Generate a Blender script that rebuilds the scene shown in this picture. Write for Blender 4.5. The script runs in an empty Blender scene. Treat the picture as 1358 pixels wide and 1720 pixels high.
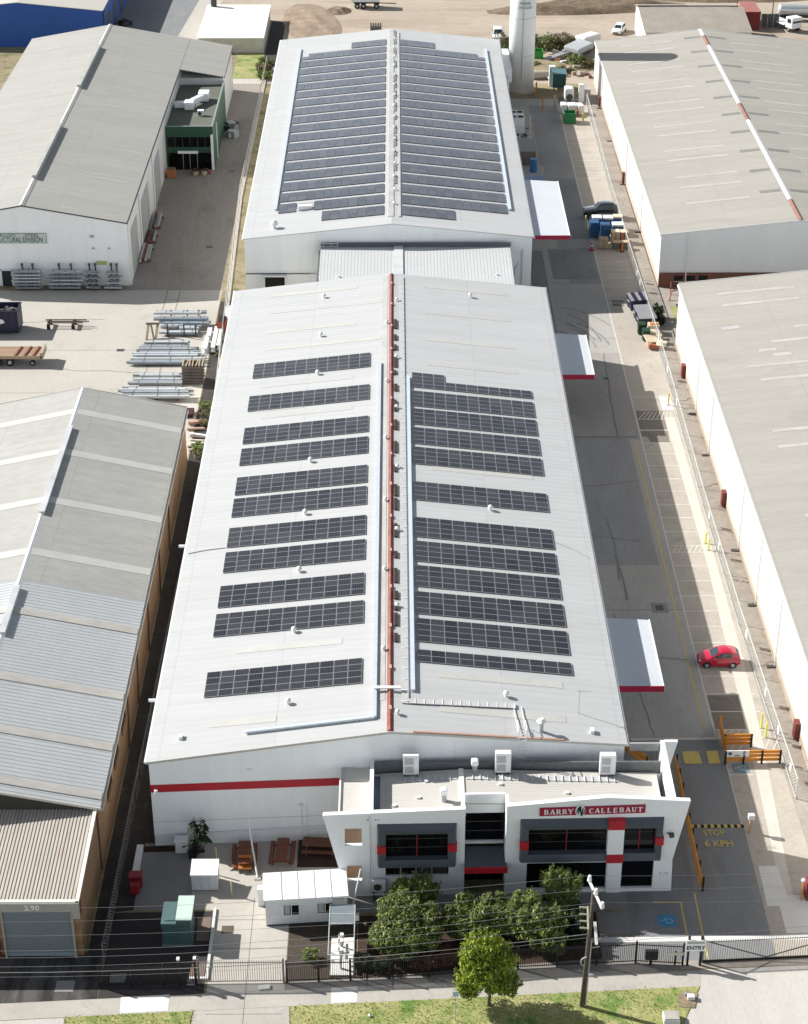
import bpy, bmesh, math, random
from mathutils import Vector, Matrix, Euler
random.seed(7)
SC = bpy.context.scene
COL = SC.collection

# ------------------------------------------------------------------ camera
cam_data = bpy.data.cameras.new("camera")
cam = bpy.data.objects.new("camera", cam_data)
COL.objects.link(cam)
PITCH = math.atan(1785 / 3150.0)
cam.location = (0, 0, 93.5)
cam.rotation_euler = (math.radians(90) - PITCH, 0, -math.atan(17 / 3620.0))
cam_data.sensor_fit = 'VERTICAL'
cam_data.sensor_height = 24.0
cam_data.lens = 3150 / 1720.0 * 24.0
cam_data.clip_start = 1.0
cam_data.clip_end = 5000.0
SC.camera = cam

# ------------------------------------------------------------------ light
SUN_TO = Vector((-1.35, 0.55, 1.0)).normalized()
sun_elev = math.asin(SUN_TO.z)
world = bpy.data.worlds.new("World")
SC.world = world
world.use_nodes = True
wn = world.node_tree
bg = wn.nodes["Background"]
sky = wn.nodes.new("ShaderNodeTexSky")
sky.sky_type = 'NISHITA'
sky.sun_disc = False
sky.sun_elevation = sun_elev
sky.sun_rotation = math.atan2(SUN_TO.x, SUN_TO.y)
sky.air_density = 1.0
sky.dust_density = 1.0
sky.ozone_density = 0.0
hsv = wn.nodes.new("ShaderNodeHueSaturation")      # sky colour desaturated to take blue out of the shade
hsv.inputs["Saturation"].default_value = 0.55
wn.links.new(sky.outputs[0], hsv.inputs["Color"])
wtc = wn.nodes.new("ShaderNodeTexCoord"); wsep = wn.nodes.new("ShaderNodeSeparateXYZ")
wn.links.new(wtc.outputs["Generated"], wsep.inputs[0])
hz = wn.nodes.new("ShaderNodeMapRange")                 # horizon brightened over the zenith, added to lift shaded walls
hz.inputs[1].default_value = 0.0; hz.inputs[2].default_value = 0.75; hz.inputs[3].default_value = 1.7; hz.inputs[4].default_value = 0.42
wn.links.new(wsep.outputs[2], hz.inputs[0])
vm = wn.nodes.new("ShaderNodeVectorMath"); vm.operation = 'SCALE'
wn.links.new(hsv.outputs[0], vm.inputs[0]); wn.links.new(hz.outputs[0], vm.inputs["Scale"])
wn.links.new(vm.outputs[0], bg.inputs[0])
bg.inputs[1].default_value = 0.108
sun_data = bpy.data.lights.new("sun", 'SUN')
sun_data.energy = 4.9
sun_data.angle = math.radians(0.5)
sun_data.color = (1.0, 0.976, 0.935)
sun = bpy.data.objects.new("sun", sun_data)
COL.objects.link(sun)
sun.rotation_euler = SUN_TO.to_track_quat('Z', 'Y').to_euler()
sun.location = (-100, 150, 150)
SC.view_settings.view_transform = 'Standard'
SC.view_settings.look = 'None'
SC.view_settings.exposure = 0.63
SC.view_settings.gamma = 1.0

# ------------------------------------------------------------------ helpers
ORG = {}

class MB:
    """collects shapes (world coordinates) and links them as one mesh object"""
    def __init__(s):
        s.v = []; s.f = []
    def add(s, vs, fs):
        n = len(s.v)
        s.v += [tuple(p) for p in vs]
        s.f += [tuple(i + n for i in f) for f in fs]
        return s
    def box(s, x0, x1, y0, y1, z0, z1):
        return s.add([(x0,y0,z0),(x1,y0,z0),(x1,y1,z0),(x0,y1,z0),(x0,y0,z1),(x1,y0,z1),(x1,y1,z1),(x0,y1,z1)],
                     [(3,2,1,0),(4,5,6,7),(0,1,5,4),(1,2,6,5),(2,3,7,6),(3,0,4,7)])
    def rbox(s, c, size, rz=0, ry=0, rx=0):
        m = Matrix.Translation(c) @ Euler((rx, ry, rz)).to_matrix().to_4x4()
        a, b, h = size[0]/2, size[1]/2, size[2]/2
        vs = [m @ Vector(p) for p in [(-a,-b,-h),(a,-b,-h),(a,b,-h),(-a,b,-h),(-a,-b,h),(a,-b,h),(a,b,h),(-a,b,h)]]
        return s.add(vs, [(3,2,1,0),(4,5,6,7),(0,1,5,4),(1,2,6,5),(2,3,7,6),(3,0,4,7)])
    def poly(s, pts):
        return s.add(pts, [tuple(range(len(pts)))])
    def flat(s, xy, z):
        return s.poly([(x, y, z) for x, y in xy])
    def prism(s, xy, z0, z1):
        n = len(xy)
        vs = [(x, y, z0) for x, y in xy] + [(x, y, z1) for x, y in xy]
        fs = [tuple(range(n))[::-1], tuple(range(n, 2*n))] + [(i, (i+1) % n, n+(i+1) % n, n+i) for i in range(n)]
        return s.add(vs, fs)
    def slab(s, pts, d):
        """polygon of 3-D points thickened along vector d"""
        n = len(pts); d = Vector(d)
        vs = [Vector(p) for p in pts] + [Vector(p) + d for p in pts]
        fs = [tuple(range(n))[::-1], tuple(range(n, 2*n))] + [(i, (i+1) % n, n+(i+1) % n, n+i) for i in range(n)]
        return s.add(vs, fs)
    def cyl(s, x, y, z0, z1, r, n=12, r2=None):
        r2 = r if r2 is None else r2
        vs = [(x+r*math.cos(2*math.pi*i/n), y+r*math.sin(2*math.pi*i/n), z0) for i in range(n)]
        vs += [(x+r2*math.cos(2*math.pi*i/n), y+r2*math.sin(2*math.pi*i/n), z1) for i in range(n)]
        fs = [tuple(range(n))[::-1], tuple(range(n, 2*n))] + [(i, (i+1) % n, n+(i+1) % n, n+i) for i in range(n)]
        return s.add(vs, fs)
    def tube(s, pts, r, n=6):
        pts = [Vector(p) for p in pts]; vs = []; fs = []
        rs = r if isinstance(r, (list, tuple)) else [r]*len(pts)
        for i, p in enumerate(pts):
            d = (pts[min(i+1, len(pts)-1)] - pts[max(i-1, 0)]).normalized()
            a = d.cross(Vector((0,0,1)) if abs(d.z) < .95 else Vector((1,0,0))).normalized(); b = d.cross(a)
            vs += [p + (a*math.cos(2*math.pi*k/n) + b*math.sin(2*math.pi*k/n))*rs[i] for k in range(n)]
        for i in range(len(pts)-1):
            fs += [(i*n+k, i*n+(k+1) % n, (i+1)*n+(k+1) % n, (i+1)*n+k) for k in range(n)]
        fs += [tuple(range(n))[::-1], tuple((len(pts)-1)*n+k for k in range(n))]
        return s.add(vs, fs)
    def beam(s, p, q, w, h):
        p = Vector(p); q = Vector(q); d = q - p; L = d.length
        e = d.to_track_quat('X', 'Z').to_matrix().to_4x4()
        m = Matrix.Translation((p+q)/2) @ e
        vs = [m @ Vector(t) for t in [(-L/2,-w/2,-h/2),(L/2,-w/2,-h/2),(L/2,w/2,-h/2),(-L/2,w/2,-h/2),(-L/2,-w/2,h/2),(L/2,-w/2,h/2),(L/2,w/2,h/2),(-L/2,w/2,h/2)]]
        return s.add(vs, [(3,2,1,0),(4,5,6,7),(0,1,5,4),(1,2,6,5),(2,3,7,6),(3,0,4,7)])
    def ball(s, c, r, n=8, m=5, sz=1.0, jit=0):
        vs = []; fs = []
        for j in range(m+1):
            t = math.pi*j/m
            for i in range(n):
                k = r*(1+random.uniform(-jit, jit))
                vs.append((c[0]+k*math.sin(t)*math.cos(2*math.pi*i/n), c[1]+k*math.sin(t)*math.sin(2*math.pi*i/n), c[2]+k*sz*math.cos(t)))
        for j in range(m):
            for i in range(n):
                fs.append((j*n+i, (j+1)*n+i, (j+1)*n+(i+1) % n, j*n+(i+1) % n))
        return s.add(vs, fs)
    def build(s, name, mat, parent=None, smooth=False, bevel=0, label=None):
        o0 = ORG.get(parent.name, Vector((0,0,0))) if parent else Vector((0,0,0))
        me = bpy.data.meshes.new(name)
        me.from_pydata([tuple(Vector(p) - o0) for p in s.v], [], s.f)
        if bevel or smooth:
            bm = bmesh.new(); bm.from_mesh(me)
            bmesh.ops.remove_doubles(bm, verts=bm.verts, dist=1e-5)
            if bevel:
                bmesh.ops.recalc_face_normals(bm, faces=bm.faces)
                ed = [e for e in bm.edges if len(e.link_faces) == 2 and e.calc_face_angle(0) > .5]
                bmesh.ops.bevel(bm, geom=ed, offset=bevel, segments=2, affect='EDGES', profile=.5)
            bmesh.ops.recalc_face_normals(bm, faces=bm.faces)
            bm.to_mesh(me); bm.free()
        if smooth:
            for p in me.polygons: p.use_smooth = True
        me.materials.append(mat)
        o = bpy.data.objects.new(name, me)
        COL.objects.link(o)
        if parent: o.parent = parent
        ORG[o.name] = o0
        if label: o["label"] = label
        return o

def tag(o, label, cat, group=None, kind=None):
    o["label"] = label; o["category"] = cat
    if group: o["group"] = group
    if kind: o["kind"] = kind
    return o
def thing(name, label, cat, loc=(0,0,0), group=None):
    o = bpy.data.objects.new(name, None); o.empty_display_size = .3
    COL.objects.link(o); o.location = loc
    ORG[o.name] = Vector(loc)
    return tag(o, label, cat, group)
def struct(name, mb, mat, **k):
    o = mb.build(name, mat, **k); o["kind"] = "structure"; return o
def copy_tree(o, parent=None):
    c = o.copy(); COL.objects.link(c)
    if parent: c.parent = parent
    ORG[c.name] = ORG.get(o.name, Vector((0,0,0)))
    for ch in list(o.children): copy_tree(ch, c)
    return c
def place(o, loc, rz=0):
    o.location = loc; o.rotation_euler = (0, 0, rz); ORG[o.name] = Vector(loc); return o
def text_mb(txt, size, org, ux, uy, depth=.01, bold=0.0, sx=1.0):
    """lettering as flat geometry: org + x*ux + y*uy, raised along the normal"""
    cu = bpy.data.curves.new("lettering", 'FONT'); cu.body = txt; cu.size = size
    cu.align_x = 'CENTER'; cu.align_y = 'CENTER'; cu.offset = bold; cu.resolution_u = 3
    cu.extrude = depth/2
    o = bpy.data.objects.new("lettering", cu); COL.objects.link(o)
    bpy.context.view_layer.update()
    me = bpy.data.meshes.new_from_object(o.evaluated_get(bpy.context.evaluated_depsgraph_get()))
    ux = Vector(ux).normalized(); uy = Vector(uy).normalized(); uz = ux.cross(uy); org = Vector(org)
    mb = MB()
    mb.v = [tuple(org + ux*(v.co.x*sx) + uy*v.co.y + uz*(v.co.z+depth/2)) for v in me.vertices]
    mb.f = [tuple(p.vertices) for p in me.polygons]
    bpy.data.objects.remove(o); bpy.data.meshes.remove(me); bpy.data.curves.remove(cu)
    return mb
def text_fit(txt, w, h, org, ux, uy, depth=.01, bold=0.0):
    """lettering scaled to a given overall width and height, centred on org"""
    q = text_mb(txt, 1.0, (0,0,0), (1,0,0), (0,1,0), depth, bold)
    xs = [v[0] for v in q.v]; ys = [v[1] for v in q.v]; sx = w/(max(xs)-min(xs)); sy = h/(max(ys)-min(ys))
    cx = (max(xs)+min(xs))/2; cy = (max(ys)+min(ys))/2
    ux = Vector(ux).normalized(); uy = Vector(uy).normalized(); uz = ux.cross(uy); org = Vector(org)
    q.v = [tuple(org+ux*((x-cx)*sx)+uy*((y-cy)*sy)+uz*z) for x, y, z in q.v]
    return q
ORD = ["first","second","third","fourth","fifth","sixth","seventh","eighth","ninth","tenth","eleventh","twelfth","thirteenth","fourteenth","fifteenth","sixteenth","seventeenth","eighteenth","nineteenth","twentieth"]

# ------------------------------------------------------------------ materials
def M(name, col, rough=.7, var=.12, scale=.35, fine=.08, fscale=6.0, stretch=(1,1,1), metal=0.0, wave=None, spec=.4, col2=None, bump=0.0, patch=None, coat=0.0, sheets=None, patch2=None):
    m = bpy.data.materials.new(name); m.use_nodes = True
    nt = m.node_tree; N = nt.nodes; L = nt.links
    b = N["Principled BSDF"]
    b.inputs["Roughness"].default_value = rough; b.inputs["Metallic"].default_value = metal
    b.inputs["Specular IOR Level"].default_value = spec
    if coat: b.inputs["Coat Weight"].default_value = coat; b.inputs["Coat Roughness"].default_value = .05
    tc = N.new("ShaderNodeTexCoord"); mp = N.new("ShaderNodeMapping"); mp.inputs["Scale"].default_value = stretch
    L.new(tc.outputs["Object"], mp.inputs["Vector"])
    n1 = N.new("ShaderNodeTexNoise"); n1.inputs["Scale"].default_value = scale; n1.inputs["Detail"].default_value = 6; n1.inputs["Roughness"].default_value = .6
    n2 = N.new("ShaderNodeTexNoise"); n2.inputs["Scale"].default_value = fscale; n2.inputs["Detail"].default_value = 3
    L.new(mp.outputs[0], n1.inputs["Vector"]); L.new(mp.outputs[0], n2.inputs["Vector"])
    r1 = N.new("ShaderNodeMapRange"); r1.inputs[1].default_value = .3; r1.inputs[2].default_value = .7
    L.new(n1.outputs[0], r1.inputs[0])
    mx = N.new("ShaderNodeMix"); mx.data_type = 'RGBA'
    c2 = col2 if col2 else tuple(c*(1-2*var) for c in col)
    mx.inputs[6].default_value = (*c2, 1); mx.inputs[7].default_value = (*col, 1)
    L.new(r1.outputs[0], mx.inputs[0])
    r2 = N.new("ShaderNodeMapRange"); r2.inputs[1].default_value = .3; r2.inputs[2].default_value = .7; r2.inputs[3].default_value = 1-fine; r2.inputs[4].default_value = 1+fine
    L.new(n2.outputs[0], r2.inputs[0])
    ml = N.new("ShaderNodeMix"); ml.data_type = 'RGBA'; ml.blend_type = 'MULTIPLY'; ml.inputs[0].default_value = 1
    L.new(mx.outputs[2], ml.inputs[6]); L.new(r2.outputs[0], ml.inputs[7])
    out = ml.outputs[2]
    if sheets:  # (axis, sheet width, tone spread, lap darkness): single sheets of differing age with a dark lap line
        sp = N.new("ShaderNodeSeparateXYZ"); L.new(tc.outputs["Object"], sp.inputs[0])
        ax_ = {"X": 0, "Y": 1}[sheets[0]]
        dv = N.new("ShaderNodeMath"); dv.operation = 'DIVIDE'; L.new(sp.outputs[ax_], dv.inputs[0]); dv.inputs[1].default_value = sheets[1]
        fl = N.new("ShaderNodeMath"); fl.operation = 'FLOOR'; L.new(dv.outputs[0], fl.inputs[0])
        ot = N.new("ShaderNodeMath"); ot.operation = 'DIVIDE'; L.new(sp.outputs[1-ax_], ot.inputs[0]); ot.inputs[1].default_value = 8.7
        of = N.new("ShaderNodeMath"); of.operation = 'FLOOR'; L.new(ot.outputs[0], of.inputs[0])
        cb = N.new("ShaderNodeCombineXYZ"); L.new(fl.outputs[0], cb.inputs[0]); L.new(of.outputs[0], cb.inputs[1])
        wnz = N.new("ShaderNodeTexWhiteNoise"); wnz.noise_dimensions = '2D'; L.new(cb.outputs[0], wnz.inputs["Vector"])
        mr = N.new("ShaderNodeMapRange"); mr.inputs[3].default_value = 1-sheets[2]; mr.inputs[4].default_value = 1+sheets[2]; L.new(wnz.outputs[0], mr.inputs[0])
        fo = N.new("ShaderNodeMath"); fo.operation = 'FRACT'; L.new(ot.outputs[0], fo.inputs[0])
        lp = N.new("ShaderNodeMath"); lp.operation = 'LESS_THAN'; L.new(fo.outputs[0], lp.inputs[0]); lp.inputs[1].default_value = .012
        l2 = N.new("ShaderNodeMath"); l2.operation = 'MULTIPLY_ADD'; L.new(lp.outputs[0], l2.inputs[0]); l2.inputs[1].default_value = -sheets[3]; l2.inputs[2].default_value = 1
        mm = N.new("ShaderNodeMath"); mm.operation = 'MULTIPLY'; L.new(mr.outputs[0], mm.inputs[0]); L.new(l2.outputs[0], mm.inputs[1])
        m4 = N.new("ShaderNodeMix"); m4.data_type = 'RGBA'; m4.blend_type = 'MULTIPLY'; m4.inputs[0].default_value = 1
        L.new(out, m4.inputs[6]); L.new(mm.outputs[0], m4.inputs[7]); out = m4.outputs[2]
    for patch in (patch, patch2):   # (colour, scale, threshold): stains with a shape of their own
      if patch:
        n3 = N.new("ShaderNodeTexNoise"); n3.inputs["Scale"].default_value = patch[1]; n3.inputs["Detail"].default_value = 5; n3.inputs["Roughness"].default_value = .65
        mp3 = N.new("ShaderNodeMapping"); mp3.inputs["Location"].default_value = (13.7, 5.1, 0)
        mp3.inputs["Scale"].default_value = patch[3] if len(patch) > 3 else (1,1,1)
        L.new(tc.outputs["Object"], mp3.inputs["Vector"]); L.new(mp3.outputs[0], n3.inputs["Vector"])
        r3 = N.new("ShaderNodeMapRange"); r3.inputs[1].default_value = patch[2]; r3.inputs[2].default_value = patch[2]+.12; r3.clamp = True
        L.new(n3.outputs[0], r3.inputs[0])
        m3 = N.new("ShaderNodeMix"); m3.data_type = 'RGBA'; m3.inputs[7].default_value = (*patch[0], 1)
        L.new(out, m3.inputs[6]); L.new(r3.outputs[0], m3.inputs[0]); out = m3.outputs[2]
    L.new(out, b.inputs["Base Color"])
    if wave:    # (axis, period in metres, strength): pressed ribs
        wt = N.new("ShaderNodeTexWave"); wt.wave_type = 'BANDS'; wt.bands_direction = wave[0]
        wt.inputs["Scale"].default_value = 1.0/wave[1]*.314; wt.inputs["Distortion"].default_value = 0
        L.new(tc.outputs["Object"], wt.inputs["Vector"])
        bp = N.new("ShaderNodeBump"); bp.inputs["Strength"].default_value = wave[2]; bp.inputs["Distance"].default_value = .03
        L.new(wt.outputs[0], bp.inputs["Height"]); L.new(bp.outputs[0], b.inputs["Normal"])
    elif bump:
        bp = N.new("ShaderNodeBump"); bp.inputs["Strength"].default_value = bump; bp.inputs["Distance"].default_value = .05
        L.new(n2.outputs[0], bp.inputs["Height"]); L.new(bp.outputs[0], b.inputs["Normal"])
    return m

def leaf_mat(name, c1, c2, c3):
    m = bpy.data.materials.new(name); m.use_nodes = True
    nt = m.node_tree; N = nt.nodes; L = nt.links; b = N["Principled BSDF"]
    b.inputs["Roughness"].default_value = .55; b.inputs["Specular IOR Level"].default_value = .3
    g = N.new("ShaderNodeNewGeometry"); cr = N.new("ShaderNodeValToRGB")
    cr.color_ramp.elements[0].color = (*c1, 1); cr.color_ramp.elements[1].color = (*c3, 1)
    e = cr.color_ramp.elements.new(.55); e.color = (*c2, 1)
    L.new(g.outputs["Random Per Island"], cr.inputs[0]); L.new(cr.outputs[0], b.inputs["Base Color"])
    tr = N.new("ShaderNodeBsdfTranslucent"); L.new(cr.outputs[0], tr.inputs[0])
    ms = N.new("ShaderNodeMixShader"); ms.inputs[0].default_value = .25
    L.new(b.outputs[0], ms.inputs[1]); L.new(tr.outputs[0], ms.inputs[2]); L.new(ms.outputs[0], N["Material Output"].inputs[0])
    return m
def wire_mat(name, col, cover, pitch=.12):
    """woven wire: a real diagonal grid of wire with open gaps"""
    m = bpy.data.materials.new(name); m.use_nodes = True
    nt = m.node_tree; N = nt.nodes; L = nt.links; b = N["Principled BSDF"]
    b.inputs["Base Color"].default_value = (*col, 1); b.inputs["Roughness"].default_value = .5; b.inputs["Metallic"].default_value = .3
    tc = N.new("ShaderNodeTexCoord")
    prev = None
    for rot in (math.radians(45), math.radians(-45)):
        sep = N.new("ShaderNodeVectorMath"); sep.operation = 'DOT_PRODUCT'
        sep.inputs[1].default_value = (math.cos(rot), math.cos(rot), math.sin(rot))
        L.new(tc.outputs["Object"], sep.inputs[0])
        md = N.new("ShaderNodeMath"); md.operation = 'PINGPONG'; md.inputs[1].default_value = pitch
        L.new(sep.outputs["Value"], md.inputs[0])
        lt = N.new("ShaderNodeMath"); lt.operation = 'LESS_THAN'; lt.inputs[1].default_value = pitch*cover
        L.new(md.outputs[0], lt.inputs[0])
        if prev is None: prev = lt
        else:
            mxx = N.new("ShaderNodeMath"); mxx.operation = 'MAXIMUM'
            L.new(prev.outputs[0], mxx.inputs[0]); L.new(lt.outputs[0], mxx.inputs[1]); prev = mxx
    t = N.new("ShaderNodeBsdfTransparent"); ms = N.new("ShaderNodeMixShader")
    L.new(prev.outputs[0], ms.inputs[0]); L.new(t.outputs[0], ms.inputs[1]); L.new(b.outputs[0], ms.inputs[2])
    L.new(ms.outputs[0], N["Material Output"].inputs[0])
    return m
def panel_mat(name="solar_cells", c0=(.010,.011,.014), c1=(.024,.024,.027), mid=.018, fcol=.30, rough=.16):
    m = bpy.data.materials.new(name); m.use_nodes = True
    nt = m.node_tree; N = nt.nodes; L = nt.links; b = N["Principled BSDF"]
    b.inputs["Roughness"].default_value = rough; b.inputs["Specular IOR Level"].default_value = .5
    tc = N.new("ShaderNodeTexCoord"); sx = N.new("ShaderNodeSeparateXYZ"); L.new(tc.outputs["Object"], sx.inputs[0])
    def math_(op, a, v=None, v2=None):
        n = N.new("ShaderNodeMath"); n.operation = op
        if hasattr(a, "links"): L.new(a, n.inputs[0])
        else: n.inputs[0].default_value = a
        if v is not None:
            if hasattr(v, "links"): L.new(v, n.inputs[1])
            else: n.inputs[1].default_value = v
        return n.outputs[0]
    ax = math_('ABSOLUTE', sx.outputs[0]); ay = math_('ABSOLUTE', sx.outputs[1])
    fr = math_('MAXIMUM', math_('GREATER_THAN', ax, .54), math_('MAXIMUM', math_('GREATER_THAN', ay, .835), math_('LESS_THAN', ay, mid)))
    gx = math_('LESS_THAN', math_('PINGPONG', math_('ADD', sx.outputs[0], .09), .09), .008)
    mx = N.new("ShaderNodeMix"); mx.data_type = 'RGBA'
    oi = N.new("ShaderNodeObjectInfo"); cr = N.new("ShaderNodeValToRGB")
    cr.color_ramp.elements[0].color = (*c0, 1); cr.color_ramp.elements[1].color = (*c1, 1)
    L.new(oi.outputs["Random"], cr.inputs[0])
    L.new(cr.outputs[0], mx.inputs[6]); mx.inputs[7].default_value = (.085, .088, .095, 1)
    L.new(gx, mx.inputs[0])
    m2 = N.new("ShaderNodeMix"); m2.data_type = 'RGBA'; L.new(mx.outputs[2], m2.inputs[6]); m2.inputs[7].default_value = (fcol, fcol, fcol, 1)
    L.new(fr, m2.inputs[0]); L.new(m2.outputs[2], b.inputs["Base Color"])
    return m

white_roof = M("white_roof_sheet", (.455,.460,.456), .5, .03, .25, .03, 3, (.08, 1.6, 1), wave=('Y', .76, .3), patch=((.42,.41,.39), .45, .60, (.06,1.8,1)), patch2=((.40,.385,.36), .16, .66, (.5,1,1)), sheets=('Y', .76, .025, .10))
white_roof_y = M("white_ribbed_sheet", (.52,.53,.528), .5, .03, .25, .03, 3)
grey_clad = M("pale_grey_cladding", (.85,.865,.865), .55, .03, .3, .02, 4, (2.5,2.5,.15), wave=('X', .25, .15), patch=((.76,.77,.765), .5, .62, (3,3,.12)), sheets=('X', .8, .012, .0))
cream_clad = M("cream_cladding", (.62,.60,.56), .6, .03, .3, .03, 3, (2,2,.2), wave=('Y', .3, .3), patch=((.55,.52,.47), .5, .62, (2,2,.15)))
cream_base = M("cream_block_base", (.52,.43,.34), .8, .08, .6, .06)
render_white = M("white_render", (.85,.865,.865), .7, .03, .5, .02, 8, patch=((.70,.715,.72), .8, .66, (4,4,.16)), patch2=((.66,.67,.67), .35, .70, (1,1,.6)))
roof_offwhite = M("office_roof_sheet", (.52,.50,.46), .55, .04, .3, .03, 4, (.1,1.5,1), wave=('Y', .30, .5))
roof_wing = M("wing_roof_sheet", (.56,.535,.49), .55, .04, .3, .03, 4, wave=('Y', .3, .5))
grey_roof = M("weathered_grey_roof", (.345,.337,.31), .75, .05, .12, .04, 1.2, (.25,1.6,1), wave=('Y', .45, .3), patch=((.305,.295,.265), .22, .57, (.3,2,1)), sheets=('Y', .76, .03, .10))
cement_roof = M("weathered_cement_sheet", (.345,.328,.29), .85, .04, .2, .04, 2.0, (.35,1.5,1), wave=('Y', .35, .3), patch=((.305,.288,.252), .3, .58, (.5,1.5,1)), patch2=((.28,.263,.23), .09, .64, (.6,1,1)), sheets=('Y', 1.05, .025, .10))
shed_roof_old = M("old_corrugated_sheet", (.355,.35,.325), .8, .05, .2, .05, 1.6, (.5,1.2,1), wave=('Y', .3, .4), patch=((.31,.302,.278), .5, .57, (.4,1.6,1)), sheets=('Y', .8, .03, .12))
shed_roof_new = M("newer_galvanised_sheet", (.44,.455,.46), .5, .05, .2, .03, 2, patch=((.38,.39,.39), .5, .62, (.3,1.8,1)))
rust_rib = M("worn_ribbed_sheet", (.50,.455,.40), .7, .08, .3, .06, 2, (1.6,.2,1), patch=((.36,.27,.20), .5, .60, (1.8,.25,1)), patch2=((.27,.17,.10), .25, .70, (2.2,.2,1)))
rooflight = M("translucent_rooflight", (.492,.485,.452), .5, .06, .5, .03)
rooflight_g = M("pale_rooflight", (.455,.435,.39), .5, .08, .5, .06, 2, (.4,1,1), patch=((.39,.375,.335), .4, .58))
rust_red = M("rusty_red_oxide", (.17,.05,.036), .85, .2, 1.2, .15, col2=(.27,.10,.075))
rust_dark = M("dark_rust", (.05,.02,.015), .9, .2, 2)
bright_red = M("signal_red", (.45,.018,.028), .5, .05, .5, .02)
sign_red = M("sign_crimson", (.34,.012,.045), .45, .03)
white_paint = M("white_paint", (.78,.79,.79), .45, .02, 1, .02)
white_metal = M("white_metal", (.72,.73,.73), .4, .03, 1, .02)
grey_metal = M("grey_metal", (.42,.43,.44), .45, .06, 1, .03, metal=.3)
galv = M("galvanised_steel", (.46,.475,.48), .42, .10, .8, .05, 3, (.3,2,2), metal=.35)
galv_blue = M("blue_grey_steel", (.36,.42,.47), .45, .10, .8, .05, 3, (.3,2,2), metal=.3)
dark_steel = M("dark_steel", (.06,.062,.065), .5, .1, 1)
charcoal = M("charcoal_trim", (.085,.10,.115), .55, .05, .5, .02)
black_glass = M("dark_tinted_glass", (.006,.006,.007), .08, .1, 1, .02, spec=.22)
dark_void = M("deep_dark_paint", (.012,.012,.013), .8, .1)
blind_dark = M("window_blinds", (.05,.045,.045), .5, .1, 1)
solar = panel_mat("solar_cells", (.011,.0125,.0165), (.036,.036,.040), .02, .36, .17)
solar_grey = panel_mat("grey_solar_cells", (.040,.046,.058), (.075,.077,.085), -.1, .24, .20)
alu = M("aluminium_rail", (.5,.5,.5), .35, .03, metal=.6)
blue_tray = M("zinc_cable_tray", (.60,.66,.72), .4, .04, .5, metal=.25)
awn_blue = M("blue_grey_awning_sheet", (.31,.41,.49), .5, .04, .4, wave=('Y', .3, .2))
awn_white = M("white_awning_sheet", (.56,.59,.62), .5, .03, .4, wave=('Y', .3, .2))
concrete = M("yard_concrete", (.475,.445,.395), .85, .06, .12, .05, 2.2, patch=((.405,.38,.335), .25, .56), patch2=((.33,.305,.27), .5, .68))
concrete_y = M("pale_footpath_concrete", (.45,.42,.375), .85, .08, .3, .06, 4, patch=((.36,.34,.31), .6, .55), patch2=((.27,.255,.235), .5, .68))
concrete_new = M("fresh_pale_concrete", (.66,.65,.62), .8, .03, .5, .03)
concrete_apron = M("apron_concrete", (.50,.475,.44), .85, .06, .25, .05, 3, (2,.6,1), patch=((.40,.38,.35), .4, .6, (2.5,.5,1)))
concrete_bay = M("parking_concrete", (.44,.395,.34), .85, .08, .3, .06, 2.5, patch=((.34,.305,.262), .5, .57), patch2=((.20,.18,.155), .42, .68))
concrete_side = M("worn_side_concrete", (.37,.33,.285), .9, .12, .25, .08, 2, patch=((.26,.222,.185), .4, .55), patch2=((.15,.13,.11), .35, .68))
drive_grey = M("driveway_concrete", (.40,.38,.352), .85, .06, .12, .06, 1.8, (1.6,.5,1), patch=((.32,.312,.30), .16, .54, (1.4,.4,1)), patch2=((.25,.245,.238), .35, .66, (2.2,.22,1)))
drive_blue = M("driveway_asphalt", (.235,.238,.24), .85, .08, .22, .06, 2.5, (1.8,.5,1), patch=((.185,.189,.192), .35, .54, (1.6,.4,1)), patch2=((.115,.118,.12), .5, .66, (2,.3,1)))
drive_brown = M("brown_worn_asphalt", (.315,.28,.245), .9, .09, .1, .07, 1.5, (1.5,.35,1), patch=((.225,.20,.172), .2, .54, (1.5,.4,1)), patch2=((.19,.165,.145), .3, .67, (1.6,.3,1)))
asphalt_black = M("black_gravel_asphalt", (.035,.032,.034), .95, .12, .4, .12, 8, col2=(.05,.042,.04))
asphalt_road = M("road_asphalt", (.06,.06,.062), .9, .1, .3, .1, 6)
conc_dark = M("streaked_dark_concrete", (.105,.098,.092), .85, .15, .25, .08, 2, (1.5,.4,1), patch=((.022,.021,.021), .3, .44, (1.5,.35,1)))  # dark concrete with near-black streaks
yard_grey = M("grey_yard_concrete", (.26,.255,.245), .85, .08, .3, .05, 3)
soil = M("dark_soil", (.075,.06,.045), .95, .15, .4, .2, 5, bump=.5)
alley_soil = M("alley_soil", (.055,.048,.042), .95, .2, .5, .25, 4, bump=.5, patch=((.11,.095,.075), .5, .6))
mulch = M("red_brown_mulch", (.065,.036,.027), .95, .2, .8, .3, 9, bump=.7, patch=((.12,.07,.055), .9, .64))
dirt = M("tan_dirt", (.43,.36,.285), .95, .1, .06, .08, 1.0, (.5,1.2,1), bump=.4, patch=((.33,.265,.20), .12, .50, (.4,1.8,1)), patch2=((.24,.185,.13), .3, .62, (.3,2.2,1)))
dirt2 = M("grassy_dirt", (.30,.25,.15), .95, .15, .25, .15, 1.5, bump=.5, patch=((.13,.135,.05), .35, .52))
mound_m = M("loose_dirt", (.34,.26,.185), .95, .18, .4, .2, 2.0, bump=1.0)
mound_d = M("dark_loose_dirt", (.22,.165,.11), .95, .25, .4, .2, 2.0, bump=1.0)
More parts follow.
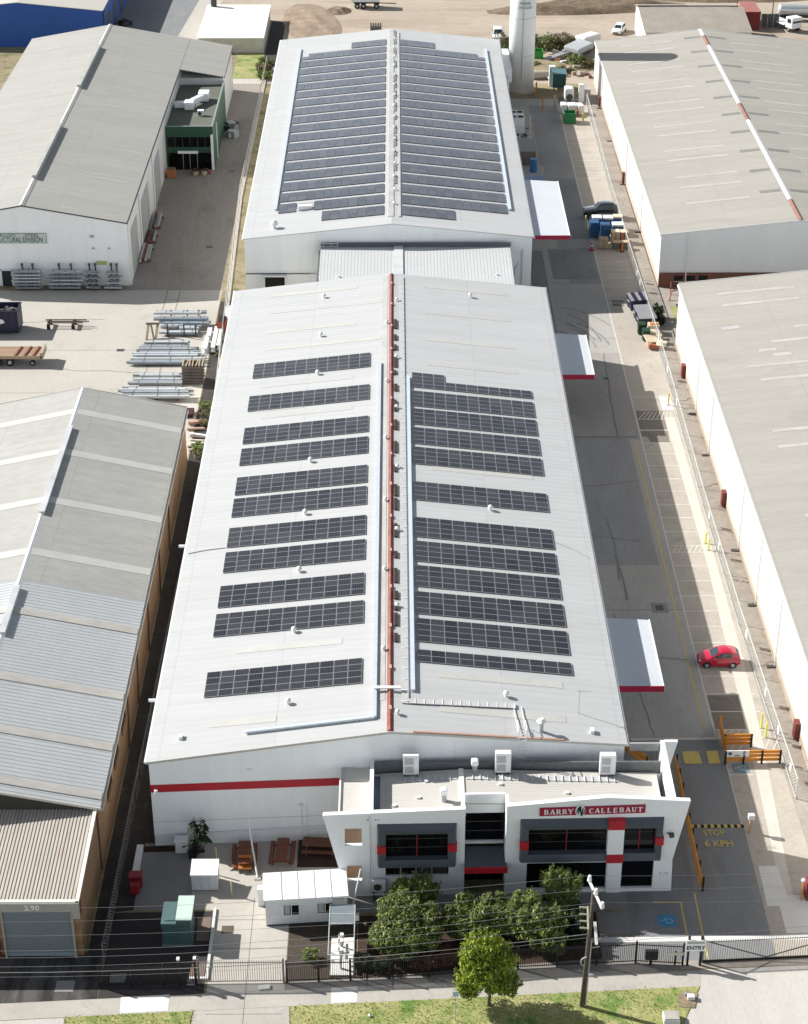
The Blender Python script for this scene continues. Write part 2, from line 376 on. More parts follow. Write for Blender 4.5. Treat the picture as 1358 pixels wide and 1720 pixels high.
grass_m = M("verge_turf", (.19,.24,.06), .95, .2, .35, .2, 5, col2=(.40,.36,.17), bump=.8, patch=((.11,.20,.035), .4, .52))
blade_m = leaf_mat("grass_blades", (.11,.21,.03), (.24,.29,.075), (.46,.42,.21))
brick_tan = M("tan_brickwork", (.30,.18,.095), .9, .12, .35, .1, 5, (1,1,1), patch=((.20,.12,.065), .4, .58, (.5,.5,1.5)))
brick_red = M("red_brickwork", (.19,.085,.06), .9, .12, .5, .12, 5)
line_white = M("white_line_paint", (.62,.59,.54), .8, .08, 1.2, .1, 8)
line_yellow = M("yellow_line_paint", (.62,.48,.14), .8, .07, 1.2, .12, 6)
line_pale = M("faded_yellow_paint", (.33,.285,.19), .85, .12, 1.2, .15, 6)
dis_blue = M("blue_marking_paint", (.05,.27,.47), .8, .1, 1.5, .1, 6)
dis_faded = M("faded_blue_marking_paint", (.22,.33,.38), .85, .2, 1.5, .2, 6)
safety_orange = M("orange_barrier_paint", (.66,.27,.035), .5, .06, 1, .03)
safety_yellow = M("yellow_barrier_paint", (.62,.46,.03), .5, .06, 1)
bright_yellow = M("fluoro_yellow", (.75,.78,.12), .5, .05)
black_rubber = M("black_rubber", (.015,.015,.016), .8, .1)
wood_red = M("stained_red_timber", (.21,.065,.035), .7, .12, .8, .1, 6, (.3,4,1))
wood_tan = M("weathered_timber", (.40,.32,.22), .85, .15, .8, .12, 5, (.4,3,1))
wood_grey = M("grey_old_timber", (.17,.15,.125), .9, .2, .9, .15, 6)
pole_wood = M("utility_pole_timber", (.115,.095,.075), .9, .2, .6, .15, 5, (4,4,.3))
cardboard = M("cardboard", (.52,.39,.25), .85, .08, 1)
card_pale = M("pale_cardboard", (.70,.60,.45), .85, .08, 1)
crate_blue = M("blue_plastic_crate", (.025,.10,.24), .5, .1, 2)
shrink = M("shrink_wrap_white", (.72,.72,.70), .3, .05, 2)
bin_navy = M("navy_bin_plastic", (.022,.022,.06), .5, .1)
bin_lid = M("grey_bin_lid", (.30,.29,.30), .6, .06)
bin_green = M("dark_green_bin", (.012,.045,.02), .5, .1)
skip_green = M("bright_green_skip", (.03,.20,.07), .5, .1)
skip_dkgreen = M("bottle_green_skip", (.035,.11,.10), .5, .1)
orange_paint = M("orange_paint", (.55,.19,.04), .6, .1)
car_red = M("red_car_paint", (.46,.012,.045), .22, .02, .5, .0, coat=1.0)
car_black = M("black_car_paint", (.012,.012,.014), .22, .02, .5, .0, coat=1.0)
car_white = M("white_vehicle_paint", (.74,.75,.75), .3, .02, coat=.6)
car_glass = M("vehicle_glass", (.02,.045,.05), .06, .05, spec=.7)
tyre = M("tyre_rubber", (.018,.018,.018), .85, .1)
alloy = M("alloy_wheel", (.45,.45,.46), .35, .05, metal=.6)
lamp_clear = M("clear_lamp_lens", (.75,.74,.72), .2, .05)
lamp_red = M("red_lamp_lens", (.4,.02,.02), .25, .05)
green_clad = M("dark_green_cladding", (.022,.075,.045), .55, .08, .5, wave=('X', .3, .2))
green_roof = M("grey_green_roof", (.14,.145,.115), .75, .06, .3, wave=('Y', .4, .2))
blue_clad = M("cobalt_blue_cladding", (.016,.082,.33), .5, .06, .3, .03, 3, wave=('X', .3, .15))
cream_roof = M("cream_roof_sheet", (.80,.77,.68), .6, .02)
kiosk_green = M("teal_green_steel", (.085,.15,.148), .5, .06, 1)
kiosk_side = M("dark_teal_steel", (.06,.10,.10), .5, .06, 1)
kiosk_pale = M("pale_green_lid", (.52,.64,.56), .5, .03, 1)
roller = M("blue_grey_roller_door", (.165,.195,.21), .5, .05, .5, wave=('Z', .09, .4))
silo_m = M("silo_white", (.80,.80,.78), .5, .03, .4, .02, 3, (2,2,.1), patch=((.72,.715,.69), .5, .62, (2.5,2.5,.08)))
letter_grey = M("grey_lettering", (.25,.26,.26), .6)
letter_green = M("dark_green_lettering", (.06,.115,.10), .6)
letter_black = M("black_lettering", (.02,.02,.022), .6)
insulator = M("white_insulator", (.82,.81,.78), .25, .05)
wire_grey = M("aluminium_cable", (.26,.26,.26), .5, metal=.3)
fence_black = M("black_fence_paint", (.012,.012,.013), .45, .1)
fence_galv = M("galvanised_pipe", (.50,.52,.51), .5, .06)
chain = wire_mat("chain_link_wire", (.50,.51,.50), .13)
mesh_pale = M("walkway_mesh", (.50,.50,.49), .6, .05)
bark = M("bark", (.13,.10,.075), .9, .2, 2, .2)
leaf_dark = leaf_mat("olive_green_leaves", (.045,.075,.02), (.145,.19,.05), (.30,.34,.11))
leaf_mid = leaf_mat("mid_green_leaves", (.05,.08,.02), (.165,.22,.055), (.33,.385,.115))
leaf_lime = leaf_mat("lime_green_leaves", (.07,.10,.012), (.20,.265,.022), (.40,.47,.055))
leaf_deep = leaf_mat("deep_green_leaves", (.01,.02,.008), (.02,.04,.014), (.045,.075,.025))
leaf_scrub = leaf_mat("dry_scrub_leaves", (.06,.055,.025), (.14,.125,.055), (.28,.24,.12))
leaf_red = leaf_mat("red_brown_leaves", (.10,.03,.02), (.20,.07,.05), (.34,.16,.11))
# ------------------------------------------------------------------ ground and paving (structure)
Z1, Z2, Z3 = .004, .008, .012
def lerp_(a, b, t): return a+(b-a)*t
def rect(x0, x1, y0, y1): return [(x0,y0),(x1,y0),(x1,y1),(x0,y1)]
struct("ground", MB().flat(rect(-700,700,-600,800), 0), dirt2)
struct("dirt_lot", MB().flat([(-22,312),(60,312),(140,326),(140,520),(-38,520),(-36,352)], Z1), dirt)
struct("street", MB().flat(rect(-400,400,60,87.5), Z1), asphalt_road)
struct("concrete_yard", MB().flat([(-120,176.8),(-22.2,176.8),(-22.2,222.6),(-120,222.6)], Z1), concrete)
struct("side_driveway", MB().flat(rect(-34.6,-22.3,222.6,312), Z1), drive_brown)
struct("rear_slab", MB().flat(rect(-27.9,-22.5,312.2,315.2), Z1), concrete)
struct("far_driveway", MB().flat([(-52.5,322),(-41,322),(-35,420),(-55,420)], Z1), drive_blue)
struct("far_footpath", MB().flat([(-41,322),(-36,322),(-31,420),(-35,420)], Z2), concrete)
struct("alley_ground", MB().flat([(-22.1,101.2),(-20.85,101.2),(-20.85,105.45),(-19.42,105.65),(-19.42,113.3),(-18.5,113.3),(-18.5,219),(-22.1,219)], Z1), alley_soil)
struct("painted_shadow_strip", MB().flat([(-23.2,322.5),(-20.5,322.5),(-20.5,352),(-23.2,352)], Z3), alley_soil)  # dark strip painted for the shadow gap beside the cream shed
struct("grass_patch", MB().flat([(-27.9,315.6),(-23,315.6),(-23,331),(-27.9,331)], Z2), grass_m)
struct("fence_strip", MB().flat([(-22.2,219),(-19.2,219),(-19.2,312),(-22.2,312)], Z1), dirt2)
struct("driveway", MB().flat([(16.5,126.4),(26.6,126.4),(26.6,303.6),(16.5,303.6)], Z1), drive_grey)
struct("front_driveway", MB().flat([(17.0,99.9),(27.0,100.2),(27.0,126.38),(17.0,126.38)], Z1), drive_blue)
struct("car_park", MB().flat([(26.62,126.4),(31.3,126.4),(31.3,303.6),(26.62,303.6)], Z1), concrete_bay)
struct("side_parking_strip", MB().flat([(27.02,100.2),(31.9,100.4),(31.3,126.38),(27.02,126.38)], Z1), concrete_bay)
struct("side_path", MB().flat([(31.92,100.4),(34.4,100.4),(34.4,311.9),(31.32,311.9),(31.32,126.4)], Z1), concrete_side)
struct("pale_slab", MB().flat([(27.4,110.4),(28.8,110.4),(29.0,107.1),(30.4,107.1),(30.4,103),(28.2,103),(28.2,105.9),(27.3,105.9)], Z2), concrete_new)
# slabs of slightly different age in the driveway
mb = MB()
for a, b, c, d in [(20.4,26.3,226,236.5),(17.6,19.6,196,236),(18.0,26.2,181.2,181.7),(22.4,26.4,240.2,264.2)]:
    mb.flat(rect(a, b, c, d), Z2)
struct("driveway_patch", mb, drive_blue)
mb = MB()
for y in (146.5, 181.0, 207.5, 224.6, 236.6, 264.5): mb.box(17.4, 26.5, y-.03, y+.03, 0, Z3)
for y in (204.3, 192.7): mb.box(-60, -26.6, y-.04, y+.04, 0, Z2)
mb.box(-10.6, -10.56, 92, 107, 0, Z3); 
for y in (95.1, 101.6, 104.6): mb.box(-13.2, -7.9, y-.02, y+.02, 0, Z3)
struct("slab_joint", mb, M("faint_joint", (.20,.19,.175), .9, .1, 1))
dv = dict(var=.12, scale=.12, fine=.06, fscale=1.8, stretch=(1.6,.5,1))
def dpatch(name, pts, m): struct(name, MB().flat(pts, Z1+.002), m)
dg_dark = M("darker_driveway", (.325,.318,.31), .85, patch=((.275,.27,.263), .16, .54, (1.4,.4,1)), patch2=((.21,.206,.20), .35, .64, (2.2,.22,1)), **dv)
dg_brown = M("brownish_driveway", (.375,.35,.325), .85, patch=((.31,.287,.265), .16, .54, (1.4,.4,1)), patch2=((.185,.172,.158), .35, .66, (2.2,.22,1)), **dv)
dg_pale = M("paler_driveway", (.43,.42,.40), .85, patch=((.37,.36,.345), .16, .55, (1.4,.4,1)), **dv)
dpatch("driveway_section", rect(17.4,25.3,154.5,181.0), dg_dark); dpatch("driveway_section", rect(17.4,26.5,181.1,203.2), dg_brown)
dpatch("driveway_section", rect(17.4,26.5,127.0,146.4), dg_pale); dpatch("driveway_section", rect(21.8,26.5,236.7,300), dg_dark)
dpatch("driveway_section", rect(17.6,19.8,207.6,236.5), dg_pale); dpatch("driveway_section", rect(22.4,26.5,224.7,236.5), dg_dark)
bay_dark = M("darker_bay", (.225,.195,.165), .9, .12, .5, .08, 2.5, patch=((.13,.115,.10), .5, .56))  # darker tone laid over parts of some bays
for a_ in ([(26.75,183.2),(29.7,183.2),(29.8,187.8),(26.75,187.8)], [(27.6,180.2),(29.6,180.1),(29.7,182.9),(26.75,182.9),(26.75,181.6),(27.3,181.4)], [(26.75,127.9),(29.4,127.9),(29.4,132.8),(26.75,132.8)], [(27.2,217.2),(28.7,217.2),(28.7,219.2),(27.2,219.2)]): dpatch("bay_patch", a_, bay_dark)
struct("pale_strip", MB().flat([(29.8,186.2),(30.9,186.2),(30.85,154),(30.8,140),(30.45,126.4),(29.6,111.4),(29.25,103),(28.35,103),(28.75,111.4),(29.3,126.4),(29.6,140),(29.95,154)], Z1+.003), M("pale_concrete_strip", (.56,.525,.47), .85, .05, .5, .04, patch=((.48,.45,.40), .5, .6)))
def ribbon(mb, pts, w, z):
    for p, q in zip(pts, pts[1:]):
        d = Vector((q[0]-p[0], q[1]-p[1], 0)).normalized(); n_ = Vector((-d.y, d.x, 0))*w/2
        mb.add([(p[0]-n_.x,p[1]-n_.y,z),(p[0]+n_.x,p[1]+n_.y,z),(q[0]+n_.x,q[1]+n_.y,z),(q[0]-n_.x,q[1]-n_.y,z)], [(3,2,1,0)])
mb = MB(); rr = random.Random(12)
for k in range(9):
    cx_, cy_, r_ = rr.uniform(16.5,19), rr.uniform(203,206), rr.uniform(3.5,9.0); a0 = rr.uniform(.1,.5)
    pts = [(cx_+r_*math.cos(a0+j*.1), cy_+r_*1.4*math.sin(a0+j*.1)) for j in range(rr.randint(6,12))]
    ribbon(mb, [p for p in pts if 17.5 < p[0] < 26.3], rr.uniform(.14,.24), Z3+.001*k)
for k in range(2):
    x_ = rr.uniform(19,25); y_ = rr.uniform(127,195); ribbon(mb, [(x_+.25*math.sin(j*.35+k), y_+j*1.2) for j in range(rr.randint(6,12))], .2, Z3+.001*(k+10))
struct("tyre_mark", mb, M("tyre_rubber_mark", (.26,.255,.247), .9, .15, 1.5, .2))
mb = MB()
for x0_, y0_, x1_, y1_ in [(17.6,170,25.2,171.5),(18,160.5,24,159),(17.6,139,26,138.2),(20,146,21.5,127),(24.1,181,24.6,203),(31.5,190,34,191),(31.4,152,34,151),(31.6,137,34,138.2),(31.4,170,34,171),(31.5,214,34,213),(-50,212,-36,213.5),(-41,199,-30,198)]:
    n_ = 14; ribbon(mb, [(lerp_(x0_,x1_,j/n_)+rr.uniform(-.12,.12), lerp_(y0_,y1_,j/n_)+rr.uniform(-.25,.25)) for j in range(n_+1)], .05, Z3+.02)
struct("crack", mb, M("crack_dark", (.09,.085,.08), .9))
# front of the factory
struct("front_yard", MB().flat([(-15.3,105.7),(-13.3,105.7),(-13.3,97.08),(-7.9,97.42),(-7.9,105.9),(-2.2,105.9),(-2.2,114.3),(-15.3,113.4)], Z1), concrete)
struct("yard_slab", MB().flat([(-19.4,105.6),(-15.32,105.7),(-15.32,113.4),(-19.4,113.2)], Z1), yard_grey)
struct("bench_ground", MB().flat([(-7.6,110.4),(-3.6,110.4),(-3.6,114.2),(-7.6,113.9)], Z2), mulch)
struct("kiosk_yard", MB().flat([(-20.8,96.6),(-13.5,97.06),(-13.5,105.55),(-20.8,105.4)], Z1), asphalt_black)
struct("shed_forecourt", MB().flat([(-45,95.08),(-20.85,96.6),(-20.85,101.2),(-45,101.2)], Z1), conc_dark)
struct("shed_alley", MB().flat([(-45,87.5),(-22.8,87.5),(-22.8,94.8),(-45,93.4)], Z1), concrete_apron)
struct("gravel_bed", MB().flat([(-7.85,98.2),(-2.9,98.5),(-2.9,105.85),(-7.85,105.85)], Z1), soil)
struct("garden_bed", MB().flat([(-2.85,98.6),(14.6,100.4),(14.6,105.3),(-2.85,105.0)], Z1), mulch)
struct("office_path", MB().flat([(-3.6,105.32),(17.0,105.5),(17.0,107.7),(-3.6,107.3)], Z1+.0025), yard_grey)
struct("path_landing", MB().flat([(14.65,102.8),(16.98,102.9),(16.98,105.4),(14.65,105.3)], Z1), yard_grey)
struct("accessible_bay", MB().flat([(14.65,99.9),(16.98,99.9),(16.98,102.75),(14.65,102.7)], Z1), drive_blue)
def fy(x): return 97.9 + .063*x      # far edge of the street footpath
struct("footpath", MB().flat([(-60,fy(-60)),(-60,fy(-60)-1.6),(-14.0,fy(-14)-1.6),(-7.5,fy(-7.5)-1.6),(21.2,fy(21.2)-1.6),(21.4,fy(21.4)),(-7.5,fy(-7.5)),(-14,fy(-14))], Z2), concrete_y)
struct("driveway_apron", MB().flat([(-14.0,fy(-14)-1.62),(-14.6,87.6),(-6.9,87.6),(-7.5,fy(-7.5)-1.62)], Z1), concrete_y)
struct("entry_apron", MB().flat([(21.42,99.3),(60,101.2),(60,87.6),(16.6,87.6),(21.22,fy(21.2)-1.6)], Z1), concrete_apron)
struct("entry_crossing", MB().flat([(20.0,100.2),(20.0,99.32),(60,101.25),(60,103),(31.9,103.0),(31.9,100.4)], Z2), concrete_side)
mb = MB()
mb.flat([(-19.2,96.75),(-15.85,97.0),(-15.8,95.45),(-19.1,95.2)], Z3).flat([(-4.62,97.62),(-2.8,97.72),(-2.8,96.2),(-4.6,96.1)], Z3)
struct("new_footpath_slab", mb, concrete_new)
struct("verge", MB().flat([(-22.7,fy(-22.7)-1.62),(-22.9,87.6),(-14.7,87.6),(-14.1,fy(-14.1)-1.62)], Z1+.03), grass_m)
struct("verge", MB().flat([(-7.4,fy(-7.4)-1.62),(-6.8,87.6),(16.4,87.6),(19.4,93.8),(21.15,fy(21.15)-1.62)], Z1+.03), grass_m)
struct("fence_strip_paving", MB().flat([(-7.85,97.42),(19.95,99.18),(19.95,100.3),(13.2,100.35),(-2.85,98.55),(-7.85,98.15)], Z1+.001), M("grey_strip_paving", (.27,.25,.225), .9, .12, .5, .08))  # grey paving between the fence and the footpath
# kerbs
mb = MB()
mb.box(-13.5,-13.3,98.6,105.75,0,.16); mb.box(-14.6,-13.3,98.4,98.6,0,.16)
struct("kerb", mb, concrete_new)
struct("rail_slab", MB().flat([(13.3,102.55),(30.5,102.85),(30.5,102.35),(13.3,102.05)], Z3), concrete_new)
struct("threshold_strip", MB().flat([(19.5,126.3),(26.7,126.45),(26.7,126.75),(19.5,126.6)], Z3), line_white)
# turf blades
mb = MB()
for (x0,x1,ya,n) in [(-22.6,-14.2,90.5,1700),(-7.2,19.2,90.5,5200)]:
    for i in range(n):
        x = random.uniform(x0-.25, x1+.25); y = random.uniform(ya, fy(x)-1.58+random.uniform(-.1,.14))
        if x > 17.5 and y < 93.5 + (x-19.3)*2: continue
        h = random.uniform(.05,.16)*(1.5 if random.random()<.1 else 1); a = random.uniform(0,6.3); w = random.uniform(.02,.05)
        dx, dy = math.cos(a)*w, math.sin(a)*w; lx, ly = random.uniform(-.06,.06), random.uniform(-.06,.06)
        mb.add([(x-dx,y-dy,.03),(x+dx,y+dy,.03),(x+lx,y+ly,.03+h)], [(0,1,2)])
tag(mb.build("grass", blade_m), "short green and straw coloured grass on the street verge", "grass", kind="stuff")

def mound(name, cx, cy, rx, ry, h, mat, seed=0, rz=0):
    rnd = random.Random(seed); n = 26; mb = MB(); ph = [rnd.uniform(0,6.28) for _ in range(8)]
    for j in range(n+1):
        for i in range(n+1):
            u = -1+2*i/n; v = -1+2*j/n; r = math.hypot(u, v)
            k = max(0, 1-r*r)
            z = h*k*(1+.35*math.sin(5*u+ph[0])*math.cos(4*v+ph[1])+.2*math.sin(11*u+ph[2]+7*v)) + k*rnd.uniform(-.12,.12)*h
            x, y = u*rx, v*ry
            mb.v.append((cx+x*math.cos(rz)-y*math.sin(rz), cy+x*math.sin(rz)+y*math.cos(rz), max(z, 0)-.02 if r < 1 else -.05))
    for j in range(n):
        for i in range(n):
            a = j*(n+1)+i; mb.f.append((a, a+1, a+n+2, a+n+1))
    return struct(name, mb, mat, smooth=True)
mound("dirt_mound", -15.5, 350, 5.5, 16, .4, mound_m, 1, .15)
mound("dirt_mound", -10.8, 359.5, 2.6, 3.2, .6, mound_d, 2)
mound("embankment", 37, 361, 20, 4.5, 1.5, mound_d, 3, .12)
mound("embankment", 27, 335, 14, 3.0, 1.2, mound_d, 4, .12)
mound("embankment", 26, 322, 9, 6, .7, dirt2, 5)
mound("embankment", 66, 372, 22, 7, 1.6, mound_d, 6)

# ------------------------------------------------------------------ painted markings
mb = MB()
mb.box(26.55,26.69,126.8,300,0,Z3)
BAYS = [191.3,185.7,183.1,180.0,177.5,174.8,171.9,169.2,166.4,163.7,160.9,156.9,154.4,151.6,148.9,146.3,143.7,141.0,138.5,135.7,133.0,130.4,127.8,126.7,
        218.2,220.9,223.6,226.4,229.3,232,264.5,267.2,269.9,272.6,275.2,278,280.7,283.4,286.1]
for y in BAYS: mb.box(26.7,30.9,y-.06,y+.06,0,Z3)
struct("bay_line", mb, line_white)
mb = MB()
for y in (158.2,):
    mb.box(26.7,30.6,y-.05,y+.05,0,Z3)
    for k in range(7): mb.beam((27+k*.5,156.95,.008),(27.5+k*.5,158.15,.008),.09,.008)
for k in range(8): mb.beam((26.9+k*.5,185.8,.008),(27.9+k*.4,187.6,.008),.09,.008)
for k in range(6): mb.beam((27.0+k*.6,126.75,.008),(27.6+k*.6,127.75,.008),.09,.008)
for k in range(6): mb.beam((27.0+k*.7,123.6,.008),(28.3+k*.7,126.6,.008),.09,.008)
mb.box(26.9,27.0,115.3,123.1,0,Z3); mb.box(27,29,121.6,121.7,0,Z3)
struct("hatch_marking", mb, line_white)
mb = MB()
mb.box(25.75,25.88,127.8,180.9,0,Z3+.002)
mb.box(20.9,21.02,102.9,106.4,0,Z3); mb.box(18.9,20.9,106.3,106.42,0,Z3)
mb.box(22.05,22.18,100.1,107.4,0,Z3)
struct("yellow_line", mb, line_yellow)
mb = MB()
mb.box(-29.2,-29.05,198,262,0,Z3); mb.box(-27.6,-27.45,198,262,0,Z3)
mb.box(-29.05,-27.6,219.6,219.75,0,Z3)
for k in range(9): mb.box(-29.0,-27.65,222.8+k*1.1,223.0+k*1.1,0,Z3)
struct("faded_yellow_line", mb, line_pale)
mb = MB()
mb.flat([(23.5,123.1),(24.95,123.1),(24.9,124.8),(23.5,124.75)], .04).flat([(25.5,123.1),(26.45,123.15),(26.45,124.85),(25.5,124.8)], .04)
struct("yellow_block_marking", mb, line_yellow)
struct("stop_lettering", text_mb("STOP", .95, (24.6,114.25,.045), (1,0.02,0), (-.02,1,0), .004, .01, .72), line_yellow)
struct("speed_lettering", text_mb("6 KPH", 1.05, (24.8,112.95,.045), (1,0.02,0), (-.02,1,0), .004, .012, .8), line_yellow)
def wheelchair(cx, cy, w, bm, sm, tilt=0):
    struct("accessible_marking", MB().flat(rect(cx-w/2,cx+w/2,cy-w/2,cy+w/2), Z3), bm)
    mb = MB(); pts = []
    for k in range(15):
        a = math.radians(-160+k*20); pts.append((cx+.12*w+.2*w*math.cos(a), cy-.02*w+.2*w*math.sin(a), Z3+.004))
    mb.tube(pts, .025*w, 4)
    mb.beam((cx+.05*w,cy+.05*w,Z3+.004),(cx-.22*w,cy+.05*w,Z3+.004),.05*w,.004); mb.beam((cx-.22*w,cy+.05*w,Z3+.004),(cx-.36*w,cy-.02*w,Z3+.004),.05*w,.004)
    mb.beam((cx-.05*w,cy+.05*w,Z3+.004),(cx-.12*w,cy+.2*w,Z3+.004),.05*w,.004)
    struct("wheelchair_symbol", mb, sm)
wheelchair(19.68, 104.35, 1.25, dis_blue, M("pale_symbol_paint", (.35,.55,.66), .8))
wheelchair(28.0, 122.55, 1.35, dis_faded, M("faded_symbol_paint", (.50,.56,.58), .8))
mb = MB()
for x, y, w, d in [(24.38,146.85,.7,.9),(24.26,196.2,.6,.6),(-25.1,237.5,.9,.7),(-32.85,204.3,.9,.7),(20.9,288,.7,.7),(-24.4,268,.7,.6)]:
    mb.box(x-w/2,x+w/2,y-d/2,y+d/2,0,.016)
struct("drain_grate", mb, dark_steel)
mb = MB()
for x, y in [(24.38,146.85)]: mb.box(x-.75,x+.75,y-.85,y+.85,0,.013)
mb.box(-20.2,-19.1,98.2,99.1,0,.013); mb.box(-23.9,-22.6,97.3,98.4,0,.013)
struct("drain_surround", mb, yard_grey)

# ------------------------------------------------------------------ buildings
def lerp(a, b, t): return a+(b-a)*t
def gable(t, x0, xr, x1, y0a, y0b, y1a, y1b, zE, zR, wall_m, roof_m, over=.25, roof_parts=None):
    """walls and a two-slope roof; front y0a..y0b and back y1a..y1b may be skewed"""
    yr0 = lerp(y0a, y0b, (xr-x0)/(x1-x0)); yr1 = lerp(y1a, y1b, (xr-x0)/(x1-x0))
    F = [(x0,y0a,0),(x1,y0b,0),(x1,y0b,zE),(xr,yr0,zR),(x0,y0a,zE)]
    B = [(x0,y1a,0),(x1,y1b,0),(x1,y1b,zE),(xr,yr1,zR),(x0,y1a,zE)]
    mb = MB(); mb.add(F+B, [(0,1,2,3,4),(9,8,7,6,5),(1,6,7,2),(5,0,4,9),(2,7,8,3),(3,8,9,4)])
    w = mb.build("wall", wall_m, t)
    e = .004
    kl = (zR-zE)/(xr-x0); kr = (zR-zE)/(x1-xr)
    lp = [(x0-over, y0a-over, zE-kl*over+e), (xr, yr0-over, zR+e), (xr, yr1+over, zR+e), (x0-over, y1a+over, zE-kl*over+e)]
    rp = [(xr, yr0-over, zR+e), (x1+over, y0b-over, zE-kr*over+e), (x1+over, y1b+over, zE-kr*over+e), (xr, yr1+over, zR+e)]
    roof = None
    if roof_m:
        mb = MB(); mb.slab(lp, (0,0,.10)); mb.slab(rp, (0,0,.10))
        roof = mb.build("roof", roof_m, t)
    def zr(x): return (zR-kl*(xr-x) if x < xr else zR-kr*(x-xr)) + e + .10
    return w, roof, zr
def strip(zr, xa, xb, ya, yb, lift=.02, thick=.03, ybs=None):
    """flat strip lying on a sloping roof between xa and xb (one slope)"""
    mb = MB(); yb2 = ybs or (ya, yb)
    pts = [(xa,ya,zr(xa)+lift-thick),(xb,yb2[0],zr(xb)+lift-thick),(xb,yb2[1],zr(xb)+lift-thick),(xa,yb,zr(xa)+lift-thick)]
    return mb.slab(pts, (0,0,thick))
def vent_mb(x, y, z, s=1.0):
    mb = MB(); mb.cyl(x,y,z-.1,z+.35*s,.16*s,8); mb.cyl(x,y,z+.35*s,z+.55*s,.34*s,10,.30*s); mb.cyl(x,y,z+.55*s,z+.72*s,.30*s,10,.10*s)
    return mb

# --- front factory
FF = thing("factory_building", "long white roofed factory hall nearest the street with red wall stripe and rusty ridge", "factory", (-.5,113,0))
wA, rA, zA = gable(FF, -18.6, -.5, 17.3, 113.0, 115.06, 202.9, 203.8, 8.0, 10.0, grey_clad, white_roof, .2)
mb = MB().slab([(-18.6,112.985,5.15),(-4.05,112.985+14.55*.0574,5.15),(-4.05,112.985+14.55*.0574,5.85),(-18.6,112.985,5.85)], (0,-.02,0))
mb.box(-18.63,-18.605,113.0,114.2,5.15,5.85)
mb.build("wall_stripe", bright_red, FF)
yf = lambda x: 113.0 + (x+18.6)*.0574
rc = MB()
for (a, b, h) in [(112.95,202.6,.18)]:
    rc.add([(-.78,a+1.0,zA(-.78)-.02),(-.5,a+1.0,10.1+h),(-.22,a+1.0,zA(-.22)-.02),(-.78,b+.6,zA(-.78)-.02),(-.5,b+.6,10.1+h),(-.22,b+.6,zA(-.22)-.02)], [(0,1,2),(5,4,3),(0,3,4,1),(1,4,5,2)])
rc.build("ridge_cap", rust_red, FF)
y = 126
rr = random.Random(3)
while y < 190:
    L_ = rr.uniform(.8, 2.6)
    MB().box(-.20, .02+rr.uniform(0,.12), y, y+L_, zA(-.1)-.05, zA(-.1)+.12).build("ridge_gap_shade", rust_dark, FF)  # dark boxes colour in the shadow and rust beside the cap
    y += L_ + rr.uniform(.3,2.6) if not (139 < y < 147 or 150 < y < 160) else L_+2.5
mb = MB()
prm = M("pale_rust", (.55,.36,.30), .8)
for y in (116.5,122,128,134,140,146,152,158,164,170,176,182,188,194,200): MB().box(-.6,-.4,y,y+.5,10.22,10.30).build("ridge_clip", prm, FF)
mb = MB()
for (xa,xb,ya,yb) in [(-1.55,-.9,118,203)]: mb.add(strip(zA, xa, xb, ya, yb, .03).v, strip(zA, xa, xb, ya, yb).f)
mb.build("ridge_flashing", M("cream_flashing", (.48,.47,.445), .6), FF)
# translucent strips
for (xa,xb,y) in [(-14.4,-4.4,200),(-14.3,-1.6,195.2),(-14.3,-4.4,189.8),(-14.2,-1.6,185.2),(-14.2,-9.4,170.4),(-13,-4.4,126.4),(-14.4,-9.2,116.5),(-14.2,-4.4,176.0),(-13.6,-4.4,168.8),
                  (3.3,12.9,200.2),(3.3,12.9,185.5),(3.3,13,156.0),(3.3,13.1,121.6),(3.3,13,117.0),(3.3,12.9,192.8),(3.3,12.9,179.2)]:
    faint = y in (176.0,168.8,192.8,179.2,195.2,170.4)
    strip(zA, xa, xb, y, y+.85, .02, .02).build("rooflight", M("aged_rooflight",(.46,.457,.443),.5,.04) if faint and "aged_rooflight" not in bpy.data.materials else (bpy.data.materials["aged_rooflight"] if faint else rooflight), rA)
# vents
for x, y in [(-8.2,198.3),(-8.2,187.6),(-8.2,177.9),(-8.2,158.4),(-8.3,148.3),(-8.4,138.3),(-8.4,128.8),(-8.4,118.7),(8.5,198.8),(8.6,149.3),(8.5,119.8)]:
    vent_mb(x, y, zA(x), .75).build("roof_vent", white_metal, rA, smooth=False)
for x, y in [(.1,195.5),(-1,189.2),(.05,180.2),(-.95,174.4),(.05,168.3),(-1,161.7),(.1,155.7),(-1,149.3),(.05,143.9),(-1,137.2),(.05,131.3),(-1.05,124.9),(.05,116.2)]:
    vent_mb(x, y, zA(x), .62).build("ridge_vent", white_metal, rA)
# cable trays
mb = MB()
mb.box(-1.84,-1.54,115.7,179,zA(-1.6)+.12,zA(-1.6)+.26)
mb.build("cable_tray", blue_tray, FF)
mb = MB().beam((-1.7,115.72,zA(-1.7)+.2),(-11.5,115.3,zA(-11.5)+.2),.26,.14)
for k in range(7): x = -3-k*1.4; mb.box(x-.04,x+.04,115.5,115.75,zA(x)-.05,zA(x)+.15)
mb.build("cable_tray", blue_tray, FF)
MB().box(-1.8,.3,119.1,119.4,10.34,10.44).build("cable_bridge", white_metal, FF)
MB().box(1.08,1.42,119.3,175.8,zA(1.4)+.12,zA(1.2)+.24).build("cable_tray", blue_tray, FF)
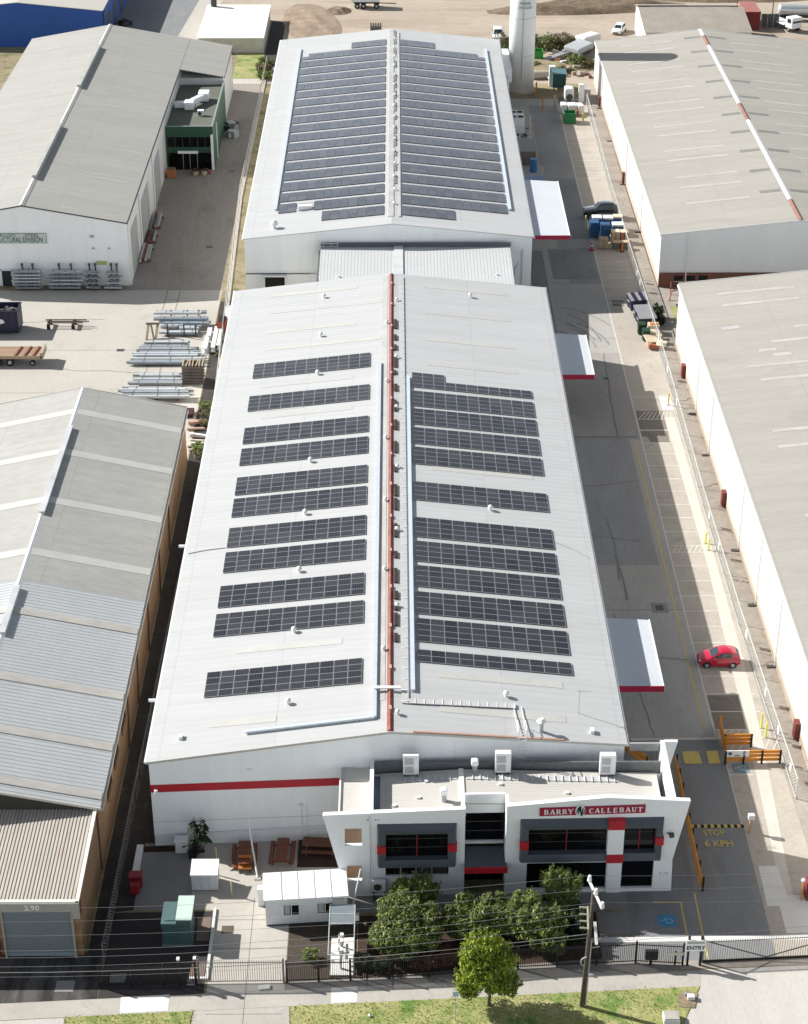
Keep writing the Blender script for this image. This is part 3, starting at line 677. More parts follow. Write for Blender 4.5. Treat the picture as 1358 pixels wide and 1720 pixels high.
# walkway beside the ridge
mb = MB(); rails = MB()
mb.add(strip(zA,.36,.92,117.6,202.6,.10,.05).v, strip(zA,.36,.92,117.6,202.6,.10,.05).f)
mb.beam((.95,117.9,zA(.95)+.10),(9.2,118.5,zA(9.2)+.10),.6,.05)
mb.build("roof_walkway", mesh_pale, FF)
for k in range(58): y = 117.8+k*1.48; MB().box(.34,.94,y,y+.06,zA(.6)+.10,zA(.6)+.125).build("walkway_rail", white_metal, FF)
for k in range(12): x = 1.4+k*.7; MB().box(x,x+.05,117.6+(x-.95)*.073,118.2+(x-.95)*.073,zA(x)+.06,zA(x)+.16).build("walkway_rail", white_metal, FF)
mb = MB()
for sx in (9.0, 9.6):
    mb.beam((sx,118.5,zA(sx)+.1),(sx+.15,yf(sx)+.2,zA(sx)+.25),.05,.05); mb.beam((sx+.15,yf(sx)-.35,7.0),(sx+.15,yf(sx)-.35,9.9),.05,.05)
    mb.beam((sx+.15,yf(sx)-.35,9.9),(sx+.15,yf(sx)+1.2,9.7),.05,.05); mb.beam((sx+.15,yf(sx)+1.2,9.7),(sx+.15,yf(sx)+1.2,zA(sx)),.05,.05)
for k in range(10): mb.box(9.15,9.75,yf(9.4)-.37,yf(9.4)-.33,7.1+k*.3,7.14+k*.3)
mb.build("access_ladder", white_metal, FF)
# barge flashing, gutters, cable, downpipes
mb = MB()
cbm = M("cream_barge", (.52,.50,.46), .6)
for (xa, xb) in ((-18.8,-.5),(-.5,17.5)):
    MB().beam((xa,yf(xa)-.22,zA(max(min(xa,17.3),-18.6))-.05),(xb,yf(xb)-.22,zA(max(min(xb,17.3),-18.6))-.05),.06,.20).build("barge_flashing", cbm, FF)
mb = MB().beam((1.2,yf(1.2)-.12,zA(1.2)+.10),(12.6,yf(12.6)-.12,zA(12.6)+.10),.18,.06); mb.build("pink_flashing", M("salmon_flashing",(.50,.30,.22),.7), FF)
mb = MB().box(-18.95,-18.78,113,203.4,7.85,7.99).box(17.48,17.64,115,204.2,7.85,7.99); mb.build("gutter", white_metal, FF)
mb = MB().tube([(14.2,144.5,zA(14.2)+.04),(15.6,143.6,zA(15.6)+.04),(17.1,142.3,zA(17.1)+.04)], .035); mb.tube([(-18.5,143.2,zA(-18.5)+.04),(-17,143.5,zA(-17)+.05),(-15.2,143.6,zA(-15.2)+.04)], .035)
mb.build("roof_cable", grey_metal, FF)
mb = MB()
for y in (123.5,147.8,171): mb.cyl(-18.85,y,0,7.9,.08,6)
mb.box(-19.9,-18.85,123.4,123.6,6.1,6.3).box(-19.9,-18.85,147.7,147.9,6.1,6.3)
for y in (140.5,160.2): mb.box(17.4,17.55,y-.06,y+.06,0,7.9)
mb.build("downpipe", white_metal, FF)
mb = MB(); mb.tube([(-18.4,yf(-18.4)-.1,1.0),(-5.2,yf(-5.2)-.1,1.35),(-5.0,yf(-5)-.1,.1)], .07); mb.tube([(-18.3,yf(-18.3)-.14,.6),(-18.5,yf(-18)-.14,1.0)], .1); mb.tube([(-3.9,yf(-3.9)-.2,.55),(-2.3,yf(-2.3)-.2,.55)], .12)
mb.tube([(-7.3,yf(-7.3)-.06,0),(-7.3,yf(-7.3)-.06,3.4)], .03); mb.tube([(-6.9,yf(-6.9)-.06,0),(-6.9,yf(-6.9)-.06,3.4)], .03)
mb.build("wall_pipe", white_metal, FF)
mb = MB().rbox((-18.2,112.82,5.35),(.22,.3,.35),.3); mb.box(-11.3,-10.95,yf(-11)-.06,yf(-11)+.05,6.9,7.05); mb.box(-7.55,-7.15,yf(-7.3)-.12,yf(-7.3)+.05,3.4,3.55)
mb.build("wall_lamp", white_metal, FF)
mb = MB()
for (z) in (2.3,): mb.slab([(-18.6,112.99,z),(-4.2,112.99+14.4*.0574,z),(-4.2,112.99+14.4*.0574,z+.03),(-18.6,112.99,z+.03)], (0,-.012,0))
mb.build("wall_joint", M("joint_grey", (.45,.48,.49), .6), FF)
# small roof boxes near the street end
mb = MB()
for x, y in [(-16.4,115.5),(14.9,116.1)]: mb.box(x-.14,x+.14,y-.25,y+.25,zA(x)-.05,zA(x)+.28)
mb.build("anchor_box", white_metal, FF)
mb = MB(); mb.cyl(10.95,115.6,zA(10.95)-.1,zA(10.95)+1.0,.17,10); mb.build("flue_pipe", grey_metal, FF)
mb = MB(); mb.cyl(10.95,115.6,zA(10.95)+.95,zA(10.95)+1.2,.38,12,.16); mb.build("flue_cap", white_metal, FF)
# side canopies over the loading doors
def canopy(t, x0, x1, ya, yb, z, split=None):
    c = MB().slab([(x0,ya,z+.25),(split or x1,ya,z+.12 if split else z),(split or x1,yb,z+.12 if split else z),(x0,yb,z+.25)], (0,0,.12)).build("canopy", awn_white, t)
    if split: MB().slab([(split,ya,z+.12),(x1,ya,z),(x1,yb,z),(split,yb,z+.12)], (0,0,.12)).build("canopy_edge_sheet", awn_white, c)
    MB().box(x0,x1+.06,ya-.10,ya-.01,z-.22,z+.32).build("fascia", sign_red, c)
    MB().box(x1+.01,x1+.09,ya,yb,z-.2,z+.2).build("edge_gutter", white_metal, c)
    f = MB()
    for y in (ya+1.5, (ya+yb)/2, yb-1.5): f.beam((x0,y,z+1.6),(x1-.2,y,z+.2),.06,.06)
    return c
canopy(FF, 17.55, 21.6, 185.0, 195.9, 5.5)
canopy(FF, 17.55, 21.75, 125.9, 136.1, 5.5)
mb = MB()
for y0, y1 in ((186,195),(127,135.6)): mb.box(17.3,17.33,y0,y1,0,4.6)
mb.build("roller_door", roller, FF)

# --- link roof between the halls
LK = thing("link_building", "low white ribbed link roof joining the two factory halls", "building", (2,212,0))
MB().box(-9.0,14.1,203.75,219.0,0,6.1).build("wall", grey_clad, LK)
mb = MB(); n = 116; 
for i in range(n):
    x = -9.3 + i*.2026; up = (i % 2 == 0)
    z0 = .016 if up else 0
    mb.slab([(x,203.7,6.3+z0),(x+.2026,203.7,6.3+z0),(x+.2026,219.05,7.2+z0),(x,219.05,7.2+z0)], (0,0,.06))
mb.build("roof", white_roof_y, LK)
mb = MB()
mb.slab([(-.2,203.7,6.46),(.9,203.7,6.46),(.9,219.05,7.36),(-.2,219.05,7.36)], (0,0,.05))
mb.build("roof_walkway", M("walkway_white",(.6,.62,.63),.5), LK)
mb = MB().box(-9.5,-9.3,203.7,219,6.1,6.75); mb.slab([(-9.3,219.0,7.3),(14.3,219.0,7.3),(14.3,219.0,7.75),(-9.3,219.0,7.75)], (0,.25,0)); mb.build("flashing", charcoal, LK)
mb = MB()
for x in (-9.6,-9.0,-8.0,-7.2): mb.beam((x,218.9,6.4),(x,218.9,8.1),.05,.05)
for z in (7.4,7.75,8.1): mb.beam((-9.6,218.9,z),(-7.2,218.9,z),.04,.04)
for x in (-11.0,-10.4): mb.beam((x,218.2,0),(x+1.0,218.7,8.0),.05,.05)
for k in range(18): mb.beam((-11+.055*k,218.2+.028*k,.4+.44*k),(-10.4+.055*k,218.2+.028*k,.4+.44*k),.03,.03)
mb.build("guard_rail", white_metal, LK)
mb = MB()
for x, y in ((-6.9,210.5),(12.2,211)): mb.cyl(x,y,6.5,7.0,.14,8)
mb.build("roof_vent", white_metal, LK)

# --- rear factory
RF = thing("factory_building", "rear white factory hall with roof almost covered in solar panels", "factory", (-.5,219.3,0))
wB, rB, zB = gable(RF, -18.8, -.5, 17.0, 219.3, 219.9, 309.0, 309.2, 8.2, 10.05, grey_clad, white_roof, .2)
mb = MB(); mb.box(-.95,-.25,222,308.5,10.0,10.2).box(.35,.65,222,307,zB(.6)+.02,zB(.6)+.12)
mb.build("ridge_walkway", M("pale_ridge",(.47,.47,.455),.6), RF)
y = 234.0; rr = random.Random(9); rvm = M("painted_ridge_shade",(.22,.205,.195),.8)
while y < 304:
    L_ = rr.uniform(2,5); MB().box(-.22,.12,y,y+L_,zB(0)-.05,zB(0)+.08).build("ridge_gap_shade", rvm, RF); y += L_+rr.uniform(.4,4)  # dark boxes colour in the shade along the rear ridge
for k in range(16): vent_mb(-.05 if k % 2 else -.15, 226.5+k*5.1, 10.1, .6).build("ridge_vent", white_metal, rB)
mb = MB().box(-15.55,-15.2,228,302,zB(-15.2)+.1,zB(-15.2)+.26); mb.build("cable_tray", blue_tray, RF)
mb = MB().box(14.45,14.85,228.2,302,zB(14.6)+.1,zB(14.6)+.26); mb.build("cable_tray", blue_tray, RF)
MB().rbox((-11.6,227.6,zB(-11.6)+.3),(1.7,.8,.5),.1).build("duct_cowl", white_metal, RF)
vent_mb(-15.2,221.8,zB(-15.2),1.5).build("roof_vent", white_metal, rB)
mb = MB().box(-19.15,-18.98,219.3,309.6,8.0,8.16).box(17.18,17.36,219.9,309.8,8.0,8.16); mb.build("gutter", white_metal, RF)
mb = MB()
for y in (240,262,285): mb.box(17.1,17.3,y-.1,y+.1,1,7.8)
mb.tube([(15.9,219.7,0),(15.9,219.7,6.6)], .12, 8); mb.tube([(15.2,219.7,4.3),(13.6,219.7,4.3)], .05)
mb.build("downpipe", white_metal, RF)
mb = MB(); 
for x in (-18.8,): mb.box(-18.82,-9.4,219.12,219.28,3.6,3.66)
mb.box(-16.4,-13.9,219.1,219.29,0,3.4); mb.build("doorway", dark_void, RF)
mb = MB().box(-16.6,-16.4,218.5,219.3,0,3.5).box(-13.9,-13.7,218.5,219.3,0,3.5).box(-16.6,-13.7,218.5,219.3,3.45,3.6); mb.build("door_frame", white_metal, RF)
c = canopy(RF, 17.35, 21.9, 222.2, 242.7, 7.2)
mb = MB()
for k in range(3): mb.box(17.0,17.03,223.5+k*6.3,228+k*6.3,0,4.6)
mb.build("roller_door", roller, RF)
mb = MB().tube([(14.6,219.55,1.5),(14.9,219.3,4.2),(15.3,219.3,5.0)], .07); mb.cyl(14.4,218.9,2.2,3.4,.35,10); mb.box(15.2,16.9,218.9,219.5,0,1.7)
mb.build("wall_plant", grey_metal, RF)
# white ducted tank on the rear right wall
T = thing("duct_housing", "white duct housing on the rear hall's side wall beside the silo", "duct", (18.1,305,0))
MB().box(17.4,18.9,299.5,312,4.0,6.0).build("housing", white_paint, T); MB().box(17.4,18.3,296,299.4,2.2,5.2).build("end_box", white_metal, T)
mb = MB()
for y in (301,306,311): mb.box(18.0,18.15,y,y+.15,0,4.0)
mb.build("support", grey_metal, T)

# ------------------------------------------------------------------ solar arrays
pm = MB().box(-.557,.557,-.85,.85,-.02,.02)
PANEL_ME = None; PANEL_GREY = None
def array(name_lab, zfun, cx_edges, y_near, cells, slope, group, grey=False):
    """cells: list of (column, row); columns run from x edge outward in +x, rows in +y"""
    global PANEL_ME, PANEL_GREY
    P_ = 1.60 if grey else 1.735
    x0 = cx_edges; ncol = max(c for c, r in cells)+1; nrow = max(r for c, r in cells)+1
    cx = x0+ncol*1.134/2; cy = y_near+nrow*P_/2
    t = thing("solar_array", name_lab, "solar array", (cx,cy,zfun(cx)+.085), group)
    t.rotation_euler = (0, slope, 0)
    rail = MB()
    ORG_ = Vector((cx,cy,zfun(cx)+.085))
    for r in range(nrow):
        cs = [c for c, rr_ in cells if rr_ == r]
        if not cs: continue
        for fy_ in (.4, 1.3):
            a = (min(cs)-ncol/2)*1.134; b = (max(cs)+1-ncol/2)*1.134; yy = (r-nrow/2)*P_+fy_
            rail.box(ORG_.x+a,ORG_.x+b,ORG_.y+yy-.03,ORG_.y+yy+.03,ORG_.z-.07,ORG_.z-.022)
    rail.build("mounting_rail", alu, t)
    for c, r in cells:
        if grey:
            if PANEL_GREY is None:
                o = MB().box(-.545,.545,-.79,.79,-.02,.02).build("solar_panel", solar_grey); PANEL_GREY = o.data
            else:
                o = bpy.data.objects.new("solar_panel", PANEL_GREY); COL.objects.link(o)
            o.parent = t
        elif PANEL_ME is None:
            o = pm.build("solar_panel", solar); PANEL_ME = o.data; o.parent = t
        else:
            o = bpy.data.objects.new("solar_panel", PANEL_ME); COL.objects.link(o); o.parent = t
        o.location = ((c+.5-ncol/2)*1.134, (r+.5-nrow/2)*P_, 0)
sAl = -math.atan(2.0/18.1); sAr = math.atan(2.0/17.8)
LEFT = [120.5,129.1,133.55,139.2,143.5,148.95,153.1,158.97,163.45,170.65,178.4]
full = [(c, r) for c in range(11) for r in range(2)]
for k, y in enumerate(LEFT):
    array(f"{ORD[k]} row of dark solar panels from the street on the front roof's left slope", zA, -15.15, y, full, sAl, "solar arrays on the front hall's left slope")
RIGHT = [123.45,126.35,130.5,134.75,138.9,143.1,149.8,156.8,160.95,165.1,169.15,173.5]
for k, y in enumerate(RIGHT):
    cells = full
    if k == 0: cells = [(c, 0) for c in range(11)]
    if k == 11: cells = [(c, 0) for c in range(11)] + [(c, 1) for c in range(3)]
    lab = f"{ORD[k]} row of solar panels from the street on the front roof's right slope"
    if k == 0: lab = "single deep strip of solar panels nearest the street on the front roof's right slope"
    if k == 11: lab = "stepped row of solar panels farthest from the street on the front roof's right slope"
    array(lab, zA, 1.6, y, cells, sAr, "solar arrays on the front hall's right slope")
sBl = -math.atan(1.85/18.3); sBr = math.atan(1.85/17.5)
f12 = [(c, r) for c in range(12) for r in range(2)]
for k in range(20):
    y = 222.75 + k*4.05
    for side in (0, 1):
        w = ("left", "right")[side]; x0 = (-15.05, .72)[side]; cells = list(f12)
        if k == 0: cells = [(c+5, r) if side == 0 else (c, r) for c in range(7-side) for r in range(2)]
        if k == 19: cells = [(c+7, r) if side == 0 else (c, r) for c in range(5) for r in range(2)]
        if k == 18: cells = [q for q in cells if not (q[1] == 1 and (q[0] == 0 if side == 0 else q[0] == 11))]
        if k == 1 and side == 0: cells = [q for q in cells if q[0] not in (2, 3)]
        mn = min(c for c, r in cells)
        if mn: cells = [(c-mn, r) for c, r in cells]; x0 += mn*1.134
        lab = f"{ORD[k]} row of solar panels from the front on the rear roof's {w} slope"
        if k == 0: lab = f"short solar panel row at the near end of the rear roof's {w} slope"
        if k == 19: lab = f"short solar panel row at the far end of the rear roof's {w} slope"
        array(lab, zB, x0, y, cells, (sBl, sBr)[side], "solar arrays on the rear hall", True)
# ------------------------------------------------------------------ street office
from mathutils.geometry import tessellate_polygon
def yo(x): return 107.19 + .02*(x+2)
def holed(outline, holes, off, thick):
    """wall in the office's front plane: outline and openings in (x, z)"""
    loops = [outline]+holes; flat2 = [[Vector((x, z, 0)) for x, z in l] for l in loops]
    pts = [p for l in loops for p in l]; n = len(pts); mb = MB()
    mb.v = [(x, yo(x)+off, z) for x, z in pts] + [(x, yo(x)+off+thick, z) for x, z in pts]
    for t in tessellate_polygon(flat2): mb.f += [tuple(t), tuple(i+n for i in reversed(t))]
    k = 0
    for l in loops:
        m = len(l); mb.f += [(k+i, k+(i+1) % m, n+k+(i+1) % m, n+k+i) for i in range(m)]; k += m
    return mb
def R4(x0, x1, z0, z1): return [(x0,z0),(x1,z0),(x1,z1),(x0,z1)]
def fbox(mb, x0, x1, z0, z1, o0, o1):
    """box in the front plane between depth offsets o0 (front) and o1"""
    return mb.add([(x0,yo(x0)+o0,z0),(x1,yo(x1)+o0,z0),(x1,yo(x1)+o1,z0),(x0,yo(x0)+o1,z0),(x0,yo(x0)+o0,z1),(x1,yo(x1)+o0,z1),(x1,yo(x1)+o1,z1),(x0,yo(x0)+o1,z1)],
                  [(3,2,1,0),(4,5,6,7),(0,1,5,4),(1,2,6,5),(2,3,7,6),(3,0,4,7)])
OF = thing("office_building", "two storey white street office with flared wing walls and charcoal framed windows", "office", (9,107.4,0))
mb = holed([(-1.98,0),(4.95,0),(4.95,7.92),(-1.98,7.68)], [R4(-.85,3.72,3.56,5.98), R4(-.86,3.79,1.83,2.70)], 0, .30)
mb2 = holed([(7.95,0),(20.41,0),(20.31,3.0),(21.25,8.34),(15.2,8.77),(7.95,8.1)], [R4(9.57,15.36,3.87,6.2), R4(16.56,18.9,3.82,6.26), R4(9.56,15.45,.3,2.9), R4(16.6,18.95,.3,2.98)], 0, .30)
mb.add(mb2.v, mb2.f)
mb.build("front_wall", render_white, OF)
holed([(-5.38,7.55),(-1.99,7.67),(-1.99,0),(-3.72,0)], [R4(-3.82,-2.57,4.78,6.34), R4(-3.70,-2.60,1.47,2.87)], .02, .26).build("wing_wall", render_white, OF)
# side and rear walls
mb = MB()
mb.box(-1.98,-1.75,107.5,113.55,0,7.62).box(20.02,20.3,108.0,115.3,0,8.05).box(-1.74,20.0,113.35,113.52,0,6.4)
mb.box(4.72,4.95,107.63,109.0,0,7.75).box(7.95,8.15,107.7,109.1,0,7.95)
mb.slab([(20.32,115.1,0),(20.32,115.1,3),(21.32,115.1,8.2),(20.32,115.1,8.2)], (0,.25,0)); 
mb.build("side_wall", render_white, OF)
MB().slab([(17.7,115.12,7.3),(20.0,115.12,7.3),(20.0,115.12,8.0),(17.7,115.12,8.0)], (0,.2,0)).build("rear_return", M("weathered_grey_render",(.33,.33,.32),.8,.1,.8), OF)
MB().box(-1.72,19.9,113.55,113.72,5.5,7.45).build("rear_parapet", M("dark_grey_parapet",(.15,.16,.165),.7,.12,.5,.1,3), OF)
MB().box(-1.74,-1.25,107.9,113.3,6.2,6.35).build("box_gutter", M("blue_grey_gutter",(.22,.28,.36),.5,.2,.8), OF)
# caps on the parapets
mb = MB()
for (xa,za,xb,zb) in [(-5.36,7.56,-1.98,7.68),(-1.98,7.69,4.96,7.93),(7.94,8.11,15.2,8.78),(15.2,8.78,21.25,8.35)]:
    mb.slab([(xa,yo(xa)-.03,za),(xb,yo(xb)-.03,zb),(xb,yo(xb)+.36,zb),(xa,yo(xa)+.36,za)], (0,0,.06))
mb.box(-2.0,-1.72,107.6,113.6,7.63,7.70).box(20.0,20.33,108.0,115.4,8.06,8.12)
mb.build("parapet_cap", white_paint, OF)
# roof
mb = MB()
mb.slab([(-1.25,107.8,6.55),(4.8,107.8,6.95),(4.8,113.3,6.95),(-1.25,113.3,6.55)], (0,0,.08))
mb.slab([(4.8,109.2,6.95),(19.55,109.4,6.55),(19.55,113.3,6.55),(4.8,113.3,6.95)], (0,0,.08)); mb.slab([(8.15,107.85,6.86),(19.55,107.9,6.55),(19.55,109.4,6.55),(8.15,109.2,6.86)], (0,0,.08))
orf = mb.build("roof", roof_offwhite, OF)
def zo(x): return (6.55+(x+1.25)*.4/6.05 if x < 4.8 else 6.95-(x-4.8)*.4/14.75)+.08
MB().box(4.62,5.0,107.75,113.3,7.0,7.12).build("ridge_cap", cream_roof, orf)
for k in range(29):
    x = .6+k*.56
    if 5.2 > x > 4.5: continue
    MB().box(x,x+.05,112.0,112.65,zo(x)+.055,zo(x)+.13).build("walkway_rail", white_metal, orf)
mb = MB(); mb.slab([(.6,112.05,zo(.6)+.03),(4.5,112.05,zo(4.5)+.03),(4.5,112.6,zo(4.5)+.03),(.6,112.6,zo(.6)+.03)],(0,0,.02)); mb.slab([(5.2,112.05,zo(5.2)+.03),(16.6,112.05,zo(16.6)+.03),(16.6,112.6,zo(16.6)+.03),(5.2,112.6,zo(5.2)+.03)],(0,0,.02))
mb.build("roof_walkway", mesh_pale, orf)
mb = MB()
for x, y in [(2.2,112.0),(-.2,109.3),(1.6,110.1),(7.7,111.5),(12.6,110.6)]: mb.box(x-.14,x+.14,y-.12,y+.12,zo(x)-.02,zo(x)+.14)
mb.build("anchor_box", white_metal, orf)
for x, y in [(3.45,109.6),(5.85,113.0)]:
    m2 = MB().cyl(x,y,zo(x)-.05,zo(x)+.75,.2,8); g = m2.build("exhaust_pipe", grey_metal, orf)
    MB().rbox((x-.02,y-.05,zo(x)+.95),(.55,.55,.5)).build("exhaust_cowl", white_paint, g, bevel=.12)
MB().box(9.0,10.2,108.15,108.9,zo(9.6)-.05,zo(9.6)+.5).build("hatch", cream_roof, orf)
# the corridor roof behind the wing wall
MB().slab([(-4.15,107.6,6.75),(-2.1,107.6,6.75),(-2.1,113.6,6.75),(-4.15,113.9,6.75)], (0,0,.08)).build("corridor_roof", roof_wing, OF)
MB().box(-4.3,-4.17,107.6,113.6,6.5,6.98).box(-2.1,-2.0,107.6,113.5,6.6,6.9).build("corridor_gutter", white_metal, OF)
MB().box(-4.1,-2.02,109.2,109.4,0,6.6).build("corridor_wall", M("brown_timber_wall",(.26,.17,.11),.8,.15,.8,.1,5), OF)
# projecting charcoal window surrounds
def surround(x0, x1, z0, z1, ix0, ix1, iz0, iz1, d=.42):
    mb = MB(); o = [(x0,z0),(x1,z0),(x1,z1),(x0,z1)]; i = [(ix0,iz0),(ix1,iz0),(ix1,iz1),(ix0,iz1)]
    vs = [(x, yo(x)-.004, z) for x, z in o] + [(x, yo(x)-d, z) for x, z in [(x0+.10,z0+.10),(x1-.10,z0+.10),(x1-.10,z1-.35),(x0+.10,z1-.35)]] + [(x, yo(x)-d+.12, z) for x, z in i] + [(x, yo(x)+.195, z) for x, z in [(ix0+.012,iz0+.012),(ix1-.012,iz0+.012),(ix1-.012,iz1-.012),(ix0+.012,iz1-.012)]]
    fs = []
    for a, b in ((0,4),(4,8),(8,12)): fs += [(a+k, a+(k+1) % 4, b+(k+1) % 4, b+k) for k in range(4)]
    return mb.add(vs, fs).build("window_surround", charcoal, OF)
s1 = surround(-1.44,4.34,2.86,6.74,-.84,3.71,3.57,5.97)
s2 = surround(8.97,19.44,3.15,7.0,9.58,18.89,3.88,6.19)
def red_block(par, x0, x1, z0, z1, o0=-.47): fbox(MB(), x0, x1, z0, z1, o0, -.012).build("red_block", bright_red, par)
red_block(s1,-1.46,-.82,4.3,4.95); red_block(s1,3.7,4.37,4.42,5.1)
red_block(s2,8.95,9.6,4.48,5.2); red_block(s2,18.86,19.47,4.72,5.38); red_block(s2,15.36,16.56,6.2,7.03); red_block(s2,15.36,16.6,3.12,3.86)
fbox(MB(), 15.37, 16.55, 3.87, 6.19, -.40, -.012).build("pier", render_white, s2)
fbox(MB(), 15.5, 16.58, .0, 3.1, -.10, -.004).build("pier", render_white, OF)
def window(x0, x1, z0, z1, red=(), bars=(), off=.2):
    w = fbox(MB(), x0+.004, x1-.004, z0+.004, z1-.004, off, off+.03).build("window", black_glass, OF)
    for xr_ in red: fbox(MB(), xr_-.05, xr_+.05, z0+.01, z1-.01, off-.06, off-.004).build("mullion", M("dull_red_mullion",(.22,.02,.025),.5) if "dull_red_mullion" not in bpy.data.materials else bpy.data.materials["dull_red_mullion"], w)
    mb = MB()
    for zb in bars: fbox(mb, x0+.01, x1-.01, zb-.025, zb+.025, off-.03, off-.002)
    if bars: mb.build("transom", dark_steel, w)
    return w
window(-.85,3.72,3.56,5.98,(1.45,),(4.4,5.2)); 
w = window(-.86,3.79,1.83,2.70); mb = MB()
for x in (.25,1.4,2.55): fbox(mb, x-.05, x+.05, 1.84, 2.69, .14, .196)
mb.build("mullion", grey_metal, w)
fbox(MB(), 1.5, 3.7, 1.9, 2.62, .15, .19).build("blind", blind_dark, w)
window(9.57,15.36,3.87,6.2,(12.4,),(4.7,5.5)); window(16.56,18.9,3.82,6.26,(17.75,),(4.7,5.5)); window(9.56,15.45,.3,2.9,(),(),.25); window(16.6,18.95,.3,2.98,(),(),.25)
fbox(MB(), 9.5, 15.5, 2.92, 3.02, -.1, -.004).build("ledge", render_white, OF); fbox(MB(), 16.6, 19.0, 3.0, 3.1, -.1, -.004).build("ledge", render_white, OF)
# entrance recess
fbox(MB(), 4.97, 7.93, 6.1, 7.82, 1.9, 2.1).build("entrance_parapet", render_white, OF)
g = fbox(MB(), 4.97, 7.93, 3.5, 6.09, 2.0, 2.05).build("entrance_glazing", black_glass, OF)
mb = MB()
for z in (4.4,5.25): fbox(mb, 4.98, 7.92, z-.03, z+.03, 1.95, 1.998)
mb.build("transom", dark_steel, g)
fbox(MB(), 4.97, 7.93, 3.25, 3.49, 1.85, 2.1).build("entrance_ledge", white_metal, OF)
c = fbox(MB(), 4.98, 8.05, 2.86, 3.0, -.55, 1.84).build("entrance_canopy", charcoal, OF)
fbox(MB(), 4.93, 8.1, 2.5, 3.04, -.66, -.56).build("fascia", bright_red, c)
d = fbox(MB(), 4.97, 7.93, 0.0, 2.8, 1.6, 1.66).build("entrance_door", black_glass, OF)
mb = MB()
for x in (4.98,5.9,6.95,7.88): fbox(mb, x, x+.05, .02, 2.78, 1.55, 1.598)
mb.build("frame", dark_steel, d)
# sign, lamp and number on the front wall
sg = fbox(MB(), 10.33, 18.0, 7.37, 8.09, -.09, -.01)
sg.v = [(x,y,z+(x-14.2)*.021) for x,y,z in sg.v]
sg = sg.build("sign_board", sign_red, OF)
nx = (1, .02, .021)
fn = Vector((1,.02,.021)).normalized()
def on_sign(x, z): return (x, yo(x)-.092, z+(x-14.2)*.021)
GL = {  # strokes of bold slab letters: (x0, y0, x1, y1, width)
 'B': [(.17,0,.17,1,.22),(0,.04,.3,.04,.08),(0,.96,.3,.96,.08),(.2,.95,.52,.95,.10),(.2,.53,.55,.53,.10),(.2,.05,.56,.05,.10),(.58,.94,.60,.55,.20),(.62,.52,.62,.07,.22)],
 'A': [(.08,0,.40,1,.13),(.40,1,.72,0,.23),(.2,.32,.6,.32,.10),(-.06,.04,.2,.04,.08),(.54,.04,.88,.04,.08)],
 'R': [(.17,0,.17,1,.22),(0,.04,.34,.04,.08),(0,.96,.3,.96,.08),(.2,.95,.52,.95,.10),(.2,.5,.54,.5,.10),(.58,.95,.58,.5,.21),(.42,.5,.72,0,.2),(.62,.04,.86,.04,.08)],
 'Y': [(.04,1,.40,.45,.2),(.74,1,.42,.45,.12),(.4,.5,.4,0,.22),(.24,.04,.56,.04,.08),(-.08,.96,.24,.96,.08),(.6,.96,.88,.96,.08)],
 'C': [(.18,.25,.18,.75,.22),(.16,.72,.40,.96,.14),(.36,.95,.62,.93,.11),(.16,.28,.40,.04,.14),(.36,.05,.68,.10,.11),(.68,.66,.68,.98,.07),(.66,.08,.72,.24,.07)],
 'L': [(.17,0,.17,1,.22),(0,.96,.34,.96,.08),(0,.05,.62,.05,.10),(.6,.02,.6,.3,.08)],
 'E': [(.17,0,.17,1,.22),(0,.95,.62,.95,.10),(0,.05,.66,.05,.10),(.2,.52,.5,.52,.10),(.5,.38,.5,.66,.07),(.6,.72,.6,1,.08),(.64,.0,.64,.3,.08)],
 'U': [(.17,.25,.17,1,.22),(.14,.3,.36,.06,.15),(.32,.06,.60,.14,.13),(.64,.14,.64,1,.12),(0,.96,.34,.96,.08),(.5,.96,.8,.96,.08)],
 'T': [(.4,0,.4,1,.22),(.0,.95,.8,.95,.10),(.03,.7,.03,1,.08),(.77,.7,.77,1,.08),(.24,.04,.56,.04,.08)]}
def slab_word(word, x0, x1, z0, h):
    mb = MB(); n = len(word); w = (x1-x0)/n; k = 0
    for i, ch in enumerate(word):
        for a, b, c, d, t in GL[ch]:
            p = Vector((x0+i*w+(a+.06)*w*.98, 0, z0+b*h)); q = Vector((x0+i*w+(c+.06)*w*.98, 0, z0+d*h)); u = (q-p).normalized(); m_ = Vector((-u.z,0,u.x))*t*h*.5
            pts = []
            for v in (p-m_, q-m_, q+m_, p+m_):
                pts.append((v.x, yo(v.x)-.094-.0008*k, v.z+(v.x-14.2)*.021))
            mb.slab(pts, (0,-.012,0)); k = (k+1) % 24
    return mb
slab_word("BARRY", 10.62, 12.82, 7.51, .44).build("lettering", white_paint, sg)
slab_word("CALLEBAUT", 13.86, 17.86, 7.51, .44).build("lettering", white_paint, sg)
em = []
for k in range(24):
    a = 2*math.pi*k/24; em.append((13.27+.36*math.cos(a), 7.74+.54*math.sin(a)))
mb = MB(); n = len(em)
mb.slab([(x, yo(x)-.094, z) for x, z in em], (0,-.03,0)); e_ = mb.build("emblem_plate", white_paint, sg)
mb = MB()
def swirl(mb, pts, ws):
    for (p, q, w0, w1) in zip(pts, pts[1:], ws, ws[1:]):
        (x0,z0),(x1,z1) = p, q
        mb.slab([(x0-w0,yo(13.27)-.125,z0),(x0+w0,yo(13.27)-.125,z0),(x1+w1,yo(13.27)-.125,z1),(x1-w1,yo(13.27)-.125,z1)], (0,-.012,0))
swirl(mb, [(13.02,7.45),(13.03,7.72),(13.10,7.98),(13.22,8.18)], [.02,.045,.04,.01])
swirl(mb, [(13.14,7.36),(13.16,7.60),(13.18,7.95),(13.26,8.18)], [.01,.045,.06,.06])
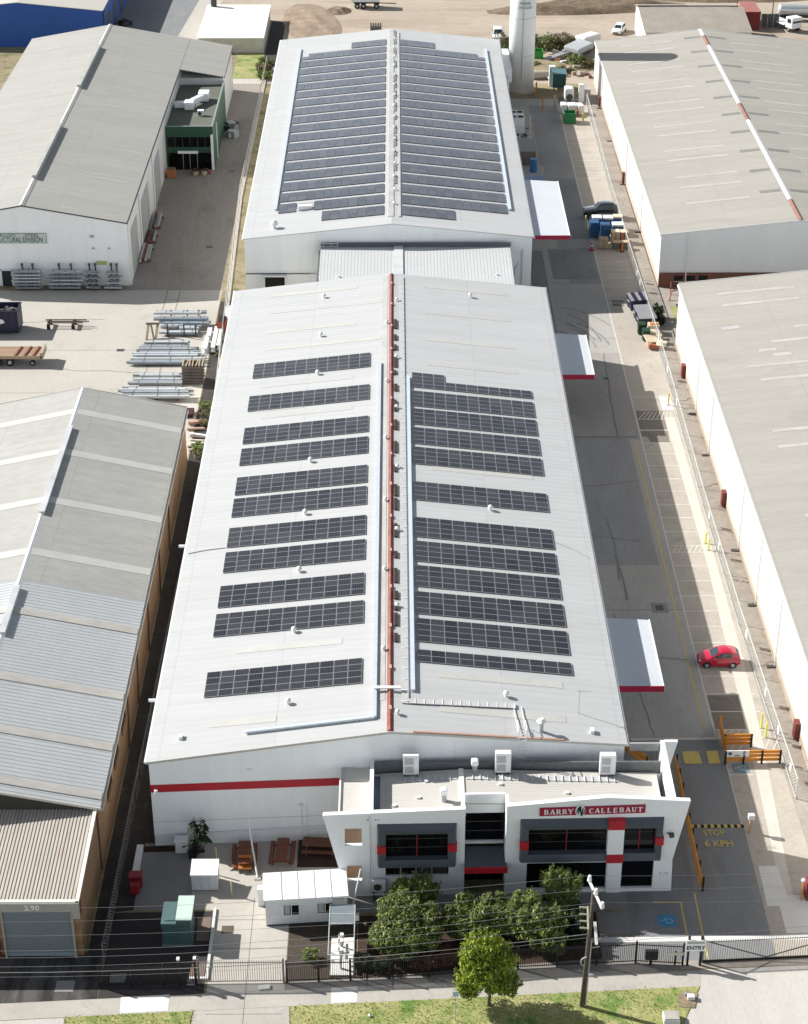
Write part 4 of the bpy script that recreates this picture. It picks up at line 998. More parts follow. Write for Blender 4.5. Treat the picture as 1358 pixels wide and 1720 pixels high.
swirl(mb, [(13.26,8.16),(13.28,7.85),(13.34,7.50),(13.36,7.30)], [.05,.065,.05,.05])
swirl(mb, [(13.36,7.30),(13.42,7.50),(13.44,7.80),(13.42,8.10)], [.06,.05,.045,.01])
swirl(mb, [(13.50,7.40),(13.56,7.62),(13.55,7.85),(13.50,8.02)], [.01,.03,.03,.01])
mb.build("emblem_swirl", letter_black, e_)
mb = MB().rbox((20.05,yo(20)-.22,5.45),(.32,.25,.28),.2); mb.tube([(19.75,yo(20),5.5),(20.0,yo(20)-.2,5.5)], .05); mb.build("wall_lamp", dark_steel, OF)
text_mb("2 -10", .3, (19.75,yo(19.7)-.004,1.7), (1,.02,0), (0,0,1), .01).build("number_lettering", letter_grey, OF)
mb = MB(); 
for x in (-1.62,-1.42): fbox(mb, x, x+.1, 7.08, 7.16, -.06, -.004)
fbox(mb, -2.2, -2.0, 7.1, 7.16, -.06, .015)
mb.build("wall_vent", grey_metal, OF)
MB().tube([(-2.0,yo(-2)-.05,0),(-2.0,yo(-2)-.05,7.4)], .05).build("downpipe", white_metal, OF)

def aircon(lab, x, y, z, s=1.0, group="air conditioners on the office roof"):
    t = thing("air_conditioner", lab, "air conditioner", (x,y,z), group)
    MB().box(x-.55*s,x+.55*s,y-.25*s,y+.25*s,z+.15,z+1.75*s).build("housing", cream_clad if s == 1 else white_metal, t, bevel=.03)
    for zz in (.55, 1.25):
        mb = MB(); a = zz*s+z
        mb.box(x-.42*s,x+.18*s,y-.27*s,y-.252*s,a-.25*s,a+.3*s); g = mb.build("fan_grille", grey_metal, t)
    MB().box(x-.5*s,x-.4*s,y-.3*s,y+.3*s,z,z+.15).box(x+.4*s,x+.5*s,y-.3*s,y+.3*s,z,z+.15).build("foot", dark_steel, t)
    return t
aircon("white twin fan air conditioner at the left end of the office roof", 1.05, 113.0, zo(1.05)+.02, 1.08)
aircon("white twin fan air conditioner beside the ladder on the office roof", 7.95, 113.0, zo(7.95)+.02, 1.08)
aircon("white twin fan air conditioner at the right end of the office roof", 15.8, 113.0, zo(15.8)+.02, 1.08)
t = thing("air_conditioner", "small white single fan air conditioner at the foot of the office front wall", "air conditioner", (-1.4,106.9,0))
MB().box(-1.85,-.85,106.6,107.0,.9,1.75).build("housing", white_metal, t, bevel=.03)
m = MB(); m.v = []; 
for k in range(1): m.tube([(-1.45,106.59,1.32),(-1.45,106.55,1.32)], .3, 14)
m.build("fan", dark_steel, t); MB().box(-1.8,-1.7,106.6,107,0,.9).box(-1,-.9,106.6,107,0,.9).build("stand", dark_steel, t)
m = MB().rbox((14.05,118.4,zA(14.05)+.9),(.05,.05,2.0)); t = thing("antenna", "thin metal aerial mast on the front hall roof near its right eave", "antenna", (14.05,118.4,zA(14.05)))
MB().cyl(14.05,118.4,zA(14.05)-.05,zA(14.05)+2.2,.03,6).build("mast", grey_metal, t)
m = MB().beam((13.8,118.4,zA(14.05)+2.1),(14.9,118.3,zA(14.05)+2.1),.03,.03)
for k in range(4): m.beam((14.1+k*.22,118.1,zA(14.05)+2.12),(14.1+k*.22,118.7,zA(14.05)+2.12),.02,.02)
m.build("aerial", grey_metal, t)

# ------------------------------------------------------------------ sheds on the right
def side_shed(lab, x0, xr, x1, y0, y1, zE, zR, joints, pipes, mat, seed):
    t = thing("warehouse", lab, "warehouse", (x0,y0,0))
    w, r, zf = gable(t, x0, xr, x1, y0, y0, y1, y1, zE, zR, cream_clad, mat, .15)
    MB().box(x0-.012,x0-.004,y0,y1,0,.95).build("base_course", cream_base, t)
    m = MB()
    for y in joints: m.box(x0-.02,x0-.004,y-.05,y+.05,.95,zE-.1)
    m.build("cladding_joint", M("joint_cream",(.62,.60,.55),.6) if "joint_cream" not in bpy.data.materials else bpy.data.materials["joint_cream"], t)
    for y in pipes:
        p = MB().cyl(x0-.12,y,.1,zE-.15,.06,6).build("downpipe", white_metal, t)
        MB().box(x0-.8,x0-.03,y-.2,y+.2,0,.1).build("splash_block", dark_steel, p)
    MB().box(x0-.32,x0-.16,y0,y1,zE-.12,zE+.03).build("gutter", white_metal, t)
    m = MB().beam((x0-.15,y0-.18,zf(x0)-.06),(xr,y0-.18,zR+.05),.06,.22); m.beam((xr,y0-.18,zR+.05),(x1+.15,y0-.18,zf(x1)-.06),.06,.22)
    m.build("front_barge", white_metal, t)
    m = MB(); m.beam((x0-.15,y1+.18,zf(x0)-.06),(xr,y1+.18,zR+.05),.06,.2); m.beam((xr,y1+.18,zR+.05),(x1+.15,y1+.18,zf(x1)-.06),.06,.2)
    m.build("rear_barge", white_metal, t)
    return t, w, r, zf
t, w, r, zf = side_shed("large grey roofed warehouse behind the red car's parking row, upper right", 33.65, 51.1, 68.5, 223.6, 312.6, 7.0, 8.9, (236,249,262,275,288,300), (242.7,261.9,281.7,298.3), cement_roof, 1)
t["label"] = "large grey roofed warehouse with red and white ridge beyond the white silo's driveway"
rust_faded = M("faded_rust", (.30,.16,.125), .85, .2, 1.2, .15)
y = 223.6
for a, b, mm in [(223.4,231,rust_faded),(231,264,white_paint),(264,272,rust_faded),(272,303,white_paint),(303,309,rust_faded),(309,312.7,white_paint)]:
    MB().add([(50.75,a,8.98),(51.1,a,9.15),(51.45,a,8.98),(50.75,b,8.98),(51.1,b,9.15),(51.45,b,8.98)], [(0,1,2),(5,4,3),(0,3,4,1),(1,4,5,2)]).build("ridge_cap", mm, r)
rows = [307.5,303.5,297,293,286.3,282.3,275.5,271.5,264.8,260.8,254,250,243,239,233]
for k, y in enumerate(rows):
    strip(zf, 37.3+.05*k, 45.6+.05*k, y, y+.6, .015, .02).build("rooflight", rooflight_g, r)
    strip(zf, 55.2, 63.2, y-1.5, y-.9, .015, .02).build("rooflight", rooflight_g, r)
dsm = M("darker_cement_sheet",(.215,.21,.195),.85,.1,.5)
for k in range(10):
    y = 308-k*8.2
    for xa, xb in ((47.8,50.5),(51.7,54.7)): strip(zf, xa, xb, y, y+1.0, .012, .015).build("dark_sheet", dsm, r)
MB().box(33.64,68.5,223.3,223.59,0,1.9).build("brick_base", brick_red, t)
mb = MB().slab([(33.62,223.598,1.92),(68.5,223.598,1.92),(68.5,223.598,6.98),(51.1,223.598,8.87),(33.62,223.598,6.98)],(0,-.05,0)); mb.build("front_cladding", M("pale_gable_sheet",(.78,.79,.79),.6,.03,.3,.02,4,(2,2,.2)), t)  # pale grey sheet over the whole front gable
for x in (35.6,37.2,38.8): 
    ww = MB().box(x,x+1.1,223.26,223.298,.9,1.6).build("window", black_glass, t); MB().box(x-.08,x+1.18,223.2,223.29,.78,.88).build("sill", cream_base, ww)
MB().box(37.0,37.12,223.2,223.3,0,7).build("downpipe", white_metal, t)
for y in (262.6,299.5): MB().box(33.15,33.62,y-.4,y+.4,.1,1.6).build("hose_cabinet", M("dark_red_cabinet",(.17,.04,.03),.6) if "dark_red_cabinet" not in bpy.data.materials else bpy.data.materials["dark_red_cabinet"], t)
t, w, r, zf = side_shed("long grey roofed warehouse with glaring cream side wall along the right edge", 33.45, 50.2, 66.9, 94.0, 205.2, 7.9, 9.7, [195,186,177,167,157,147,137,127,117,107], (187,177.1,157.2,147.2,137.1,112), cement_roof, 2)
for k, (xa, xb, y) in enumerate([(37.2,46,200.8),(37.3,46,197.5),(44,53,190),(41,50,186.7),(37.5,46,181),(38.3,47,177.6),(37.5,46,166),(37.5,46,162.6),(37.5,46,149),(37.5,46,145.5)]):
    strip(zf, xa, min(xb,50.1), y, y+.6, .015, .02).build("rooflight", rooflight_g, r)
m = MB()
for x, y in [(36.3,191.2),(39.3,184.6),(40.6,183.2)]: q = strip(zf, x, x+1.9, y, y+.8, .02, .02); m.add(q.v, q.f)
m.build("patch_sheet", M("pale_patch_sheet",(.47,.455,.44),.6), r)
for y in (166.1,126.6): MB().box(33.0,33.5,y-.4,y+.4,.15,1.7).build("hose_cabinet", bpy.data.materials["dark_red_cabinet"], t)
MB().box(33.0,33.5,196.1,196.9,.1,1.6).build("hose_cabinet", M("red_cabinet",(.20,.03,.03),.6), t)
# rusty yard frame and grass between the two right hand sheds
struct("grass_patch", MB().flat([(34.42,205.4),(38,205.4),(38,217),(34.42,217)], Z1), grass_m)
struct("rear_yard", MB().flat([(38.02,205.4),(70,205.4),(70,223.2),(34.42,223.2),(34.42,217.02),(38.02,217.02)], Z1), concrete_side)

# ------------------------------------------------------------------ front left shed
S1 = thing("brick_shed", "tan brick shed with ribbed grey roof and cream roof bands, lower left", "shed", (-22.2,143,0))
w, _, zS = gable(S1, -43.2, -32.6, -22.2, 110.2, 110.2, 176.3, 176.3, 6.0, 8.25, brick_tan, None)
def slope_part(y0, y1, mat, ribs, lift=0):
    mb = MB()
    for xa, xb in ((-43.45,-32.6),(-32.6,-21.95)):
        if not ribs:
            q = strip(zS, xa, xb, y0, y1, lift, .09); mb.add(q.v, q.f)
        else:
            n = int((y1-y0)/.46)
            for k in range(n):
                a = y0+k*(y1-y0)/n; d = (y1-y0)/n
                q = strip(zS, xa, xb, a, a+d*.68, lift, .09); mb.add(q.v, q.f)
                q = strip(zS, xa, xb, a+d*.68, a+d, lift+.022, .112); mb.add(q.v, q.f)
    return mb.build("roof", mat, S1)
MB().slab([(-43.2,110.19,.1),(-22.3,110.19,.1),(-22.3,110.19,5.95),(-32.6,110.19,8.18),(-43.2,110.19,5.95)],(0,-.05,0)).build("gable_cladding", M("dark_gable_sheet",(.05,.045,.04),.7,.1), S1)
r1 = slope_part(138.6, 176.6, shed_roof_old, False, .03)
r2 = slope_part(109.9, 138.58, shed_roof_new, True, .0)
for y in (171.2,162.4,152.8,143.4): 
    for xa, xb in ((-32.4,-22.0),(-43.4,-32.8)): strip(zS, xa, xb, y-.55, y+.6, .05, .02).build("rooflight", rooflight, r1)
for y in (133.8,124.2,117.4,111.4):
    for xa, xb in ((-32.4,-22.0),(-43.4,-32.8)): strip(zS, xa, xb, y-.5, y+.45, .07, .02).build("rooflight", rooflight_g, r2)
mb = MB().add([(-32.95,109.9,8.26),(-32.6,109.9,8.48),(-32.25,109.9,8.26),(-32.95,176.6,8.26),(-32.6,176.6,8.48),(-32.25,176.6,8.26)], [(0,1,2),(5,4,3),(0,3,4,1),(1,4,5,2)])
mb.build("ridge_cap", white_metal, S1)
for y0, y1 in ((150.0,167.5),(129.8,137.2)):
    MB().box(-32.85,-32.3,y0,y1,8.46,8.66).build("ridge_vent", M("vent_pale",(.55,.56,.57),.5) if "vent_pale" not in bpy.data.materials else bpy.data.materials["vent_pale"], S1)
m = MB()
for k in range(9): m.box(-33.5,-32.9,121.2+k*1.2,121.8+k*1.2,8.3,8.42)
m.build("rusty_flashing", M("salmon_rust",(.45,.22,.16),.8), S1)
m = MB().box(-22.0,-21.78,110,176.5,5.72,5.9); m.beam((-43.4,176.7,zS(-43.2)-.05),(-32.6,176.7,8.3),.08,.2); m.beam((-32.6,176.7,8.3),(-21.9,176.7,zS(-22.2)-.05),.08,.2)
m.beam((-43.4,109.85,zS(-43.2)-.05),(-32.6,109.85,8.3),.08,.2); m.beam((-32.6,109.85,8.3),(-21.9,109.85,zS(-22.2)-.05),.08,.2)
m.build("gutter", M("cream_gutter",(.55,.53,.47),.6), S1)
m = MB()
for y in (158.5,150.2,141,133,126.5): m.beam((-22.05,y,5.7),(-22.05,y-1.4,.2),.14,.1)
m.build("downpipe", M("brown_pipe",(.10,.06,.045),.7), S1)
for y in (124,119.5,115.5):
    ww = MB().box(-22.19,-22.16,y-1.2,y+1.2,3.4,4.9).build("window", black_glass, S1); MB().box(-22.18,-22.0,y-1.3,y+1.3,3.28,3.39).build("sill", brick_tan, ww)
# low front part with the roller door
S2 = thing("garage_building", "low shed with rust streaked ribbed roof and blue grey roller door on the street", "shed", (-28,101,0))
m = MB().box(-45,-22.35,100.95,110.1,0,5.25); m.build("wall", brick_tan, S2)
m = MB(); n = 176
for k in range(n):
    x = -45+k*22.7/n; d = 22.7/n; up = .05 if k % 2 else 0
    m.slab([(x,100.7,5.30+up),(x+d,100.7,5.30+up),(x+d,110.15,5.75+up),(x,110.15,5.75+up)], (0,0,.05))
m.build("roof", rust_rib, S2)
m = MB().box(-45,-22.25,100.45,100.68,5.2,5.42); m.slab([(-22.45,100.45,5.3),(-22.2,100.45,5.3),(-22.2,110.1,5.85),(-22.45,110.1,5.85)],(0,0,.2)); m.build("gutter", cream_roof, S2)
m = MB().box(-45,-27.75,100.7,100.93,3.95,5.2).box(-27.75,-22.95,100.7,100.93,4.25,5.2).box(-22.95,-22.3,100.7,100.93,3.6,5.2); m.build("clad_fascia", M("beige_ribbed_cladding",(.36,.335,.30),.7,.05,.4,.04,3,(4,4,.3),wave=('X',.2,.4)), S2)
MB().box(-27.72,-22.98,100.8,100.93,0.45,4.24).build("roller_door", roller, S2)
MB().box(-27.72,-22.98,100.78,100.93,.1,.44).build("door_bottom_rail", M("pale_door_rail",(.24,.29,.32),.5), S2)
MB().box(-27.9,-27.74,100.68,100.93,0,4.3).box(-22.96,-22.8,100.68,100.93,0,4.3).build("door_frame", M("beige_frame",(.36,.32,.27),.7), S2)
text_mb("2.90", .62, (-25.6,100.69,4.62), (1,0,0), (0,0,1), .01, .01).build("number_lettering", white_paint, S2)
MB().box(-28.9,-28.25,100.86,100.94,2.3,3.3).build("notice_board", white_paint, S2)
MB().box(-29.4,-28.2,100.75,100.94,0.0,1.5).build("side_door", M("dark_red_door",(.16,.02,.02),.6), S2)
MB().box(-22.34,-22.28,100.96,101.5,3.6,5.1).build("side_sign", M("dull_crimson",(.2,.03,.045),.6), S2)

# ------------------------------------------------------------------ steel warehouse, upper left
W = thing("warehouse", "wide grey roofed steel warehouse with white walls, upper left", "warehouse", (-34,224.2,0))
w, r, zW = gable(W, -60, -47, -34.1, 224.2, 224.2, 309, 309, 8.5, 10.8, grey_clad, grey_roof, .15)
m = MB().box(-34.09,-27.2,291.6,308.9,0,7.1); m.build("wing", cream_clad, W)
m = MB().slab([(-33.9,291.4,zW(-34)-.1),(-27.0,291.4,7.27),(-27.0,309.15,7.27),(-33.9,309.15,zW(-34)-.1)], (0,0,.1)); m.build("wing_roof", grey_roof, W)
MB().add([(-47.35,224,10.88),(-47,224,11.05),(-46.65,224,10.88),(-47.35,309.2,10.88),(-47,309.2,11.05),(-46.65,309.2,10.88)], [(0,1,2),(5,4,3),(0,3,4,1),(1,4,5,2)]).build("ridge_cap", M("pale_ridge_cap",(.48,.47,.43),.6), r)
for a, b in ((273.8,295.6),(233.9,255.6)): 
    v = MB().box(-47.3,-46.75,a,b,11.06,11.4).build("ridge_vent", M("vent_grey",(.45,.45,.42),.6) if "vent_grey" not in bpy.data.materials else bpy.data.materials["vent_grey"], r)
for y, xa, xb in [(300,-58,-49),(288,-45,-36),(280,-58,-48.5),(268,-45.5,-35.5),(262,-58,-48.5),(250,-45,-35),(246,-58,-48.5),(238,-45.5,-35.5)]:
    strip(zW, xa, xb, y, y+.5, .012, .015).build("rooflight", M("dull_rooflight",(.42,.41,.37),.7) if "dull_rooflight" not in bpy.data.materials else bpy.data.materials["dull_rooflight"], r)
m = MB().beam((-60.1,224.0,zW(-60)-.08),(-47,224.0,10.86),.06,.16); m.beam((-47,224.0,10.86),(-33.95,224.0,zW(-34)-.08),.06,.16); m.box(-33.97,-33.85,224,291.3,8.35,8.5).box(-27.05,-26.95,291.4,309.1,7.1,7.28); m.build("gutter", dark_steel, W)
MB().box(-34.09,-34.05,225,291.3,0,8.3).build("side_cladding", cream_clad, W)
for a, b in ((227.5,233.5),(238.5,246.5),(254,260)): MB().box(-34.04,-34.0,a,b,0,6.2).build("roller_door", M("grey_roller",(.36,.36,.35),.6,wave=('Z',.1,.3)) if "grey_roller" not in bpy.data.materials else bpy.data.materials["grey_roller"], W)
for y in (224.6,236.5,252): MB().cyl(-33.95,y,0,8.3,.09,6).build("downpipe", white_metal, W)
d = MB().box(-50.4,-49.2,224.1,224.16,0,2.1).build("door", M("dark_green_door",(.015,.035,.03),.6), W)
MB().box(-50.6,-50.42,224.05,224.18,0,2.3).box(-49.18,-49.0,224.05,224.18,0,2.3).box(-50.6,-49.0,224.05,224.18,2.12,2.32).build("frame", white_paint, d)
sb = MB().box(-51.9,-44.25,224.08,224.17,5.85,7.17).build("sign_board", M("pale_green_board",(.58,.64,.61),.6), W)
m = MB()
for z in (5.85,7.12): m.box(-51.9,-44.25,224.05,224.078,z,z+.05)
m.box(-44.3,-44.25,224.05,224.078,5.91,7.11); m.build("border", letter_green, sb)
text_fit("STRUCTURAL DIVISION", 6.5, .66, (-48.0,224.075,6.32), (1,0,0), (0,0,1), .012, .014).build("lettering", letter_green, sb)
text_fit("GORDGE'S", 2.9, .36, (-49.6,224.075,6.88), (1,0,0), (0,0,1), .012, .012).build("lettering", letter_green, sb)
text_fit("STEEL", 1.9, .36, (-46.05,224.075,6.88), (1,0,0), (0,0,1), .012, .012).build("lettering", letter_green, sb)
m = MB()
for x, z in ((-38.5,6.6),): m.box(x-.25,x+.25,224.0,224.18,z,z+.25)
m.box(-38.6,-38.3,224.08,224.18,5.0,5.2).box(-36.6,-36.3,224.08,224.18,5.0,5.2); m.build("wall_lamp", grey_metal, W)
MB().box(-38.2,-36.9,224.08,224.18,2.9,3.4).build("notice", M("lime_notice",(.45,.5,.2),.6), W)
# green office annex
A = thing("office_annex", "dark green flat roofed office annex against the steel warehouse", "annex", (-30.5,268.8,0))
MB().box(-33.95,-27.0,268.8,291.3,0,6.0).build("wall", green_clad, A)
MB().box(-33.8,-27.15,268.95,291.4,6.02,6.1).build("roof", green_roof, A)
m = MB().box(-33.95,-27.0,268.75,268.93,6.0,6.6).box(-27.18,-27.0,268.94,291.3,6.0,6.6); m.build("parapet", green_clad, A)
m = MB().box(-27.2,-26.97,268.7,291.3,6.61,6.68).box(-33.95,-27.2,268.7,268.95,6.61,6.68); m.build("parapet_cap", M("green_grey_cap",(.28,.33,.27),.6), A)
m = MB()
for k in range(6): m.box(-33.7+k*1.12,-32.72+k*1.12,268.72,268.79,3.5,5.0)
m.build("window", black_glass, A)
MB().box(-33.7,-27.3,268.72,268.79,0,2.6).build("shopfront", black_glass, A)
m = MB()
for x in (-31.6,-30.6,-29.5): m.box(x,x+.07,268.66,268.71,0,2.5)
m.build("door_frame", grey_metal, A)
MB().box(-32.3,-29.3,268.5,268.7,2.55,2.95).build("sign_board", white_paint, A)
MB().box(-27.35,-27.0,268.55,268.8,0,5.4).box(-26.98,-26.85,274,274.2,.0,5.5).build("column", white_paint, A)
t = thing("air_conditioner", "white rooftop air conditioner with bent duct on the green annex", "air conditioner", (-30.5,281,6.1))
MB().box(-32.0,-30.6,277.8,279.6,6.25,7.4).build("housing", white_paint, t, bevel=.06)
MB().box(-30.3,-28.7,282.0,284.2,6.25,7.5).build("housing", white_paint, t, bevel=.06)
MB().beam((-31,279.6,7.0),(-29.6,282.2,7.0),.8,.8).beam((-33.6,279,6.8),(-32,279,6.8),.9,.8).build("duct", white_metal, t)
t = thing("air_conditioner", "small white fan unit alone on the green annex roof", "air conditioner", (-29.3,275.5,6.1))
MB().box(-29.8,-28.8,275.2,275.9,6.11,7.0).build("housing", white_paint, t, bevel=.04); MB().tube([(-29.45,275.18,6.55),(-29.45,275.12,6.55)],.28,12).build("fan", dark_steel, t)

# ------------------------------------------------------------------ far buildings
Bs = thing("shed", "cobalt blue walled shed with pale roof at the top left corner", "shed", (-67,335,0))
gable(Bs, -82, -67.3, -52.2, 335, 335, 385, 385, 6.4, 7.9, blue_clad, M("pale_far_roof",(.48,.46,.41),.7,.05,.2), .1)
m = MB().box(-52.25,-52.0,335.1,336.6,0,6.2); m.build("corner_post", M("navy_post",(.01,.03,.12),.6), Bs)
for y in (340,348,357): MB().box(-52.18,-52.14,y,y+4,0,4.5).build("roller_door", dark_steel, Bs)
Cb = thing("shed", "low cream flat roofed shed behind the steel warehouse", "shed", (-29.2,331,0))
MB().box(-35.0,-23.5,331.2,353,0,2.55).build("wall", M("cream_ribbed",(.56,.54,.46),.7,wave=('X',.4,.3)), Cb)
MB().slab([(-35.2,331.0,2.56),(-23.3,331.0,2.56),(-23.3,353.2,2.75),(-35.2,353.2,2.75)],(0,0,.1)).build("roof", cream_roof, Cb)
MB().cyl(-33.9,352,2.6,5.4,.55,10).build("chimney", dark_steel, Cb)
Fs = thing("shed", "brown grey roofed shed beyond the red and white ridged warehouse", "shed", (53,330,0))
m = MB().add([(44.2,329,0),(62.8,329,0),(62.8,345,0),(44.2,345,0),(44.2,329,4.0),(62.8,329,4.0),(62.8,340,5.6),(44.2,340,5.6),(62.8,345,4.6),(44.2,345,4.6)], [(0,1,5,4),(1,2,8,6,5),(2,3,9,8),(3,0,4,7,9)]); m.build("wall", cream_clad, Fs)
MB().slab([(44.0,328.8,4.0),(63,328.8,4.0),(63,340,5.62),(44.0,340,5.62)],(0,0,.1)).build("roof", M("brown_grey_roof",(.34,.30,.255),.8,.1,.3,.06,2), Fs)
MB().slab([(44.0,340.9,5.75),(63,340.9,5.75),(63,345.2,4.75),(44.0,345.2,4.75)],(0,0,.1)).build("rear_roof", M("tan_roof",(.46,.41,.34),.8), Fs)
MB().box(46,60.5,340.1,340.8,5.5,5.72).build("ridge_slot", dark_steel, Fs)
t = thing("shipping_container", "faded red shipping container behind the brown grey roofed shed", "container", (65.8,349,0))
MB().box(64.4,67.4,345.5,353,0.1,3.4).build("body", M("faded_red_steel",(.36,.14,.12),.7,.1,.8,wave=('Y',.4,.5)), t); MB().box(64.5,67.3,345.40,345.49,.2,3.3).build("door", M("dark_red_steel",(.22,.025,.025),.6), t)
Si = thing("silo", "tall white cylindrical silo with grey lettering beside the rear hall", "silo", (21,308.4,0))
m = MB().cyl(21,308.4,.25,25,2.14,40); m.build("tank", silo_m, Si, smooth=False)
for p in Si.children[0].data.polygons: p.use_smooth = len(p.vertices) == 4
m = MB()
for z in (6.2,12.4,18.6): m.cyl(21,308.4,z,z+.12,2.165,40)
m.build("weld_band", M("band_white",(.62,.62,.60),.5), Si)
MB().cyl(21,308.4,0,.3,2.5,32).build("footing", concrete_bay, Si)
m = MB().tube([(20.95,306.2,2.2),(20.95,306.2,25)], .07); m.build("conduit", M("pale_grey_pipe",(.48,.48,.47),.5), Si)
m = MB()
for word, z in (("FORENZIA",14.98),("CHOCOLATE",14.3)):
    q = text_mb(word, .62, (0,0,0), (1,0,0), (0,0,1), .01, .006, 1.0)
    R_ = 2.19; m = MB()
    m.add([(21.05+R_*math.sin((vx*.66+.15)/R_), 308.4-(R_-vy)*math.cos((vx*.66+.15)/R_), z+vz) for vx, vy, vz in q.v], q.f)
    m.build("lettering", letter_grey, Si)
# ------------------------------------------------------------------ vehicles
def car(name, lab, cat, loc, rz, L, W_, H_, paint, wheel_r, hood=.98, boot=1.0, suv=False):
    """nose towards -x in its own frame"""
    t = thing(name, lab, cat)
    h = L/2; sc = H_/1.5
    # station: x, z_low, z_shoulder, z_top, half width low, shoulder, top
    if suv:
        st = [(-h,.42,.72,.88,.62,.72,.60),(-h+.14,.32,.86,1.02,.78,.84,.72),(-h+1.25,.30,1.02,1.16,.86,.90,.80),(-h+1.5,.30,1.05,1.2,.87,.91,.80),(-h+2.1,.30,1.08,1.72,.87,.92,.68),(-h+2.6,.30,1.08,1.80,.87,.92,.70),(h-.6,.30,1.08,1.80,.87,.92,.70),(h-.2,.32,1.08,1.66,.86,.90,.68),(h-.02,.40,1.05,1.12,.80,.86,.80),(h,.45,.7,.95,.74,.80,.72)]
        cab = (3, 4, 5, 6, 7, 8)
    else:
        st = [(-h,.34,.52,.64,.52,.62,.50),(-h+.15,.24,.68,.80,.72,.78,.62),(-h+.8,.20,.86,.97,.80,.83,.70),(-h+1.02,.20,.90,1.02,.81,.84,.70),(-h+1.75,.20,.93,1.44,.81,.85,.58),(-h+2.2,.20,.94,1.52,.81,.85,.60),(h-.75,.20,.96,1.49,.81,.85,.60),(h-.35,.22,.97,1.36,.80,.83,.58),(h-.05,.32,.93,1.02,.74,.79,.70),(h,.38,.62,.85,.70,.75,.62)]
        cab = (3, 4, 5, 6, 7, 8)
    st = [(x, a*sc, b*sc, c*sc, p*W_/1.7, q*W_/1.7, r*W_/1.7) for x,a,b,c,p,q,r in st]
    mb = MB(); n = 8
    for x,zl,zs,zt,wl,ws,wt in st:
        mid = (zl+zs)/2
        mb.v += [(x,-wl,zl),(x,-ws,mid),(x,-ws*.985,zs),(x,-wt,zt),(x,wt,zt),(x,ws*.985,zs),(x,ws,mid),(x,wl,zl)]
    for i in range(len(st)-1):
        for k in range(n): mb.f.append((i*n+k, (i+1)*n+k, (i+1)*n+(k+1) % n, i*n+(k+1) % n))
    mb.f += [tuple(range(n)), tuple((len(st)-1)*n+k for k in range(n))[::-1]]
    body = mb.build("body", paint, t, bevel=.02)
    for p in body.data.polygons: p.use_smooth = True
    def P(i, s, f, off):    # point on the cabin side between shoulder (0) and roof (1)
        x,zl,zs,zt,wl,ws,wt = st[i]; return (x, s*(lerp(ws*.985, wt, f)+off), lerp(zs, zt, f))
    c0, c1, c2, c3, c4, c5 = cab
    def inner(q, k=.10):
        c = sum((Vector(p) for p in q), Vector())/len(q); return [Vector(p).lerp(c, k) for p in q]
    def glass(nm, q, d):
        MB().slab(inner(q), d).build(nm, car_glass, t)
    for s in (-1, 1):
        mid = (st[c1][0]+st[c3][0])/2
        a = [P(c0,s,.5,.006),P(c1,s,.88,.006),P(c2,s,.86,.006),P(c2,s,.1,.006),P(c0,s,.1,.006)]
        glass("side_window", [P(c1,s,.1,.0),P(c1,s,.86,.0),P(c2,s,.86,.0),P(c2,s,.1,.0)], (0,s*.012,.006))
        glass("side_window", [P(c2,s,.1,.0),P(c2,s,.86,.0),P(c3,s,.86,.0),P(c3,s,.1,.0)], (0,s*.012,.006))
        q = [P(c0,s,.15,0),P(c1,s,.80,0),P(c1,s,.1,0)]; glass("quarter_window", q, (0,s*.012,.006))
        if suv: glass("side_window", [P(c3,s,.1,.0),P(c3,s,.86,.0),P(c4,s,.82,.0),P(c4,s,.1,.0)], (0,s*.012,.006))
    x0,_,_,z0,_,_,w0 = st[c0]; x1,_,_,z1,_,_,w1 = st[c1]
    glass("windscreen", [(x0,-w0*.96,z0),(x0,w0*.96,z0),(x1,w1*.96,z1),(x1,-w1*.96,z1)], (-.012,0,.02))
    x0,_,_,z0,_,_,w0 = st[c5]; x1,_,_,z1,_,_,w1 = st[c4]
    glass("rear_window", [(x0,-w0*.92,z0),(x0,w0*.92,z0),(x1,w1*.92,z1),(x1,-w1*.92,z1)], (.015,0,.012))
    for x in (-h+.72*L/3.7, h-.68*L/3.7):
        for s in (-1, 1):
            ww = W_/2
            wh = MB(); wh.tube([(x,s*(ww-.20),wheel_r),(x,s*(ww+.012),wheel_r)], wheel_r, 18)
            o = wh.build("wheel", tyre, t)
            rm = MB(); rm.tube([(x,s*(ww+.0125),wheel_r),(x,s*(ww+.02),wheel_r)], wheel_r*.66, 14); rm.build("rim", alloy, o)
            ar = MB(); ar.tube([(x,s*(ww-.16),wheel_r*1.03),(x,s*(ww-.004),wheel_r*1.03)], wheel_r*1.17, 18); ar.build("wheel_arch", black_rubber, t)
    for s in (-1, 1):
        zz = st[1][2]
        MB().rbox((-h+.12,s*.56*W_/1.7,zz-.02),(.16,.30,.14),0,-.5).build("headlight", lamp_clear, t, bevel=.03)
        MB().rbox((h-.06,s*.62*W_/1.7,zz+.12),(.10,.16,.26)).build("tail_light", lamp_red, t, bevel=.02)
        MB().rbox((st[c0][0]+.35,s*(st[c0][5]+.08),st[c0][2]+.08),(.12,.2,.13)).build("mirror", paint, t, bevel=.03)
    MB().rbox((-h-.005,0,.45*sc),(.04,1.0,.16)).build("grille", black_rubber, t)
    MB().box(h-.02,h+.012,-.26,.26,.55*sc,.66*sc).build("number_plate", white_paint, t)
    place(t, loc, rz); return t
car("hatchback_car", "small red hatchback parked nose out in a marked bay", "car", (28.45,137.75,0), 0, 3.65, 1.68, 1.5, car_red, .29)
car("parked_car", "black four wheel drive parked by the stacks of blue crates", "car", (28.6,248.5,0), 0, 4.7, 1.86, 1.85, car_black, .37, suv=True)
